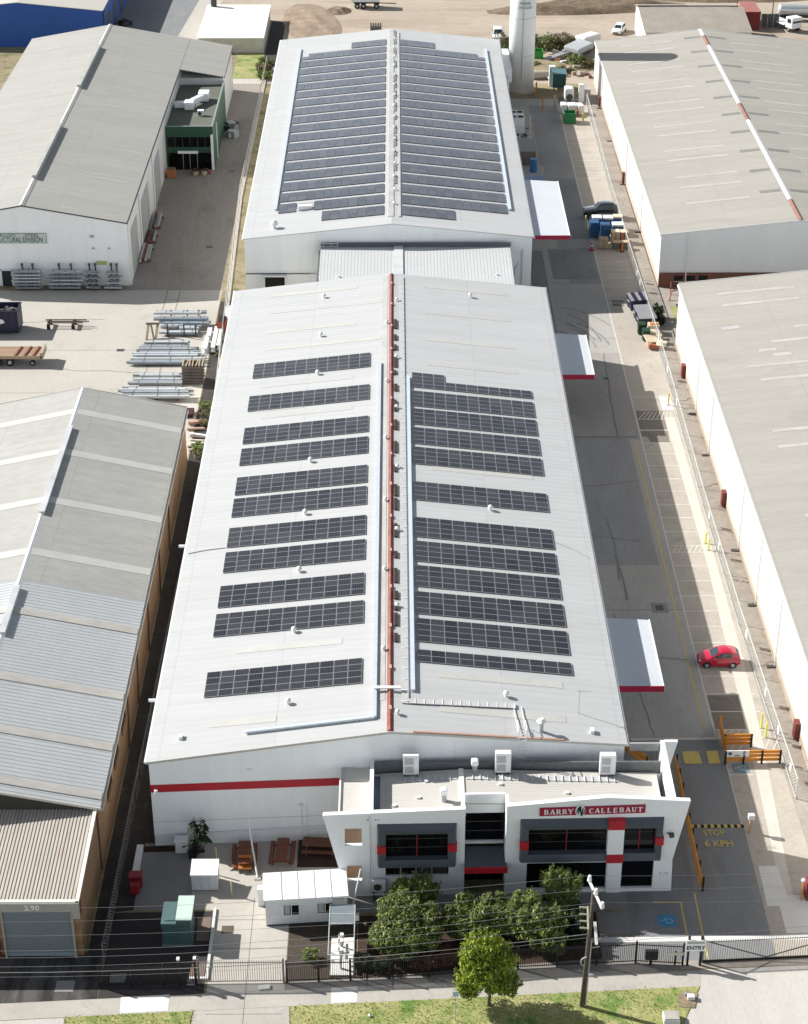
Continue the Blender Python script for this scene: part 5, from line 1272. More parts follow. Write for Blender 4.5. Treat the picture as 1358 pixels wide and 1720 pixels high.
car("parked_car", "white car parked at the left end of the brown grey shed", "car", (41.2,344,0), 1.2, 4.4, 1.8, 1.6, car_white, .32)
car("parked_van", "small white vehicle parked on the dirt left of the silo", "van", (18.6,338.5,0), 1.55, 4.6, 1.85, 1.9, car_white, .35, suv=True)

def wheelset(t, xs, ys, r, w=.28):
    for x in xs:
        for y, s in ys:
            o = MB().tube([(x,y-w/2,r),(x,y+w/2,r)], r, 16).build("wheel", tyre, t)
            MB().tube([(x,y+s*w/2,r),(x,y+s*(w/2+.02),r)], r*.5, 10).build("rim", grey_metal, o)
# flat deck trailer at the left edge
t = thing("flatbed_trailer", "flat deck truck trailer with timber floor and rusty cross bars", "trailer", (-47,200.9,0))
MB().box(-54,-41.6,199.8,202.3,1.15,1.35).build("deck", M("worn_deck_boards",(.33,.22,.145),.85,.12,.6,.1,4,(.3,4,1)), t)
MB().box(-54,-41.4,199.7,199.79,1.0,1.38).box(-54,-41.4,202.31,202.4,1.0,1.38).build("side_rail", M("tan_rail",(.40,.30,.21),.7), t)
for x in (-44.4,-43.3,-42.3): MB().beam((x-.1,199.8,1.42),(x+.25,202.3,1.42),.22,.12).build("cross_bar", rust_red, t)
MB().box(-41.55,-41.25,199.7,202.4,.95,1.75).build("tailboard", M("tan_tailboard",(.42,.34,.25),.7), t)
MB().box(-54,-41.6,200.6,201.5,.75,1.14).build("chassis", dark_steel, t)
wheelset(t, (-46.6,-45.2,-50.5,-51.9), ((199.95,-1),(202.15,1)), .48)
wheelset(t, (-42.6,), ((200.1,-1),), .33)
# open scrap bin
t = thing("scrap_bin", "open topped dark navy steel scrap bin at the left edge of the yard", "bin", (-49,210.3,0))
m = MB(); x0,x1,y0,y1,zb,zt = -53,-45.7,208.9,211.7,.25,3.1
m.box(x0,x1,y0,y0+.12,zb,zt).box(x0,x1,y1-.12,y1,zb,zt).box(x0,x0+.12,y0+.12,y1-.12,zb,zt).box(x1-.12,x1,y0+.12,y1-.12,zb,zt).box(x0+.12,x1-.12,y0+.12,y1-.12,zb,zb+.12); m.build("body", bin_navy, t)
m = MB()
for k in range(9): m.box(x0+.4+k*.82,x0+.5+k*.82,y0-.08,y0-.002,zb,zt)
m.box(x0-.05,x1+.05,y0-.09,y0-.002,zt-.12,zt+.02); m.box(x1+.002,x1+.09,y0,y1,zt-.12,zt+.02); m.build("rib", M("dark_rib",(.03,.03,.045),.6), t)
m = MB(); rr = random.Random(4)
for k in range(60): m.rbox((rr.uniform(x0+.6,x1-.6),rr.uniform(y0+.5,y1-.5),rr.uniform(2.0,2.7)),(rr.uniform(.3,1.6),rr.uniform(.1,.5),rr.uniform(.05,.2)),rr.uniform(0,3),rr.uniform(-.4,.4))
m.build("scrap_load", M("mixed_scrap",(.16,.15,.14),.6,.4,1.5), t)
m = MB(); m.slab([(-48.6,y0-.1,1.5),(-47.9,y0-.1,1.4),(-47.3,y0-.1,1.6),(-47.5,y0-.1,2.0),(-47.9,y0-.1,2.1),(-48.0,y0-.1,2.45),(-48.3,y0-.1,2.05),(-48.6,y0-.1,1.95)],(0,-.01,0)); m.build("white_mark", white_paint, t)
MB().box(x0,x1-1,209.2,209.6,0,.24).box(x0,x1-1,211,211.4,0,.24).build("skid", dark_steel, t)
# dirt lot trailer
t = thing("tipper_trailer", "white tipper trailer with dark wheels parked on the dirt lot", "trailer", (-5,362,0))
m = MB().slab([(-8.3,361,1.3),(-3.0,361,1.3),(-2.6,361,3.0),(-8.7,361,3.0)],(0,2.5,0)); m.build("body", car_white, t)
MB().box(-8,-3,361.8,362.8,.8,1.28).build("chassis", dark_steel, t); wheelset(t, (-7.3,-6.1,-3.6), ((361.1,-1),(363.3,1)), .52)
MB().beam((-3,362.3,.8),(.2,362.3,.7),.15,.15).build("drawbar", dark_steel, t)
t = thing("timber_crate", "small grey slatted crate on the dirt behind the rear hall", "crate", (-3.6,346,0))
m = MB()
for k in range(5): m.box(-4.6+k*.45,-4.35+k*.45,345,345.08,0,1.2); m.box(-4.6+k*.45,-4.35+k*.45,346.4,346.48,0,1.2)
m.build("slat_sides", wood_grey, t); MB().box(-4.6,-2.55,345.1,346.39,0,.9).build("load", M("crate_load",(.25,.22,.18),.9), t)
# trucks, top right corner
def truck(lab, x, y, rz, tank):
    t = thing("parked_truck", lab, "truck")
    MB().box(-1.2,1.2,-3.6,-1.6,.7,2.7).build("cab", car_white, t, bevel=.15)
    MB().slab([(-1.05,-3.62,1.75),(1.05,-3.62,1.75),(1.0,-3.52,2.5),(-1.0,-3.52,2.5)],(0,-.03,0)).build("windscreen", car_glass, t)
    for s in (-1, 1): MB().box(s*1.2,s*1.215,-3.2,-2.2,1.7,2.45).build("side_window", car_glass, t)
    MB().box(-.5,.5,-3.0,5.5,.5,.9).build("chassis", dark_steel, t)
    if tank: MB().tube([(0,-1.2,1.95),(0,-.9,1.95),(0,5.2,1.95),(0,5.5,1.95)],[.8,1.05,1.05,.8],20).build("tank", M("polished_tank",(.6,.62,.62),.3,.03,metal=.4), t, smooth=False)
    else: MB().box(-1.15,1.15,-1.2,5.4,.95,1.25).build("tray", white_metal, t)
    for y_ in (-2.6,2.6,4.0):
        for s in (-1, 1): o = MB().tube([(s*.85,y_,.5),(s*1.15,y_,.5)], .5, 14).build("wheel", tyre, t); MB().tube([(s*1.15,y_,.5),(s*1.17,y_,.5)], .24, 10).build("rim", grey_metal, o)
    place(t, (x, y, 0), rz); return t
truck("white cab truck with a low tray parked behind the far warehouse", 72.2, 347, .5, False)
truck("tanker truck with a polished cylinder tank in the top right corner", 77.5, 352.5, 1.5, True)

# ------------------------------------------------------------------ crates, bins and pallets along the driveway
def crate_stack(lab, x, y, w, d, n, mat, hh=.42, cap=None):
    t = thing("crate_stack", lab, "crates", (x,y,0), "stacked crates along the driveway")
    for k in range(n):
        c = MB(); z = .12+k*hh
        c.box(x-w/2,x+w/2,y-d/2,y+d/2,z,z+hh*.78); o = c.build("crate", mat, t)
        r = MB().box(x-w/2-.03,x+w/2+.03,y-d/2-.03,y+d/2+.03,z+hh*.79,z+hh*.97); r.build("rim", mat, o)
    MB().box(x-w/2,x+w/2,y-d/2,y+d/2,0,.11).build("pallet", wood_grey, t)
    if cap: MB().box(x-w/2-.02,x+w/2+.02,y-d/2-.02,y+d/2+.02,.12+n*hh,.12+n*hh+.22).build("wrapped_top", cap, t)
    return t
crate_stack("front left stack of blue plastic crates near the red and white cone", 27.0, 241.2, 1.15, 1.3, 5, crate_blue)
crate_stack("second stack of blue plastic crates, just right of the corner stack", 28.4, 240.2, 1.25, 1.3, 5, crate_blue)
crate_stack("blue crates topped by a white wrapped load beside the side path", 30.3, 242.0, 1.5, 1.3, 3, crate_blue, cap=shrink)
crate_stack("rear blue crate stack with white wrapped top next to the black vehicle", 27.6, 243.6, 1.3, 1.2, 4, crate_blue, cap=shrink)
crate_stack("blue crates capped with white wrap in the middle of the rear row", 29.1, 243.5, 1.3, 1.2, 4, crate_blue, cap=shrink)
crate_stack("last blue crate stack of the rear row, closest to the wire fence", 30.5, 243.9, 1.2, 1.0, 4, crate_blue, cap=card_pale)
def pallet_boxes(lab, x, y, w, d, h, mat, top):
    t = thing("pallet_load", lab, "pallet", (x,y,0), "loaded pallets beside the blue crates")
    m = MB()
    for k in range(4): m.box(x-w/2,x+w/2,y-d/2+k*d/3.6,y-d/2+k*d/3.6+.12,.1,.15)
    for k in range(3): m.box(x-w/2+k*(w-.1)/2,x-w/2+k*(w-.1)/2+.1,y-d/2,y+d/2,0,.1)
    m.build("pallet", wood_tan, t)
    for k in range(2): MB().box(x-w/2+.04+k*(w-.04)/2,x-w/2+k*(w-.04)/2+w/2-.04,y-d/2+.05,y+d/2-.05,.16,h).build("carton", mat, t, bevel=.02)
    MB().box(x-w/2+.02,x+w/2-.02,y-d/2+.03,y+d/2-.03,h+.01,h+.1).build("top_sheet", top, t)
    return t
pallet_boxes("pale wooden crate pallet with two dark slots at the front of the group", 27.9, 236.9, 1.3, 1.2, 1.35, wood_tan, wood_tan)
pallet_boxes("upper row carton pallet with pale lid left of the orange one", 29.7, 239.0, 1.2, 1.2, 1.6, cardboard, card_pale)
pallet_boxes("orange toned carton pallet nearest the wire fence", 30.9, 239.0, 1.1, 1.2, 1.55, M("orange_carton",(.48,.22,.11),.8,.1,1), card_pale)
pallet_boxes("empty looking brown crate pallet behind the orange marker post", 30.2, 236.6, 2.2, .9, 1.0, wood_grey, cardboard)
t = thing("marker_post", "orange marker post standing in front of the brown crate pallet", "post", (30.3,235.6,0))
MB().cyl(30.3,235.6,0,1.1,.14,8,.10).build("post", M("orange_plastic",(.75,.22,.05),.5), t); MB().cyl(30.3,235.6,0,.08,.3,8).build("base", black_rubber, t)
t = thing("warning_cone", "red and white warning cone by the driveway line near the crates", "cone", (26.3,236.2,0))
MB().cyl(26.3,236.2,.05,1.0,.24,10,.08).build("cone", M("red_plastic",(.55,.05,.06),.5), t); MB().cyl(26.3,236.2,.55,.75,.16,10,.13).build("white_band", white_paint, t); MB().box(26.0,26.6,235.9,236.5,0,.05).build("base", black_rubber, t)
t = thing("barrier_post", "pale yellow post leaning by the rear blue crates", "post", (26.2,243.6,0))
MB().beam((26.2,243.6,0),(26.15,243.9,2.0),.2,.2).build("post", M("pale_yellow",(.6,.58,.35),.6), t)
# wheelie skips by the fence
def skip(lab, x, y, w, d, h, rz, mat, lids, group="waste skips by the wire fence"):
    t = thing("waste_skip", lab, "bin", (0,0,0), group)
    m = MB().slab([(-w/2+.1,-d/2+.1,.15),(w/2-.1,-d/2+.1,.15),(w/2,-d/2,h*.8),(w/2,-d/2,h*.8)],(0,0,0)) if False else MB()
    b = [(-w/2+.12,-d/2+.15,.15),(w/2-.12,-d/2+.15,.15),(w/2-.12,d/2-.1,.15),(-w/2+.12,d/2-.1,.15)]; tp = [(-w/2,-d/2,h*.82),(w/2,-d/2,h*.82),(w/2,d/2,h),(-w/2,d/2,h)]
    m.add(b+tp, [(3,2,1,0),(4,5,6,7),(0,1,5,4),(1,2,6,5),(2,3,7,6),(3,0,4,7)]); m.build("body", mat, t, bevel=.03)
    for k, lm in enumerate(lids):
        a = -w/2+k*w/len(lids)+.04; bb = -w/2+(k+1)*w/len(lids)-.04
        MB().slab([(a,-d/2-.05,h*.82+.02),(bb,-d/2-.05,h*.82+.02),(bb,d/2,h+.03),(a,d/2,h+.03)],(0,0,.07)).build("lid", lm, t)
    m = MB()
    for sx in (-1, 1):
        for sy in (-1, 1): m.tube([(sx*(w/2-.2)-.05,sy*(d/2-.25),.09),(sx*(w/2-.2)+.05,sy*(d/2-.25),.09)], .09, 8)
    m.build("castor", black_rubber, t)
    m = MB()
    for sx in (-1, 1): m.box(sx*(w/2+.02)-.03,sx*(w/2+.02)+.03,-.4,.4,h*.6,h*.7)
    m.build("lifting_bar", grey_metal, t)
    place(t, (x, y, 0), rz); return t
skip("white framed navy skip at the far end of the row by the fence", 30.2, 216.6, 2.4, 1.8, 1.7, .22, bin_navy, (bin_lid, bin_navy, bin_lid, bin_navy, bin_lid))
skip("navy skip with wide grey lids in the middle of the fence row", 30.5, 213.2, 2.3, 1.5, 1.55, .12, bin_navy, (bin_lid,))
skip("navy skip with a grey lid nearest to the green bins", 30.7, 211.2, 2.3, 1.5, 1.5, .10, bin_navy, (bin_lid,))
t = thing("wheelie_bin", "dark green wheelie bin beside the orange topped cartons", "bin", (29.8,208.9,0), "green bins by the fence")
MB().box(29.35,30.2,208.4,209.3,.1,1.3).build("body", bin_green, t, bevel=.05); MB().box(29.3,30.25,208.3,209.35,1.31,1.4).build("lid", bin_green, t); MB().tube([(29.4,209.2,.12),(30.15,209.2,.12)],.11,8).build("wheel", black_rubber, t)
t2 = copy_tree(t); t2.location = (30.15,207.0,0); t2["label"] = "dark green wheelie bin nearest the heap of flattened cardboard"
t = thing("carton_crate", "orange topped carton crate between the green bin and the fence", "crate", (31.3,209,0))
MB().box(30.6,31.9,208.4,209.6,.1,1.2).build("carton", card_pale, t); MB().box(30.8,31.7,208.6,209.3,1.21,1.3).build("orange_sheet", M("orange_sheet",(.60,.20,.05),.6), t)
t = thing("cardboard_heap", "heap of flattened pale cardboard leaning by the wire fence", "cardboard", (31.3,205.5,0))
rr = random.Random(5)
for k, (x, y, z, w, d) in enumerate([(31.2,207.4,.9,1.3,.9),(30.9,205.7,.75,2.2,1.4),(31.7,204.6,.6,1.2,1.0),(31.0,204.3,.3,1.8,.6),(31.6,206.2,.95,.7,.7)]):
    MB().rbox((x,y,z),(w,d,.12 if k != 3 else .5),rr.uniform(-.3,.3),rr.uniform(-.25,.25),rr.uniform(-.2,.3)).build("sheet", (card_pale, card_pale, card_pale, M("brown_carton",(.35,.13,.07),.8), cardboard)[k], t)
MB().box(30.2,32.0,204.2,207.8,0,.25).build("base_cartons", cardboard, t)
# beside the rear hall
t = thing("cooling_unit", "large cooling unit with four dark round fans beside the rear hall", "cooling unit", (18.9,287,0))
MB().box(17.9,20.2,284.8,289.3,.2,2.6).build("housing", white_metal, t, bevel=.05)
for x in (18.45,19.6):
    for y in (285.8,288.2):
        g = MB().cyl(x,y,2.6,2.68,.5,16).build("fan_ring", M("dark_teal_ring",(.08,.13,.13),.5) if "dark_teal_ring" not in bpy.data.materials else bpy.data.materials["dark_teal_ring"], t); MB().cyl(x,y,2.685,2.70,.42,16).build("fan", dark_void, g)
MB().box(18.0,20.1,284.9,289.2,0,.2).build("base", dark_steel, t)
t = thing("machinery_pile", "dark heap of hoses and machine parts below the fan unit", "machinery", (19.3,280,0))
rr = random.Random(8)
m = MB()
for k in range(16): m.rbox((rr.uniform(18.2,20.4),rr.uniform(277.5,283),rr.uniform(.3,1.1)),(rr.uniform(.4,1.2),rr.uniform(.4,1.2),rr.uniform(.3,.9)),rr.uniform(0,3))
m.build("parts", M("dark_parts",(.06,.065,.07),.6,.3,1.5), t)
m = MB()
for k in range(4): m.tube([(18.3+.4*k,278+k,.9),(18.8+.4*k,279.5+k,1.5),(19.6+.2*k,280+k*.8,1.0)], .08, 6)
m.build("hose", grey_metal, t)
t = thing("enclosed_skip", "big grey topped steel bin against the rear hall wall", "bin", (19.6,273,0))
MB().box(18.2,21.0,270.5,276.5,.1,2.1).build("body", M("brown_grey_steel",(.16,.14,.12),.7,.15,.8), t, bevel=.05); MB().box(18.1,21.1,270.4,276.6,2.11,2.25).build("lid", M("grey_sheet_lid",(.26,.25,.24),.6), t)
t = thing("blue_tank", "small bright blue drum standing between the steel bins", "drum", (20.5,267.6,0))
MB().cyl(20.5,267.6,.05,1.9,.55,14).build("drum", M("bright_blue_plastic",(.03,.16,.38),.5), t); MB().cyl(20.5,267.6,1.91,2.0,.58,14).build("lid", M("blue_lid",(.05,.22,.46),.5), t)
t = thing("pallet_box", "blue and white topped box stack just above the rear canopy", "boxes", (19.9,258.5,0))
MB().box(18.4,21.3,256.6,260.8,.1,1.5).build("box", dark_steel, t); MB().box(18.35,21.4,258.6,261.0,1.51,1.75).build("blue_cover", M("blue_cover",(.18,.26,.40),.6), t); MB().box(18.35,21.4,256.5,258.5,1.51,1.8).build("white_cover", shrink, t)
for x, y, lb in [(20.9,283.5,"tall pale post beside the fan unit on the driveway"),(21.4,262,"short pale post beside the blue topped boxes")]:
    t = thing("pipe_post", lb, "post", (x,y,0)); MB().cyl(x,y,0,3.6 if y > 270 else 2.6,.12,8).build("pole", M("pale_post_paint",(.52,.49,.43),.7) if "pale_post_paint" not in bpy.data.materials else bpy.data.materials["pale_post_paint"], t); MB().box(x-.25,x+.25,y-.25,y+.25,0,.08).build("base", concrete_new, t)
# far end of the driveway
def opentop(lab, x, y, w, d, h, mat):
    t = thing("open_skip", lab, "skip", (x,y,0))
    m = MB().box(x-w/2,x+w/2,y-d/2,y-d/2+.1,.1,h).box(x-w/2,x+w/2,y+d/2-.1,y+d/2,.1,h).box(x-w/2,x-w/2+.1,y-d/2+.1,y+d/2-.1,.1,h).box(x+w/2-.1,x+w/2,y-d/2+.1,y+d/2-.1,.1,h).box(x-w/2+.1,x+w/2-.1,y-d/2+.1,y+d/2-.1,.1,.2)
    m.build("body", mat, t); MB().box(x-w/2-.06,x+w/2+.06,y-d/2-.06,y-d/2-.002,h-.18,h-.02).build("rim", mat, t)
    MB().box(x-w/2+.15,x+w/2-.15,y-d/2+.15,y+d/2-.15,.21,h*.55).build("load", dark_void, t); return t
opentop("small open green skip at the top of the sunlit parking bays", 27.8, 291.2, 1.9, 1.8, 1.7, skip_green)
opentop("bright green open skip on the grass beyond the silo", 25.0, 326.5, 1.9, 2.2, 1.7, M("vivid_green_steel",(.04,.30,.05),.5))
t = thing("waste_skip", "bottle green lidded skip at the end of the driveway behind the silo", "skip", (27.4,309,0))
MB().box(26.3,28.5,307.8,310.2,.6,2.8).build("body", skip_dkgreen, t, bevel=.06); MB().slab([(26.2,307.7,2.82),(28.6,307.7,2.82),(28.6,310.3,3.05),(26.2,310.3,3.05)],(0,0,.08)).build("lid", M("teal_lid",(.10,.20,.21),.5), t)
m = MB(); 
for x in (26.5,28.2): m.box(x,x+.14,308,308.2,0,.6); m.box(x,x+.14,309.8,310,0,.6)
m.build("leg", dark_steel, t); MB().box(25.9,26.9,310.4,311.4,0,3.4).build("white_box", white_metal, t)
t = thing("forklift_load", "white wrapped machine with a dark round opening near the green skip", "machine", (28.6,302,0))
MB().box(27.8,29.3,301.2,303.4,.3,2.4).build("cover", shrink, t, bevel=.3); MB().tube([(28.6,301.18,1.0),(28.6,301.05,1.0)],.55,14).build("opening", dark_steel, t); MB().box(27.0,29.4,300.9,303.3,0,.28).build("base", dark_steel, t)
t = thing("wrapped_goods", "row of white wrapped pallets behind the small green skip", "pallets", (28.8,295.5,0))
for k, (x, w) in enumerate([(27.2,1.0),(28.5,1.5),(29.8,1.0)]): MB().rbox((x,296-.2*k,.85),(w,1.9,1.5),.1*k).build("pallet_load", shrink, t, bevel=.15)
MB().box(28.5,29.5,293.8,294.5,0,1.0).build("brown_carton", M("brown_carton_b",(.30,.12,.07),.8), t)
t = thing("bollard", "yellow bollard right of the small green skip", "bollard", (30.0,291.8,0)); MB().cyl(30.0,291.8,0,1.2,.15,8).build("post", safety_yellow, t); MB().cyl(30,291.8,1.2,1.28,.16,8,.06).build("cap", safety_yellow, t)
t = thing("white_cabinet", "tall white cabinet at the corner of the wire fence beyond the skips", "cabinet", (30.6,302,0)); MB().box(30.1,31.0,301.4,302.4,0,3.0).build("cabinet", white_metal, t, bevel=.04); MB().box(30.1,31.0,301.36,301.395,.2,2.8).build("door", white_paint, t)
t = thing("pipe_stack", "pale concrete pipe lying on the grass to the right of the silo", "pipe", (25,315,0)); MB().tube([(23.2,314.8,.7),(27.2,315.2,.7)], .7, 14).build("pipe", concrete_bay, t); MB().tube([(27.2,315.2,.7),(27.22,315.2,.7)], .55, 14).build("bore", dark_void, t)
t = thing("rubble_heap", "scatter of pale rubble and timber on rough grass beyond the skips", "rubble", (30,321,0)); rr = random.Random(11)
for k in range(26): 
    MB().rbox((rr.uniform(26,33.5),rr.uniform(314,331),rr.uniform(.1,.5)),(rr.uniform(.3,2.2),rr.uniform(.3,.8),rr.uniform(.2,.6)),rr.uniform(0,3),rr.uniform(-.3,.3)).build("piece", (concrete_bay, wood_tan, rust_red, white_metal)[rr.choice((0,0,1,1,2,3))], t)
t = thing("beam_pile", "long pale beams lying diagonally on the grass beyond the silo", "beams", (29,327,0))
for k in range(3): MB().beam((26.2,324.6+k*.6,.3),(32.4,331.5+k*.6,.3),.4,.35).build("beam", grey_metal, t)
t = thing("boat_cover", "white and grey covered trailer beside the far warehouse corner", "trailer", (33,329,0))
MB().rbox((32.6,330,1.3),(3.2,5.5,1.0),-.6,.1).build("cover", M("pale_grey_cover",(.5,.52,.54),.6), t, bevel=.25); MB().rbox((34.6,335,1.5),(2.6,4.5,1.3),-.8).build("white_cover", shrink, t, bevel=.3); MB().rbox((32.8,329.6,.4),(2.0,4.5,.5),-.6).build("chassis", dark_steel, t)
for x, y, lb in [(23.4,305.5,"orange post nearest the silo base"),(23.9,297.6,"rusty orange post at the driveway edge right of the silo"),(25.9,298,"pale timber post left of the white wrapped machine")]:
    t = thing("timber_post", lb, "post", (x,y,0)); MB().box(x-.12,x+.12,y-.12,y+.12,0,2.2).build("post", orange_paint if "orange" in lb else wood_tan, t); MB().box(x-.2,x+.2,y-.2,y+.2,0,.1).build("foot", concrete_bay, t)

# ------------------------------------------------------------------ steel yard
rack_pale = M("pale_primed_steel", (.60,.63,.64), .5, .06, 1)
def bundle(lab, x0, x1, y, z, w=.6, h=.3, n=4, mat=galv, rz=0, group="steel beam bundles in the yard"):
    t = thing("beam_bundle", lab, "steel beams", ((x0+x1)/2,y,z), group)
    rr = random.Random(int(abs(x0*100+y*37+z*11)))
    for k in range(n):
        m = MB(); a = y-w/2+k*w/n; e0 = rr.choice((-.3,0,0,.12,.5)); e1 = rr.choice((-.6,-.15,0,0,.25))
        m.box(x0+e0,x1+e1,a+.01,a+w/n-.02,z,z+h*.16); m.box(x0+e0,x1+e1,a+w/n*.42,a+w/n*.55,z+h*.16,z+h*.84); m.box(x0+e0,x1+e1,a+.01,a+w/n-.02,z+h*.84,z+h)
        m.build("beam", rr.choice((mat, mat, galv, galv_blue, rack_pale)), t)
    m = MB()
    for f in (.2,.55,.85): xx = lerp(x0,x1,f); m.box(xx-.03,xx+.03,y-w/2-.01,y+w/2+.01,z+h+.002,z+h+.02)
    m.build("strap", dark_steel, t)
    return t
def wall_rack(lab, x0, x1, n, spread, which):
    t = thing("storage_rack", lab, "rack", ((x0+x1)/2,223.5,0), "cantilever racks on the steel warehouse wall")
    m = MB(); w = x1-x0; top = 2.9
    for f in (.32,.66): 
        xx = lerp(x0,x1,f); m.box(xx-.08,xx+.08,223.75,223.95,0,top)
        m.box(xx-.12,xx+.12,223.6,223.95,top,top+.3)
    m.build("upright", dark_steel, t)
    m = MB()
    for k in range(n):
        z = .25+k*(top-.3)/n
        for f in (.32,.66): xx = lerp(x0,x1,f); m.box(xx-.06,xx+.06,222.4,223.75,z-.1,z-.01)
    m.build("arm", dark_steel, t)
    rr = random.Random(which)
    for k in range(n):
        z = .25+k*(top-.3)/n; e = rr.uniform(-spread,spread)
        bundle(f"{ORD[k]} shelf up of beams on the {('leftmost','second from left','third from left','rightmost')[which]} wall rack", x0+.15+e*.5, x1-.25+e*.5, 223.0, z, .8, .17, 5, (galv_blue, rack_pale)[rr.random() < .7], group="steel on the warehouse wall racks")
wall_rack("leftmost beam rack on the steel warehouse front wall, beside the green door", -48.9, -45.0, 6, .2, 0)
wall_rack("widest beam rack on the steel warehouse front wall, second from the left", -44.4, -39.9, 5, .3, 1)
wall_rack("narrow beam rack with crossed braces, third along the steel warehouse wall", -39.8, -37.6, 4, .25, 2)
wall_rack("beam rack closest to the right corner of the steel warehouse wall", -37.0, -34.9, 4, .3, 3)
YARD = [("far", 211.2, -29.6, -23.6, 1.0, [(0,1.3),(-.3,.9),(.3,.35)]), ]
def yard_rack(lab, xs, y0, y1, h, grp="timber and steel trestles in the yard"):
    t = thing("beam_rack", lab, "rack", ((xs[0]+xs[-1])/2,(y0+y1)/2,0), grp)
    m = MB()
    for x in xs: m.box(x-.1,x+.1,y0,y1,.0,.22); m.box(x-.08,x+.08,y0,y0+.15,.22,h); m.box(x-.08,x+.08,y1-.15,y1,.22,h)
    m.build("bearer", rust_red if h < 1 else dark_steel, t)
yard_rack("dark steel rack under the row of beams farthest from the street", (-27.6,-25.6,-24.2), 208.0, 212.4, 1.7)
for k, (x0, x1, y, z, m_) in enumerate([(-29.4,-23.2,212.2,1.3,galv),(-29.6,-22.9,211.3,.9,galv),(-28.6,-22.6,210.6,.6,galv_blue),(-28.6,-26.0,209.8,.5,galv),(-26.3,-23.9,209.5,.5,galv_blue),(-28.4,-24.0,208.6,.25,galv)]):
    bundle(f"{ORD[k]} beam bundle from the back in the farthest yard stack", x0, x1, y, z, .75, .3, 4, m_)
yard_rack("low red brown bearers under the middle stack of steel beams", (-29.4,-26.6,-24.6), 199.9, 204.6, .35)
for k, (x0, x1, y, z, m_) in enumerate([(-30.0,-24.6,204.7,.7,galv),(-30.2,-24.6,204.0,.5,galv),(-30.4,-23.6,203.0,.6,galv),(-30.8,-23.3,202.2,.5,galv),(-31.0,-23.2,201.5,.55,galv_blue),(-31.2,-22.7,200.8,.3,galv),(-31.3,-22.5,200.1,.25,galv_blue)]):
    bundle(f"{ORD[k]} beam bundle from the back in the middle yard stack", x0, x1, y, z, .72, .3, 4, m_)
yard_rack("red brown bearers below the steel stack behind the brick shed", (-29.4,-27,-24.6), 190.4, 196.0, .35)
for k, (x0, x1, y, z, m_) in enumerate([(-30.0,-24.9,195.8,.6,galv),(-30.2,-24.6,195.0,.45,galv),(-30.6,-24.4,193.6,.7,galv),(-30.9,-24.0,192.6,.4,galv_blue),(-31.2,-23.4,191.4,.6,galv),(-31.3,-23.3,190.7,.45,galv_blue)]):
    bundle(f"{ORD[k]} beam bundle from the back in the stack behind the brick shed", x0, x1, y, z, .75, .3, 4, m_)
t = thing("timber_crate", "tall grey slatted timber crate with pale top battens in the steel yard", "crate", (-23.3,195.6,0))
m = MB()
for k in range(6): m.box(-24.5,-22.1,194.75,194.82,.15+k*.36,.42+k*.36); m.box(-24.5,-22.1,196.6,196.67,.15+k*.36,.42+k*.36)
for x in (-24.5,-23.3,-22.15): m.box(x,x+.1,194.68,194.745,0,2.3)
m.build("slats", wood_grey, t)
m = MB()
for k in range(7): m.beam((-24.4+k*.37,194.8,2.36),(-24.4+k*.37+(.2 if k % 3 == 1 else 0),196.7,2.36),.14,.07)
m.build("top_batten", wood_tan, t); MB().box(-24.4,-22.2,194.9,196.5,.1,2.0).build("load", M("dark_crate_load",(.06,.05,.045),.9), t)
for k, (x0, x1, y0, y1, z) in enumerate([(-22.95,-22.45,203.3,206.6,.6),(-22.85,-22.3,207,209.4,.6),(-22.0,-21.5,203.4,209.6,.7),(-21.4,-20.95,204,210.2,.7),(-21.1,-20.4,211.4,215.2,1.0)]):
    t = thing("girder", ("short white girder nearest the stack of the middle steel beams","short white girder behind the first one","long white girder left of the fence","long white girder touching the boundary fence","white sheeted girder pack at the edge of the warehouse shadow")[k], "girder", ((x0+x1)/2,(y0+y1)/2,0), "white painted girders along the boundary fence")
    MB().box(x0,x1,y0,y1,z,z+.08).box((x0+x1)/2-.06,(x0+x1)/2+.06,y0,y1,z-.5,z-.003).box(x0,x1,y0,y1,z-.58,z-.503).build("girder", white_metal, t); MB().box(x0,x1,y0+.5,y0+.7,0,z-.585).box(x0,x1,y1-.7,y1-.5,0,z-.585).build("block", wood_grey, t)
for k, (x, y) in enumerate([(-42.4,211.3),(-39.4,211.3)]):
    t = thing("trestle", ("left rusty trestle carrying thin rails in the yard","right rusty trestle carrying thin rails in the yard")[k], "trestle", (x,y,0)); MB().box(x-.16,x+.16,y-1.0,y+.8,.45,.65).build("beam", rust_dark, t)
    MB().box(x-.2,x+.2,y-.95,y-.75,0,.45).box(x-.2,x+.2,y+.55,y+.75,0,.45).build("leg", rust_dark, t)
t = thing("rail_bundle", "thin rusty rails lying across the two trestles", "rails", (-40.5,211.3,.66))
for k, (a, b, y) in enumerate([(-42.9,-37.9,211.7),(-42.7,-37.5,211.2),(-42.3,-38.2,210.8)]): MB().box(a,b,y-.05,y+.05,.66,.78).build("rail", M("brown_rail",(.14,.10,.08),.8) if "brown_rail" not in bpy.data.materials else bpy.data.materials["brown_rail"], t)
t = thing("timber_trestle", "pale A frame timber trestle at the left end of the farthest stack", "trestle", (-29.3,207.9,0))
m = MB(); m.beam((-30.1,207.2,0),(-29.9,208.5,1.5),.25,.2); m.beam((-29.6,208.5,1.5),(-29.2,207.2,.1),.2,.2); m.beam((-29.0,207.2,0),(-28.8,208.5,1.5),.25,.2); m.build("frame", wood_tan, t); MB().beam((-30.2,208.5,1.6),(-28.6,208.5,1.6),.2,.2).build("top_beam", wood_grey, t)
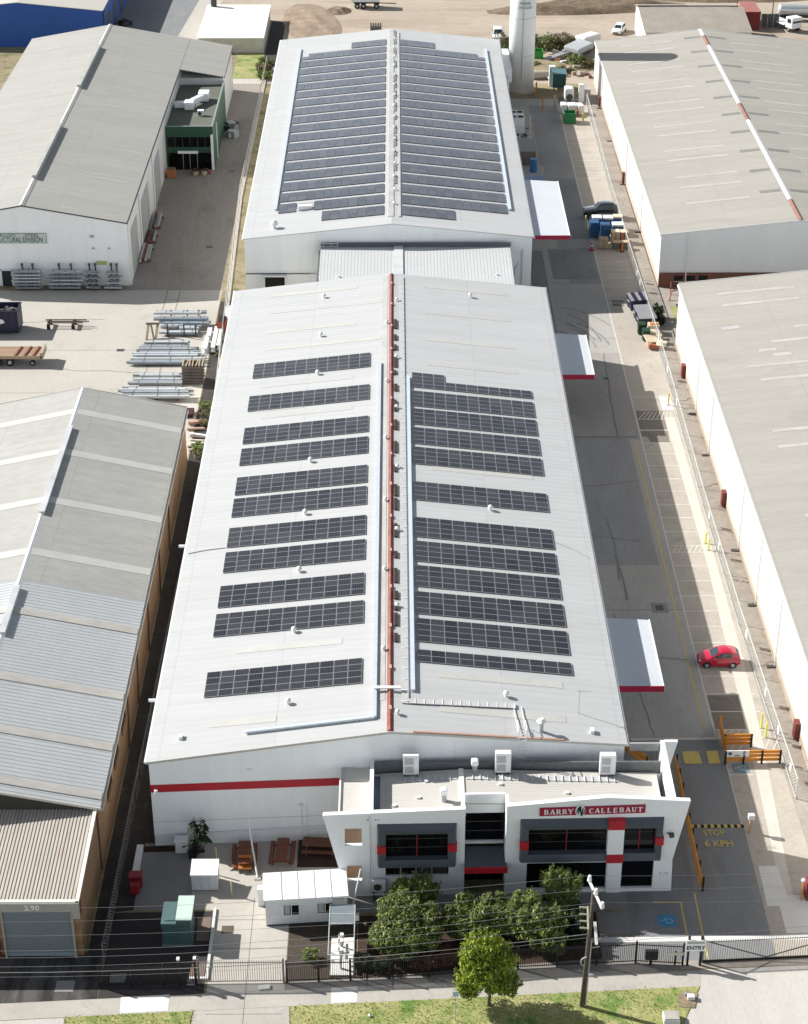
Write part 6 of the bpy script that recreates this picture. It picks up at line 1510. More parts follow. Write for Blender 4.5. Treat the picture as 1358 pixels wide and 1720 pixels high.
t = thing("scrap_box", "red open steel box with a dark inside against the boundary fence", "box", (-21.2,211,0)); MB().box(-21.7,-20.6,208.9,210.7,.1,1.6).build("box", M("orange_red_steel",(.33,.09,.05),.7), t); MB().box(-21.6,-20.7,209.0,210.6,1.61,1.66).build("inside", dark_void, t)
t = thing("orange_bin", "small orange bin on the driveway beside the green annex", "bin", (-33.1,265.5,0)); MB().box(-33.7,-32.5,264.9,266.1,.05,1.3).build("body", M("orange_bin_paint",(.38,.14,.045),.7), t, bevel=.04); MB().box(-33.6,-32.6,265.0,266.0,1.31,1.34).build("inside", M("bin_load",(.2,.16,.12),.9), t)
t = thing("scrap_heap", "low dark heap of parts at the annex corner column", "heap", (-28.6,267,0)); rr = random.Random(3)
for k in range(7): MB().rbox((-28.7+rr.uniform(-1,1),267+rr.uniform(-.8,.8),.3),(rr.uniform(.4,1),rr.uniform(.3,.7),.5),rr.uniform(0,3)).build("part", (dark_steel, wood_tan, rust_red)[k % 3], t)
for k, (y0, y1, mt) in enumerate([(243.5,249.5,galv_blue),(238,242.5,wood_grey),(231.5,237.5,white_metal)]):
    t = thing("steel_stack", ("blue grey steel stack farthest along the warehouse side wall","brown steel offcuts in the middle of the warehouse side wall","white and rusty steel stack nearest the warehouse front corner")[k], "steel stack", (-33.2,(y0+y1)/2,0), "steel stacked along the warehouse side wall")
    for q in range(4): MB().beam((-33.7+q*.33,y0+.2*q,.4+.15*(q % 2)),(-33.75+q*.35,y1-.3*q,.5+.15*(q % 2)),.24,.3).build("length", (mt, rust_red, mt, galv)[q], t)
    m = MB().box(-33.9,-32.4,y0+.8,y0+1.0,0,.26).box(-33.9,-32.4,y1-1.2,y1-1.0,0,.26); m.build("bearer", rust_red, t)
t = thing("red_debris", "dark red steel frame lying behind the brick shed corner", "scrap", (-22.5,187.5,0)); MB().box(-24.6,-22.5,186.2,187.8,.1,.5).build("plate", rust_dark, t); MB().beam((-22.9,184.5,.3),(-20.9,184.9,.3),.5,.3).beam((-22.9,183.2,.2),(-21,183.3,.2),.3,.2).build("frame", M("pinkish_steel",(.4,.25,.2),.8), t)
t = thing("debris_pile", "pale boards and offcuts behind the shed in front of the shrub", "debris", (-21.6,180,0))
for k in range(6): MB().rbox((-21.6+.15*k % .5,182-k*.7,.15+.05*(k % 2)),(1.9,.3,.1),.1*(k-3)).build("board", (white_metal, wood_grey, concrete_bay)[k % 3], t)
# ------------------------------------------------------------------ fences
def chain_fence(lab, pts, h, spacing, clips=0, railmat=fence_galv):
    t = thing("wire_fence", lab, "fence", (*pts[0], 0))
    m = MB(); r = MB(); posts = []
    for (a, b) in zip(pts, pts[1:]):
        A_, B_ = Vector((*a,0)), Vector((*b,0)); L = (B_-A_).length; n = max(1, round(L/spacing))
        m.add([(*a,.05),(*b,.05),(*b,h),(*a,h)], [(0,1,2,3)])
        r.tube([(*a,h),(*b,h)], .045, 6); r.tube([(*a,.1),(*b,.1)], .025, 5)
        for k in range(n): posts.append(A_.lerp(B_, k/n))
    posts.append(Vector((*pts[-1],0)))
    m.build("wire_mesh", chain, t); r.build("rail", railmat, t)
    for k, p in enumerate(posts): MB().cyl(p.x,p.y,0,h+.12,.05,6).build("post", railmat, t)
    return t
right_f = chain_fence("long chain wire fence between the parking bays and the right hand warehouses", [(31.3,300),(30.95,260),(31.0,234),(31.35,202),(31.15,166),(31.25,144),(31.75,118.5)], 1.9, 4.2)
for y, x in [(225,31.1),(222,31.13),(214,31.2),(204.6,31.33),(196,31.32),(187.5,31.27),(162,31.17),(156,31.2),(140.5,31.35),(131.5,31.5),(126,31.6),(121,31.7)]:
    MB().box(x-.05,x-.02,y-.25,y+.25,.9,1.6).build("sign_plate", white_paint, right_f)
chain_fence("old chain wire fence along the steel yard beside the white halls", [(-22.25,322),(-22.3,257),(-21.3,222),(-20.3,190),(-20.05,176.5)], 1.9, 3.6, railmat=M("old_fence_pipe",(.42,.39,.34),.7))
chain_fence("chain wire fence in the dark alley between brick shed and front hall", [(-20.0,176.3),(-20.45,144),(-20.7,118),(-20.8,100)], 1.9, 3.4, railmat=M("dull_fence_pipe",(.13,.135,.145),.7))
m = MB()
for (a, b) in [((-22.25,322),(-22.3,257)),((-22.3,257),(-21.3,222)),((-21.3,222),(-20.3,190)),((-20.3,190),(-20.05,176.5))]: m.beam((*a,.09),(*b,.09),.55,.18)
struct("fence_footing", m, concrete_y)
def picket_fence(lab, pts, h, gap=.13, r=.018, mat=fence_black, name="picket_fence", posts_every=2.6, cat="fence"):
    t = thing(name, lab, cat, (*pts[0],0))
    m = MB(); rl = MB()
    for (a, b) in zip(pts, pts[1:]):
        A_, B_ = Vector((*a,0)), Vector((*b,0)); L = (B_-A_).length; n = int(L/gap)
        for k in range(n): p = A_.lerp(B_, (k+.5)/n); m.box(p.x-r,p.x+r,p.y-r,p.y+r,.08,h)
        for z in (.2, h-.2): rl.beam((*a,z),(*b,z),.05,.05)
        q = max(1, round(L/posts_every))
        for k in range(q): p = A_.lerp(B_, k/q); MB().box(p.x-.06,p.x+.06,p.y-.06,p.y+.06,0,h+.12).build("post", mat, t)
    p = pts[-1]; MB().box(p[0]-.06,p[0]+.06,p[1]-.06,p[1]+.06,0,h+.12).build("post", mat, t)
    m.build("pickets", mat, t); rl.build("rail", mat, t)
    return t
picket_fence("black picket fence across the dark kiosk yard on the street", [(-20.8,97.75),(-14.1,97.95)], 1.9)
picket_fence("black picket fence in front of the gravel bed and garden", [(-7.75,98.15),(-3.3,98.35),(2.2,98.65),(8.5,99.45),(16.9,100.0),(20.2,99.75)], 1.9)
picket_fence("sliding bar gate closing the pale concrete drive beside the portable hut", [(-13.9,98.07),(-7.95,98.15)], 2.1, .16, .016, M("grey_brown_gate",(.22,.20,.18),.6), "sliding_gate", 6, "gate")
g = picket_fence("long dark sliding bar gate across the main entry", [(21.6,100.02),(33.5,100.75)], 2.1, .17, .016, M("gate_bars",(.20,.19,.18),.5), "sliding_gate", 12, "gate")
MB().beam((21.6,100.02,.12),(33.5,100.75,.12),.09,.18).build("bottom_rail", fence_black, g)
MB().beam((22.0,99.98,1.95),(26.2,100.24,.3),.05,.07).beam((26.2,100.24,.3),(31.5,100.6,1.95),.05,.07).build("brace", dark_steel, g)
t = thing("gate_post", "black gate posts and bracket between the kiosk yard and the bar gate", "post", (-14.5,98,0))
MB().box(-14.15,-14.0,97.9,98.1,0,2.4).box(-15.3,-15.15,97.9,98.1,0,2.3).box(-15.15,-14.15,97.95,98.05,1.9,2.0).build("frame", fence_black, t); MB().box(-15.33,-15.12,97.85,98.12,2.31,2.45).box(-14.18,-13.98,97.85,98.12,2.41,2.5).build("cap", white_metal, t)
t = thing("entry_sign", "white ENTRY sign on two dark posts beside the main gate", "sign", (21,99.7,0))
MB().box(20.45,20.6,99.65,99.8,0,2.75).box(21.35,21.5,99.65,99.8,0,2.75).build("post", fence_black, t)
s = MB().box(20.3,21.7,99.58,99.64,1.45,2.45).build("board", white_paint, t)
text_mb("ENTRY", .46, (21.0,99.577,1.75), (1,0,0), (0,0,1), .01, .012, .92).build("lettering", letter_black, s)
MB().box(20.4,21.6,99.57,99.578,2.15,2.32).build("stripe", M("sign_grey_line",(.4,.42,.42),.6), s)
t = thing("direction_sign", "small pale arrow board beside the ENTRY sign", "sign", (19.7,99.7,0)); MB().box(19.1,20.2,99.66,99.7,1.0,1.25).build("board", M("cream_board",(.62,.58,.46),.6), t); MB().box(19.6,19.7,99.71,99.78,0,1.3).build("post", fence_black, t)
t = thing("letterbox", "dark square box fixed on the picket fence left of the entry gate", "box", (17.9,99.7,0)); MB().box(17.5,18.4,99.5,99.75,.7,1.5).build("box", dark_void, t); MB().box(17.85,18.05,99.76,99.82,0,.8).build("bracket", fence_black, t)

# ------------------------------------------------------------------ barriers, bollards, speed hump
def barrier(lab, pts, nposts, boards=(.35,.75,1.12), post_m=black_rubber):
    t = thing("safety_barrier", lab, "barrier", (*pts[0],0), "orange timber safety barriers along the driveway")
    for (a, b) in zip(pts, pts[1:]):
        A_, B_ = Vector((*a,0)), Vector((*b,0)); d = (B_-A_).normalized(); nrm = Vector((-d.y,d.x,0))
        for z in boards: MB().beam(A_+Vector((0,0,z)), B_+Vector((0,0,z)), .10, .27).build("rail", safety_orange, t)
        for k in range(nposts+1): p = A_.lerp(B_, k/nposts)-nrm*.13; MB().box(p.x-.07,p.x+.07,p.y-.07,p.y+.07,0,1.32).build("post", post_m, t)
    return t
barrier("long orange rail barrier running beside the street office", [(22.62,107.6),(22.62,122.6)], 8)
barrier("orange barrier corner piece beside the hatched bay, pointing to the yard", [(27.0,125.0),(27.05,128.0)], 1, post_m=safety_orange)
barrier("short orange rail barrier across the hatched bay", [(27.1,125.45),(29.3,125.5)], 1)
b = barrier("orange rail barrier carrying white signs behind the accessible bay", [(26.8,123.2),(31.3,123.3)], 3)
MB().box(26.85,28.7,123.05,123.13,.75,1.35).build("sign_board", white_paint, b)
MB().tube([(27.15,123.045,1.08),(27.15,123.03,1.08)],.16,12).build("symbol", M("sign_dark_disc",(.10,.13,.15),.5), b); MB().box(27.5,27.95,123.03,123.045,.82,.95).build("stripe", M("sign_olive",(.35,.36,.12),.5), b); MB().tube([(28.3,123.045,1.08),(28.3,123.03,1.08)],.13,12).build("symbol", M("sign_violet",(.45,.42,.62),.5), b)
barrier("orange rail barrier angled at the front hall's rear right corner", [(17.6,124.6),(18.7,125.0),(20.4,122.4)], 1)
t = thing("speed_hump", "yellow and black striped speed hump across the entry drive", "speed hump", (25,115.1,0))
for k in range(16):
    a = 22.9+k*.26; MB().slab([(a,114.95,.01),(a+.26,114.95,.01),(a+.26,115.1,.07),(a,115.1,.07)],(0,0,.02)).add([(a,115.1,.09),(a+.26,115.1,.09),(a+.26,115.35,.01),(a,115.35,.01)],[(0,1,2,3)]).build("segment", (line_yellow, black_rubber)[k % 2], t)
def bollard(lab, x, y, mat, h=1.2, r=.09):
    t = thing("bollard", lab, "bollard", (x,y,0)); MB().cyl(x,y,.03,h,r,10).build("post", mat, t); MB().cyl(x,y,h+.002,h+.06,r*1.05,10,r*.5).build("cap", mat, t); MB().box(x-.15,x+.15,y-.15,y+.15,0,.03).build("base_plate", grey_metal, t); return t
bollard("fluoro yellow bollard at the far side of the hatched strip", 30.35, 158.6, bright_yellow)
bollard("fluoro yellow bollard at the near side of the hatched strip", 30.45, 157.3, bright_yellow)
bollard("pale yellow bollard behind the orange barrier by the fence", 30.6, 128.0, bright_yellow, 1.5)
bollard("fluoro yellow bollard just behind the barrier's sign end near the fence", 30.75, 126.7, bright_yellow, 1.4)
bollard("yellow bollard standing by the pale square at the bay below the skips", 30.6, 189.2, safety_yellow, 1.4)
struct("pale_square", MB().flat([(29.8,188),(31.1,188),(31.1,191.6),(29.8,191.6)], Z3), concrete_new)
t = thing("boom_gate_post", "white headed intercom post with orange stripes beside the speed hump", "post", (27.4,114.4,0))
MB().box(27.3,27.5,114.3,114.5,0,1.3).build("post", M("orange_white_post",(.6,.4,.28),.6), t); MB().box(27.15,27.65,114.2,114.6,1.31,1.75).build("head", white_paint, t, bevel=.05)
t = thing("hydrant_cabinet", "dark red cabinet with white lamp at the right edge by the entry", "cabinet", (30.4,106.9,0)); MB().box(30.2,31.2,106.4,107.4,0,1.6).build("cabinet", M("deep_red",(.22,.03,.03),.6), t, bevel=.1); MB().cyl(29.9,106.6,0,1.7,.06,6).build("post", safety_orange, t); MB().ball((29.9,106.6,1.85),.16).build("lamp", white_paint, t)
for k, (x, y) in enumerate([(-13.75,111.2),(-13.65,109.6),(-12.3,107.3)]):
    bollard(("pale yellow post behind the white storage box in the yard","thin yellow post right of the white storage box","pale yellow post nearest the street in the yard")[k], x, y, M("pale_yellow_post",(.60,.56,.30),.6) if "pale_yellow_post" not in bpy.data.materials else bpy.data.materials["pale_yellow_post"], 1.3, .06)

# ------------------------------------------------------------------ front yard things
t = thing("portable_hut", "white portable site hut with three roof panels and two windows", "hut", (-6.6,104.2,0))
H_ = Matrix.Rotation(math.atan2(.48,5.84), 4, 'Z')
def hv(x, y, z): v = H_ @ Vector((x, y, z)); return (v.x-9.52, v.y+103.89, z)
def hbox(m, x0, x1, y0, y1, z0, z1):
    vs = [hv(*p) for p in [(x0,y0,z0),(x1,y0,z0),(x1,y1,z0),(x0,y1,z0),(x0,y0,z1),(x1,y0,z1),(x1,y1,z1),(x0,y1,z1)]]
    return m.add(vs, [(3,2,1,0),(4,5,6,7),(0,1,5,4),(1,2,6,5),(2,3,7,6),(3,0,4,7)])
hbox(MB(),0,5.9,0,2.7,.15,2.45).build("wall", M("hut_wall_sheet",(.66,.67,.68),.5,.03,.5), t)
rf = hbox(MB(),-.12,6.0,-.18,2.85,2.46,2.60).build("roof", white_paint, t)
m = MB()
for k in range(1,5): hbox(m, k*1.2-.03,k*1.2+.03,-.17,2.84,2.605,2.63)
m.build("roof_seam", M("seam_grey",(.5,.5,.5),.5), rf)
hbox(MB(),0.02,5.88,.02,2.68,0,.14).build("skid", dark_steel, t)
for x in (1.3,3.75):
    w = hbox(MB(),x,x+1.1,-.03,-.005,1.0,1.9).build("window", black_glass, t)
    m = MB(); hbox(m,x-.08,x,-.06,-.005,.95,1.95); hbox(m,x+1.1,x+1.18,-.06,-.005,.95,1.95); hbox(m,x-.08,x+1.18,-.06,-.005,1.905,1.98); hbox(m,x-.08,x+1.18,-.06,-.005,.9,.985); hbox(m,x+.52,x+.58,-.05,-.032,1.0,1.9); m.build("frame", white_metal, w)
    hbox(MB(),x+.06,x+.45,-.045,-.033,1.05,1.85).build("blind", M("pale_blind",(.38,.40,.42),.6) if "pale_blind" not in bpy.data.materials else bpy.data.materials["pale_blind"], w)
hbox(MB(),4.85,5.7,-.02,-.004,2.05,2.3).build("name_plate", M("grey_plate",(.45,.46,.47),.5), t)
m = MB(); hbox(m,-.55,-.06,2.2,2.7,0,1.6); m.build("side_unit", white_metal, t)
t = thing("kiosk_transformer", "teal green electrical kiosk with pale raised lid", "transformer", (-15.8,102.8,0))
x0 = -16.85
MB().box(x0,x0+2.1,101.95,104.2,.12,1.95).build("cabinet", kiosk_side, t, bevel=.04)
MB().box(x0-.03,x0+1.05,101.9,104.25,1.96,2.06).build("lid", kiosk_green, t); MB().box(x0+.22,x0+.95,102.2,104.05,2.065,2.12).build("lid_panel", kiosk_green, t)
MB().box(x0+1.1,x0+2.13,101.9,104.3,1.96,2.38).build("tower", kiosk_side, t); MB().box(x0+1.05,x0+2.2,101.85,104.4,2.385,2.5).build("pale_lid", kiosk_pale, t)
MB().box(x0-.05,x0+2.15,101.85,104.3,0,.12).build("plinth", M("teal_plinth",(.16,.21,.21),.7), t)
m = MB(); m.box(x0+.1,x0+1.0,101.92,101.945,.9,1.75); m.box(x0+1.15,x0+2.0,101.92,101.945,.3,1.75); m.box(x0+.1,x0+1.0,101.92,101.945,.25,.8); m.build("door", M("kiosk_door",(.055,.115,.115),.5), t)
struct("painted_sun_patch", MB().flat([(-14.6,104.9),(-13.6,104.9),(-13.6,102.4),(-14.5,102.4)], Z2), M("sunlit_asphalt_brown",(.22,.16,.13),.9))  # brown patch puts sunlight on the black asphalt into the colour
struct("painted_sun_patch", MB().flat([(-14.6,100.2),(-13.6,100.2),(-13.6,98.7),(-14.7,98.7)], Z2), bpy.data.materials["sunlit_asphalt_brown"])  # second patch in the same sunlit brown
struct("cover_plate", MB().box(-12.75,-11.9,103.2,103.95,0,.03), M("brown_plate",(.13,.10,.07),.8)); 
t = thing("storage_box", "white panelled storage box with pale lid in the shaded yard", "box", (-14.3,108.3,0))
MB().box(-15.3,-13.35,107.75,109.2,.08,1.5).build("body", M("box_panel",(.62,.64,.66),.5), t, bevel=.03); MB().slab([(-15.35,107.68,1.51),(-13.3,107.68,1.51),(-13.3,109.25,1.75),(-15.35,109.25,1.75)],(0,0,.08)).build("lid", white_paint, t)
m = MB()
for x in (-14.65,-14.0): m.box(x-.012,x+.012,107.735,107.748,.1,1.48)
m.build("seam", grey_metal, t)
t = thing("red_bin", "red lidded bin by the low white wall in the yard", "bin", (-19.5,107.7,0))
MB().box(-19.85,-19.15,107.3,107.95,.1,.95).build("body", M("bin_red",(.30,.015,.02),.5), t, bevel=.06); MB().box(-19.95,-19.05,108.0,108.65,.1,1.1).build("rear_bin", M("bin_red_dark",(.24,.012,.018),.5), t, bevel=.06); MB().box(-20,-19,107.95,108.7,1.11,1.2).build("lid", bpy.data.materials["bin_red"], t, bevel=.02)
t = thing("low_wall", "low white kerb wall along the alley side of the yard", "wall", (-19.6,110.6,0)); MB().box(-19.85,-19.45,108.8,112.4,0,.5).build("wall", white_paint, t); MB().box(-19.9,-19.4,108.75,112.45,.501,.58).build("coping", white_metal, t)
t = thing("white_cabinet", "small white cabinet against the hall wall left of the leafy plant", "cabinet", (-16.4,112.3,0)); MB().box(-16.95,-16.0,112.0,112.7,.05,1.15).build("cabinet", white_metal, t, bevel=.05); MB().box(-17,-15.95,111.95,112.75,1.151,1.22).build("lid", white_paint, t)
struct("low_bed", MB().flat([(-19.4,112.2),(-16.9,112.3),(-16.9,113.0),(-19.4,112.9)], Z3), rust_dark)
def picnic(lab, x, y, rz, mt):
    t = thing("picnic_table", lab, "picnic table", (0,0,0), "stained timber picnic tables by the hall wall")
    m = MB()
    for k in range(5): m.box(-.45+k*.185,-.28+k*.185,-1.35,1.35,.72,.77)
    m.build("table_top", mt, t)
    for s in (-1, 1):
        m = MB()
        for k in range(2): a = s*.78+(k-.5)*.19; m.box(a-.085,a+.085,-1.35,1.35,.43,.47)
        m.build("seat", mt, t)
    for yy in (-1.0, 1.0):
        m = MB(); m.beam((-.75,yy,0),(-.3,yy,.7),.08,.1); m.beam((.75,yy,0),(.3,yy,.7),.08,.1); m.box(-.9,.9,yy-.04,yy+.04,.35,.42); m.build("leg", mt, t)
    place(t, (x,y,0), rz); return t
picnic("red stained picnic table half in sun, left of the white pole", -11.6, 111.3, .05, wood_red)
picnic("red stained picnic table in shade, right of the white pole", -8.75, 111.6, -.03, wood_red)
picnic("dull brown picnic table turned sideways beside the office wing wall", -5.9, 112.4, 1.5, M("old_brown_timber",(.17,.075,.045),.8,.12,.8,.1,6))
t = thing("orange_chair", "light orange boxy chair at the sunlit end of the first picnic table", "chair", (-11.5,109.9,0)); MB().box(-12.0,-11.0,109.75,110.6,.38,.48).build("seat", orange_paint, t); MB().box(-12.0,-11.0,110.61,110.7,.48,1.0).build("backrest", orange_paint, t)
for x in (-11.95,-11.1):
    for y in (109.8,110.5): MB().box(x,x+.07,y,y+.07,0,.375).build("leg", dark_steel, t)
def slant(lab, a, b, r, mt=white_paint, base=True):
    t = thing("slanted_pole", lab, "pole", (a[0],a[1],0)); MB().tube([a, b], r, 8).build("pole", mt, t)
    MB().box(a[0]-.25,a[0]+.25,a[1]-.25,a[1]+.25,0,.08).build("base", concrete_y, t); return t
slant("thin white pole leaning over the left picnic table", (-10.5,109.2,.05), (-11.35,112.6,3.0), .07)
slant("slender white pole rising between the portable hut and the office", (-3.45,104.5,.05), (-2.65,105.6,3.9), .06)
# backflow valve in a wire cage
t = thing("valve_assembly", "white water valve assembly on a concrete plinth inside a cage", "valve", (-3.9,100.5,0))
m = MB().tube([(-4.0,99.4,0),(-4.0,99.4,1.0),(-4.0,101.6,1.0),(-4.0,101.6,0)], .13, 8); m.tube([(-3.6,99.8,.6),(-3.6,101.3,.6)], .1, 8); m.tube([(-4.3,100.0,.9),(-3.4,100.2,.9)], .08, 8); m.build("pipe", insulator, t, smooth=True)
for y in (99.9,100.8,101.4): MB().cyl(-4.0,y,1.1,1.5,.2,10,.2).build("valve_wheel", insulator, t)
MB().box(-4.75,-3.1,98.75,102.6,0,.12).build("plinth", concrete_new, t)
t = thing("wire_cage", "pale framed wire cage over the water valves", "cage", (-3.95,101.5,0))
m = MB()
for x in (-4.85,-3.05):
    for y in (98.7,101.0,103.9): m.box(x-.03,x+.03,y-.03,y+.03,0,2.0)
    m.box(x-.03,x+.03,98.7,103.9,2.0,2.06)
for y in (98.7,101.9,102.9,103.9): m.box(-4.85,-3.05,y-.03,y+.03,2.0,2.06)
m.build("frame", M("cage_frame",(.50,.52,.50),.5), t)
MB().add([(-4.8,101.9,2.03),(-3.1,101.9,2.03),(-3.1,103.9,2.03),(-4.8,103.9,2.03)],[(0,1,2,3)]).build("roof_sheet", M("cage_sheet",(.20,.235,.26),.4), t)
MB().box(-3.02,-2.75,103.0,103.3,1.3,1.8).build("box", white_paint, t)
# street furniture
t = thing("street_marker", "slim marker post with a small pale blue plate on the verge", "sign", (3.95,94.4,0)); MB().cyl(3.95,94.4,0,2.5,.03,6).build("post", grey_metal, t); MB().box(3.75,4.15,94.33,94.37,2.3,2.75).build("plate", M("pale_blue_plate",(.45,.53,.62),.5), t)
t = thing("service_pit", "pale concrete service pillar at the bottom of the verge", "pillar", (18.7,94.4,0)); MB().box(18.15,19.25,93.9,94.8,0,.5).build("body", concrete_new, t, bevel=.05); MB().box(18.2,19.2,93.95,94.75,.5,.55).build("lid", concrete_y, t)
t = thing("water_meter", "small grey water meter in a bare patch beside the entry apron", "meter", (20.3,96.4,0)); MB().box(20.1,20.6,96.2,96.6,.03,.35).build("box", concrete_new, t, bevel=.03); MB().cyl(20.0,96.7,.03,.3,.12,8).build("tap", grey_metal, t)
struct("bare_patch", MB().flat([(19.4,95.6),(20.5,95.5),(20.9,96.9),(20.2,97.2),(19.5,96.8)], .06), M("bare_earth",(.30,.23,.15),.95,.2,1.5,.2))
t = thing("street_box", "white plastic pit lid lying by the bar gate", "box", (-9.2,98,0)); MB().rbox((-9.3,97.6,.09),(.8,.35,.12),.15).build("lid", shrink, t); MB().rbox((-9.3,97.6,.02),(.7,.3,.03),.15).build("base", grey_metal, t)
t = thing("white_rubbish", "small white wrapper on the verge grass", "litter", (-1.9,94.8,0)); MB().ball((-1.9,94.8,.14),.13,8,5,.8,.2).build("wrapper", shrink, t)

# ------------------------------------------------------------------ power pole and lines
t = thing("utility_pole", "weathered timber power pole with white insulators on the verge", "power pole", (12.74,95.75,0))
ptop = Vector((13.05,96.0,10.1)); pbase = Vector((12.74,95.75,0))
def pp(z): return pbase.lerp(ptop, z/10.1)
MB().tube([pbase, pp(5), ptop], [.18,.15,.115], 12).build("pole", pole_wood, t, smooth=True)
MB().beam(pp(9.9)+Vector((-.15,1.25,.0)), pp(9.9)+Vector((.45,-1.5,0)), .14, .14).build("crossarm", M("white_arm",(.75,.74,.71),.5), t)
for f in (0,.5,1): 
    q = (pp(9.9)+Vector((-.15,1.2,0))).lerp(pp(9.9)+Vector((.45,-1.45,0)), f); MB().cyl(q.x,q.y,q.z+.07,q.z+.5,.16,10,.1).build("insulator", insulator, t)
MB().beam(pp(8.0)+Vector((-.15,.9,.0)), pp(7.6)+Vector((-.25,-.9,0)), .1, .12).build("crossarm", M("pale_green_arm",(.45,.46,.33),.6), t)
for f in (.05,.35,.65,.95):
    q = (pp(8.0)+Vector((-.15,.9,0))).lerp(pp(7.6)+Vector((-.25,-.9,0)), f); MB().tube([q, q+Vector((-.55,0,.05))], .07, 8).build("insulator", M("dull_insulator",(.40,.39,.30),.4) if "dull_insulator" not in bpy.data.materials else bpy.data.materials["dull_insulator"], t)
MB().beam(pp(7.2)+Vector((.35,.3,.0)), pp(6.3)+Vector((.42,-.9,0)), .18, .16).build("street_light_arm", insulator, t)
m = MB()
for k in range(9):
    a = math.radians(20+k*38); 
m.tube([pp(4.2)+Vector((.42*math.cos(math.radians(a)),-.24,.42*math.sin(math.radians(a)))) for a in range(95,250,15)], .045, 6); m.build("cable_coil", M("coil_white",(.5,.48,.44),.6), t)
MB().tube([pp(0.2)+Vector((.2,-.16,0)), pp(6)+Vector((.18,-.16,0))], .05, 6).build("conduit", grey_metal, t)
MB().box(13.05,13.35,95.4,95.55,3.0,3.2).build("plate", grey_metal, t)
for z in (5.4,): MB().beam(pp(z)+Vector((.2,-.2,0)), pp(z)+Vector((.75,-.25,.15)), .06, .06).build("bracket", grey_metal, t)
def line(lab, a, b, sag, r=.011):
    t = thing("power_line", lab, "cable", tuple(a), "overhead lines from the power pole")
    pts = [Vector(a).lerp(Vector(b), k/16)-Vector((0,0,sag*4*(k/16)*(1-k/16))) for k in range(17)]
    MB().tube(pts, r, 5).build("cable", wire_grey, t)
q0 = pp(9.9)+Vector((-.15,1.2,.5)); q1 = pp(9.9)+Vector((.1,-.1,.5)); q2 = pp(9.9)+Vector((.45,-1.45,.5))
def far(p): return (-60.0, p[1]-1.2, p[2])
for lab, p in (("far upper power line running left from the pole top", q0),("middle upper power line running left from the pole top", q1),("near upper power line running left from the pole top", q2)): line(lab, p, far(p), 2.2, .010)
for k, (z, dy) in enumerate([(8.0,.7),(7.85,.2),(7.7,-.5)]): p = pp(z)+Vector((-.7,dy,.05)); line(("highest","middle","lowest")[k]+" of the three cables leaving the green lower crossarm", p, far(p), 3.1, .012)
p = pp(6.4)+Vector((-.15,0,0)); line("thick bundled service cable running left below the crossarms", p, far(p), 2.7, .026)
p = pp(6.1)+Vector((-.15,0,0)); line("thin lower cable running left under the bundled service cable", p, far(p), 2.8, .011)
line("power line running right from the far pole top insulator", q0, (50,101,10.0), .9, .008); line("power line running right from the middle pole top insulator", q1, (50,99.6,10.0), .9, .008); line("power line running right from the near pole top insulator", q2, (50,98.2,10.0), .9, .008)
line("pale service cable running right from the street light arm", pp(6.3)+Vector((.42,-.7,0)), (44,98.8,6.6), .3, .013)

# ------------------------------------------------------------------ trees and plants
def crown(mb, lobes, n, leaf, rnd, up=.35):
    for _ in range(n):
        c, r = rnd.choice(lobes)
        while True:
            d = Vector((rnd.uniform(-1,1), rnd.uniform(-1,1), rnd.uniform(-1,1)))
            if .05 < d.length < 1: break
        rad = d.length ** .35
        d.normalize(); p = Vector(c)+Vector((d.x*r[0], d.y*r[1], d.z*r[2]))*rad*rnd.uniform(.85,1.08)
        if p.z < .15: continue
        n_ = (d+Vector((rnd.uniform(-1,1),rnd.uniform(-1,1),rnd.uniform(-.2,1)+up))).normalized()
        a = n_.orthogonal().normalized(); b = n_.cross(a); th = rnd.uniform(0,6.3)
        u = (a*math.cos(th)+b*math.sin(th)+Vector((0,0,.55))).normalized(); v = n_.cross(u).normalized(); s = leaf*rnd.uniform(.6,1.35)
        mb.add([p-u*s*.9, p-v*s*.27+n_*s*.1, p+u*s*1.05, p+v*s*.27-n_*s*.08], [(0,1,2,3)])
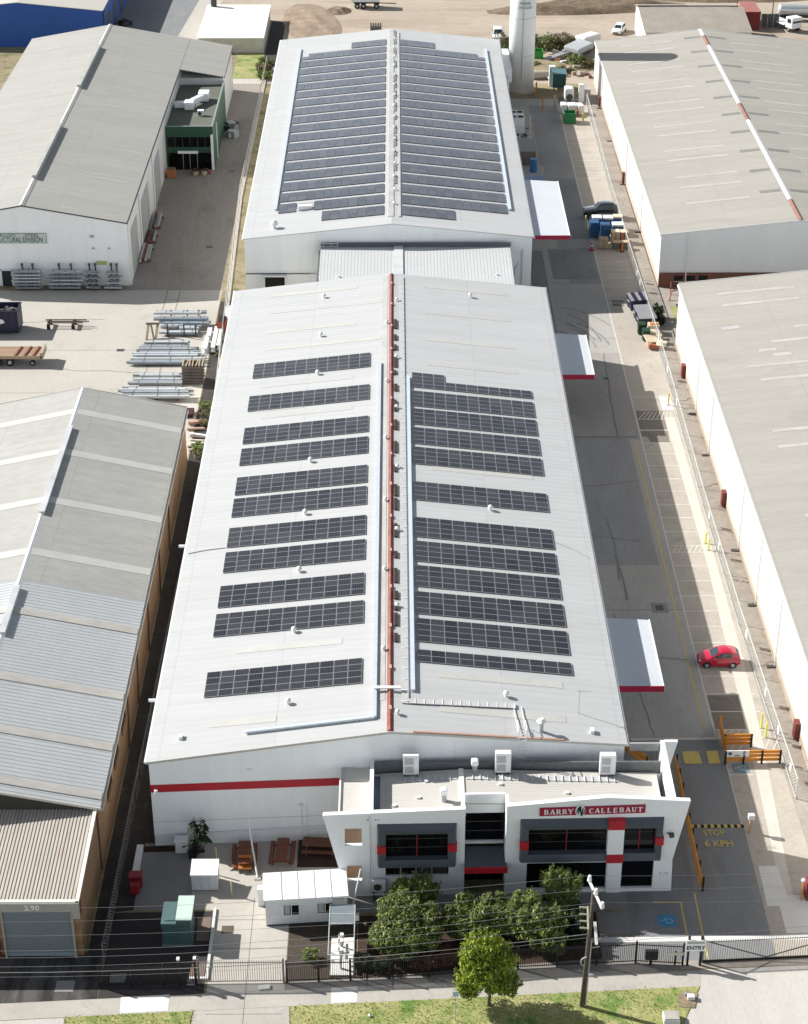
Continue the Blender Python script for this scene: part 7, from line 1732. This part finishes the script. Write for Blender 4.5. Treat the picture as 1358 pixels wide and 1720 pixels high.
def tree(name, lab, x, y, lobes, n, leaf, mt, trunk_h, tr=.14, cat="tree", seed=0, group=None, lean=(0,0)):
    t = thing(name, lab, cat, (x,y,0), group); rnd = random.Random(seed)
    m = MB(); top = Vector((x+lean[0], y+lean[1], trunk_h)); m.tube([(x,y,0), Vector((x,y,0)).lerp(top,.5)+Vector((.05,0,0)), top], [tr,tr*.8,tr*.6], 8)
    for c, r in lobes[:6]: m.tube([top-Vector((0,0,.1)), top.lerp(Vector(c),.6)+Vector((0,0,.1)), Vector(c)], [tr*.5,tr*.35,tr*.15], 6)
    m.build("trunk", bark, t)
    mb = MB()
    lob = [(Vector((x+c[0],y+c[1],c[2])) if False else Vector(c), r) for c, r in lobes]
    # clumps: extra small lobes on the surface of the big ones make an uneven outline
    more = []
    for c, r in lob:
        for _ in range(14):
            d = Vector((rnd.uniform(-1,1),rnd.uniform(-1,1),rnd.uniform(-.5,1))).normalized(); k = rnd.uniform(.14,.36)
            more.append((Vector(c)+Vector((d.x*r[0],d.y*r[1],d.z*r[2]))*rnd.uniform(.85,1.22), (r[0]*k,r[1]*k,r[2]*k*1.25)))
    crown(mb, lob, int(n*.75), leaf, rnd); crown(mb, more, int(n*1.15), leaf*.9, rnd)
    if n > 5000:    # thin shoots standing clear of the crown
        for c, r in lob:
            for _ in range(16):
                d = Vector((rnd.uniform(-1,1),rnd.uniform(-1,1),rnd.uniform(-.1,1))).normalized(); b = Vector(c)+Vector((d.x*r[0],d.y*r[1],d.z*r[2]))*.9; e = b+(d+Vector((0,0,.9))).normalized()*rnd.uniform(.35,.75)
                crown(mb, [(b.lerp(e, f), (.10,.10,.14)) for f in (.2,.5,.8,1)], 16, leaf*.7, rnd)
    mb.build("crown", mt, t); return t
def L(*a): return [((p[0],p[1],p[2]), (p[3],p[4],p[5])) for p in a]
tree("street_tree", "bright lime green round street tree on the verge beside the power pole", 6.3, 95.8, L((5.7,96.1,3.4,1.5,1.4,1.4),(6.6,95.9,3.9,1.3,1.2,1.3),(5.6,96.0,4.9,1.0,1.0,1.0),(6.9,96.2,2.8,1.3,1.2,1.0),(5.2,96.0,2.2,1.1,1.0,.9),(5.9,96,4.2,1.4,1.3,1.3),(7.3,95.7,2.0,.9,.8,.6),(5.0,96.3,3.6,.7,.7,.8),(6.3,95.9,5.4,.6,.6,.7),(4.8,95.8,1.7,.6,.6,.5)), 5200, .20, leaf_lime, 2.0, .13, seed=1)
tree("garden_tree", "wide olive green bushy tree left of the office entrance", .6, 101.6, L((.6,101.6,2.1,2.2,1.8,1.4),(-.8,101.3,1.5,1.2,1.3,1.0),(1.9,101.5,1.7,1.3,1.4,1.1),(.6,102.4,2.9,1.3,1.1,.8),(.2,100.6,1.1,1.5,1.1,.8)), 9500, .17, leaf_dark, 1.8, .15, seed=2)
tree("garden_tree", "upright green tree close to the office's left window", .9, 105.3, L((1.0,105.3,1.8,1.2,.8,1.1),(1.6,105.3,2.5,.8,.7,.7),(.3,105.2,1.6,.8,.7,.8),(2.3,105.4,1.9,.7,.6,.7)), 5200, .17, leaf_mid, 2, .12, seed=3)
tree("garden_tree", "spreading grey green bush right of the entrance path", 6.2, 103.3, L((5.8,103.3,1.4,1.8,1.5,1.2),(4.8,103.0,1.0,1.2,1.2,.8),(7.2,103.2,1.6,1.4,1.3,1.2),(8.2,102.8,1.4,.9,1.0,1.0)), 7600, .18, leaf_dark, 1.2, .12, seed=4)
tree("garden_tree", "broad mid green tree between grey green bush and power pole", 9.6, 102.2, L((9.4,102.3,1.8,1.4,1.4,1.5),(10.5,101.9,1.9,1.3,1.3,1.2),(9.1,103.0,2.7,.9,.9,.8),(11.0,101.2,1.2,1.0,1.0,.9)), 8200, .17, leaf_mid, 1.7, .13, seed=5)
tree("garden_tree", "tall green tree against the office's dark ground floor window", 11.9, 105.2, L((11.9,105.3,2.1,1.1,.8,1.3),(11.3,105.2,3.1,.7,.6,.7),(12.6,105.3,2.6,.8,.7,.9),(12,104.4,1.1,1.1,.8,.8)), 5600, .17, leaf_mid, 2, .12, seed=6)
tree("garden_shrub", "dark low shrub below the power pole crossarm", 13.2, 103.4, L((13.2,103.4,.9,.9,1.3,.9),(13.0,102.2,.8,.8,.9,.8)), 1800, .15, leaf_deep, .5, .06, cat="shrub", seed=7)
tree("garden_shrub", "reddish brown low shrub behind the picket fence", 3.2, 100.2, L((3.2,100.2,.5,1.2,.9,.5),(2.0,99.8,.4,1.0,.7,.4)), 1300, .15, leaf_red, .3, .05, cat="shrub", seed=8)
for k, (x, y, lb) in enumerate([(-2.2,99.7,"dark leafy shrub right of the valve cage"),(-1.0,99.3,"dark leafy shrub beside the first fence shrub"),(5.2,104.6,"pale tipped small shrub near the entrance path"),(-6.2,100.4,"sparse green shrub on the gravel bed")]):
    tree("garden_shrub", lb, x, y, L((x,y,.45,.6,.5,.45)), 420, .13, (leaf_deep, leaf_deep, leaf_scrub, leaf_mid)[k], .3, .04, cat="shrub", seed=20+k)
# big leaf plant at the hall wall
t = thing("potted_plant", "tall dark big leaved plant in a pot against the hall wall", "plant", (-15.1,112.0,0)); rnd = random.Random(5)
MB().cyl(-15.6,111.6,0,.55,.3,12,.38).build("pot", black_rubber, t)
m = MB(); lv = MB()
for k in range(26):
    a = rnd.uniform(0,6.3); s = rnd.uniform(.2,1.0); hz = rnd.uniform(.7,3.1); b = Vector((-15.2+rnd.uniform(-.25,.25),112.0,.1)); e = Vector((-15.15+s*math.cos(a)*(.85 if hz > 1.2 else 1.3),111.95+.45*s*math.sin(a),hz))
    m.tube([b, b.lerp(e,.6)+Vector((0,0,.25)), e], [.04,.03,.02], 5)
    d = Vector((math.cos(a),math.sin(a)*.6-.4,-.35)).normalized(); u = d.cross(Vector((0,0,1))).normalized(); l_ = rnd.uniform(.35,.6); w_ = l_*.45
    lv.add([e-d*l_*.3, e+u*w_+d*.1, e+d*l_, e-u*w_+d*.1], [(0,1,2,3)])
    lv.add([e-d*l_*.3+Vector((0,.02,.3)), e+u*w_*.8+Vector((.1,0,.32)), e+d*l_*.7+Vector((0,0,.2)), e-u*w_*.8+Vector((-.1,0,.3))], [(0,1,2,3)])
m.build("stem", bark, t); lv.build("leaf", leaf_deep, t)
# scrub beyond the silo and along the old fence
SCR = [(23.6,334,2.2),(25.8,333,2.4),(28.0,333.6,2.0),(30.0,334.6,1.9),(31.5,323,1.5),(33.2,321.5,1.3),(19.2,333.5,2.1),(18.4,328.5,1.6),(19.6,325,1.3),(30.2,325,1.0),(24.2,321,.8),(28.6,318,.8)]
for k, (x, y, r) in enumerate(SCR):
    side = "right of" if x > 21 else "left of"
    tree("scrub_bush", f"dry olive scrub bush {side} the silo, {ORD[k if x > 21 and k < 6 else (k-6 if x <= 21 else k-3)]} in the overgrown strip", x, y, L((x,y,r*.5,r*1.25,r,r*.7),(x+r*.6,y+.3,r*.4,r*.8,r*.7,r*.5)), 620, .30, (leaf_scrub, leaf_dark, leaf_scrub)[k % 3], .5, .06, cat="bush", seed=40+k, group="scrub bushes beyond the silo")
WD = [(-21.5,186.8,.7),(-21.3,189.0,.8),(-21.2,184.6,.6),(-21.0,178.6,1.0),(-21.0,177.2,.9),(-21.1,206,.5),(-20.9,202.6,.6),(-22.4,315.5,1.3),(-22.6,319.5,1.5),(-22.8,323.5,1.3)]
for k, (x, y, r) in enumerate(WD):
    lb = f"green weed clump by the boundary fence, {ORD[k]} from the brick shed" if k < 7 else f"yellow green bush at the far end of the side driveway, {ORD[k-7]} from the slab"
    tree("weed_bush", lb, x, y, L((x,y,r*.35,r*.9,r,r*.5)), 260 if k < 7 else 620, .18 if k < 7 else .28, (leaf_scrub, leaf_mid)[k % 2], .3, .03, cat="bush", seed=70+k, group="weeds along the boundary fence" if k < 7 else "bushes at the end of the side driveway")
tree("garden_shrub", "dark green shrub growing through the wire fence beside the skips", 32.3, 212.6, L((32.3,213,.9,.6,1.2,.9),(32.4,211.6,.6,.5,.9,.6)), 700, .2, leaf_deep, .5, .05, cat="shrub", seed=90)
t = thing("pipe_frame_rubble", "rusty red pipe frame and white rubble at the brick base of the warehouse", "frame", (35.4,219.5,0)); MB().tube([(34.5,219,0),(34.8,219.4,1.1),(36.6,220.2,1.2),(36.8,220,0)], .1, 6).tube([(34.9,221,0),(34.9,221,1.7)], .07, 6).build("pipe", M("salmon_pipe",(.42,.18,.14),.7), t)  # bent pipe frame with rubble pieces beside it
rr = random.Random(2)
for k in range(5): MB().rbox((35.2+rr.uniform(-.5,1.4),217.4+rr.uniform(-.5,.6),.2),(rr.uniform(.4,1),.5,.35),rr.uniform(0,3)).build("rubble", (white_paint, concrete_bay)[k % 2], t)
for k, (x, y, h) in enumerate([(70.3,349.5,6.5),(62.9,345.9,6.0)]):
    t = thing("lamp_post", ("thin dark pole standing in front of the tanker truck","thin brown pole in front of the red container")[k], "pole", (x,y,0)); MB().cyl(x,y,0,h,.11,8,.08).build("pole", pole_wood, t); MB().cyl(x,y,h,h+.1,.12,8,.04).build("cap", dark_steel, t)
t = thing("cable_reel", "dark grille panel standing on the dirt beside the red container", "panel", (69.5,347,0)); MB().box(67.9,71.2,347.4,347.6,.1,2.5).build("panel", M("dark_olive_panel",(.10,.11,.09),.7), t); m = MB()
for x in (67.9,69.0,70.1,71.1): m.box(x,x+.1,347.3,347.395,0,2.55)
m.build("frame", grey_metal, t)
t = thing("scrap_heap", "grey parts heap on the right of the annex wall's white cladding", "heap", (-25.9,286,0)); rr = random.Random(6)
for k in range(8): MB().rbox((-25.9+rr.uniform(-.8,.9),285.5+rr.uniform(-3.5,3.5),.5),(rr.uniform(.6,1.4),rr.uniform(.6,1.8),rr.uniform(.5,1.3)),rr.uniform(0,3)).build("part", (grey_metal, dark_steel, concrete_y)[k % 3], t)
for k, (x, y) in enumerate([(-50.4,342),(-50.2,350)]):
    t = thing("parts_heap", ("dark red heap beside the blue shed's near corner","dark machine heap beside the blue shed further back")[k], "heap", (x,y,0)); rr = random.Random(30+k)
    for q in range(6): MB().rbox((x+rr.uniform(-.9,.9),y+rr.uniform(-1.5,1.5),.5),(rr.uniform(.5,1.4),rr.uniform(.5,1.4),rr.uniform(.5,1.1)),rr.uniform(0,3)).build("part", (rust_dark, dark_steel)[q % 2], t)
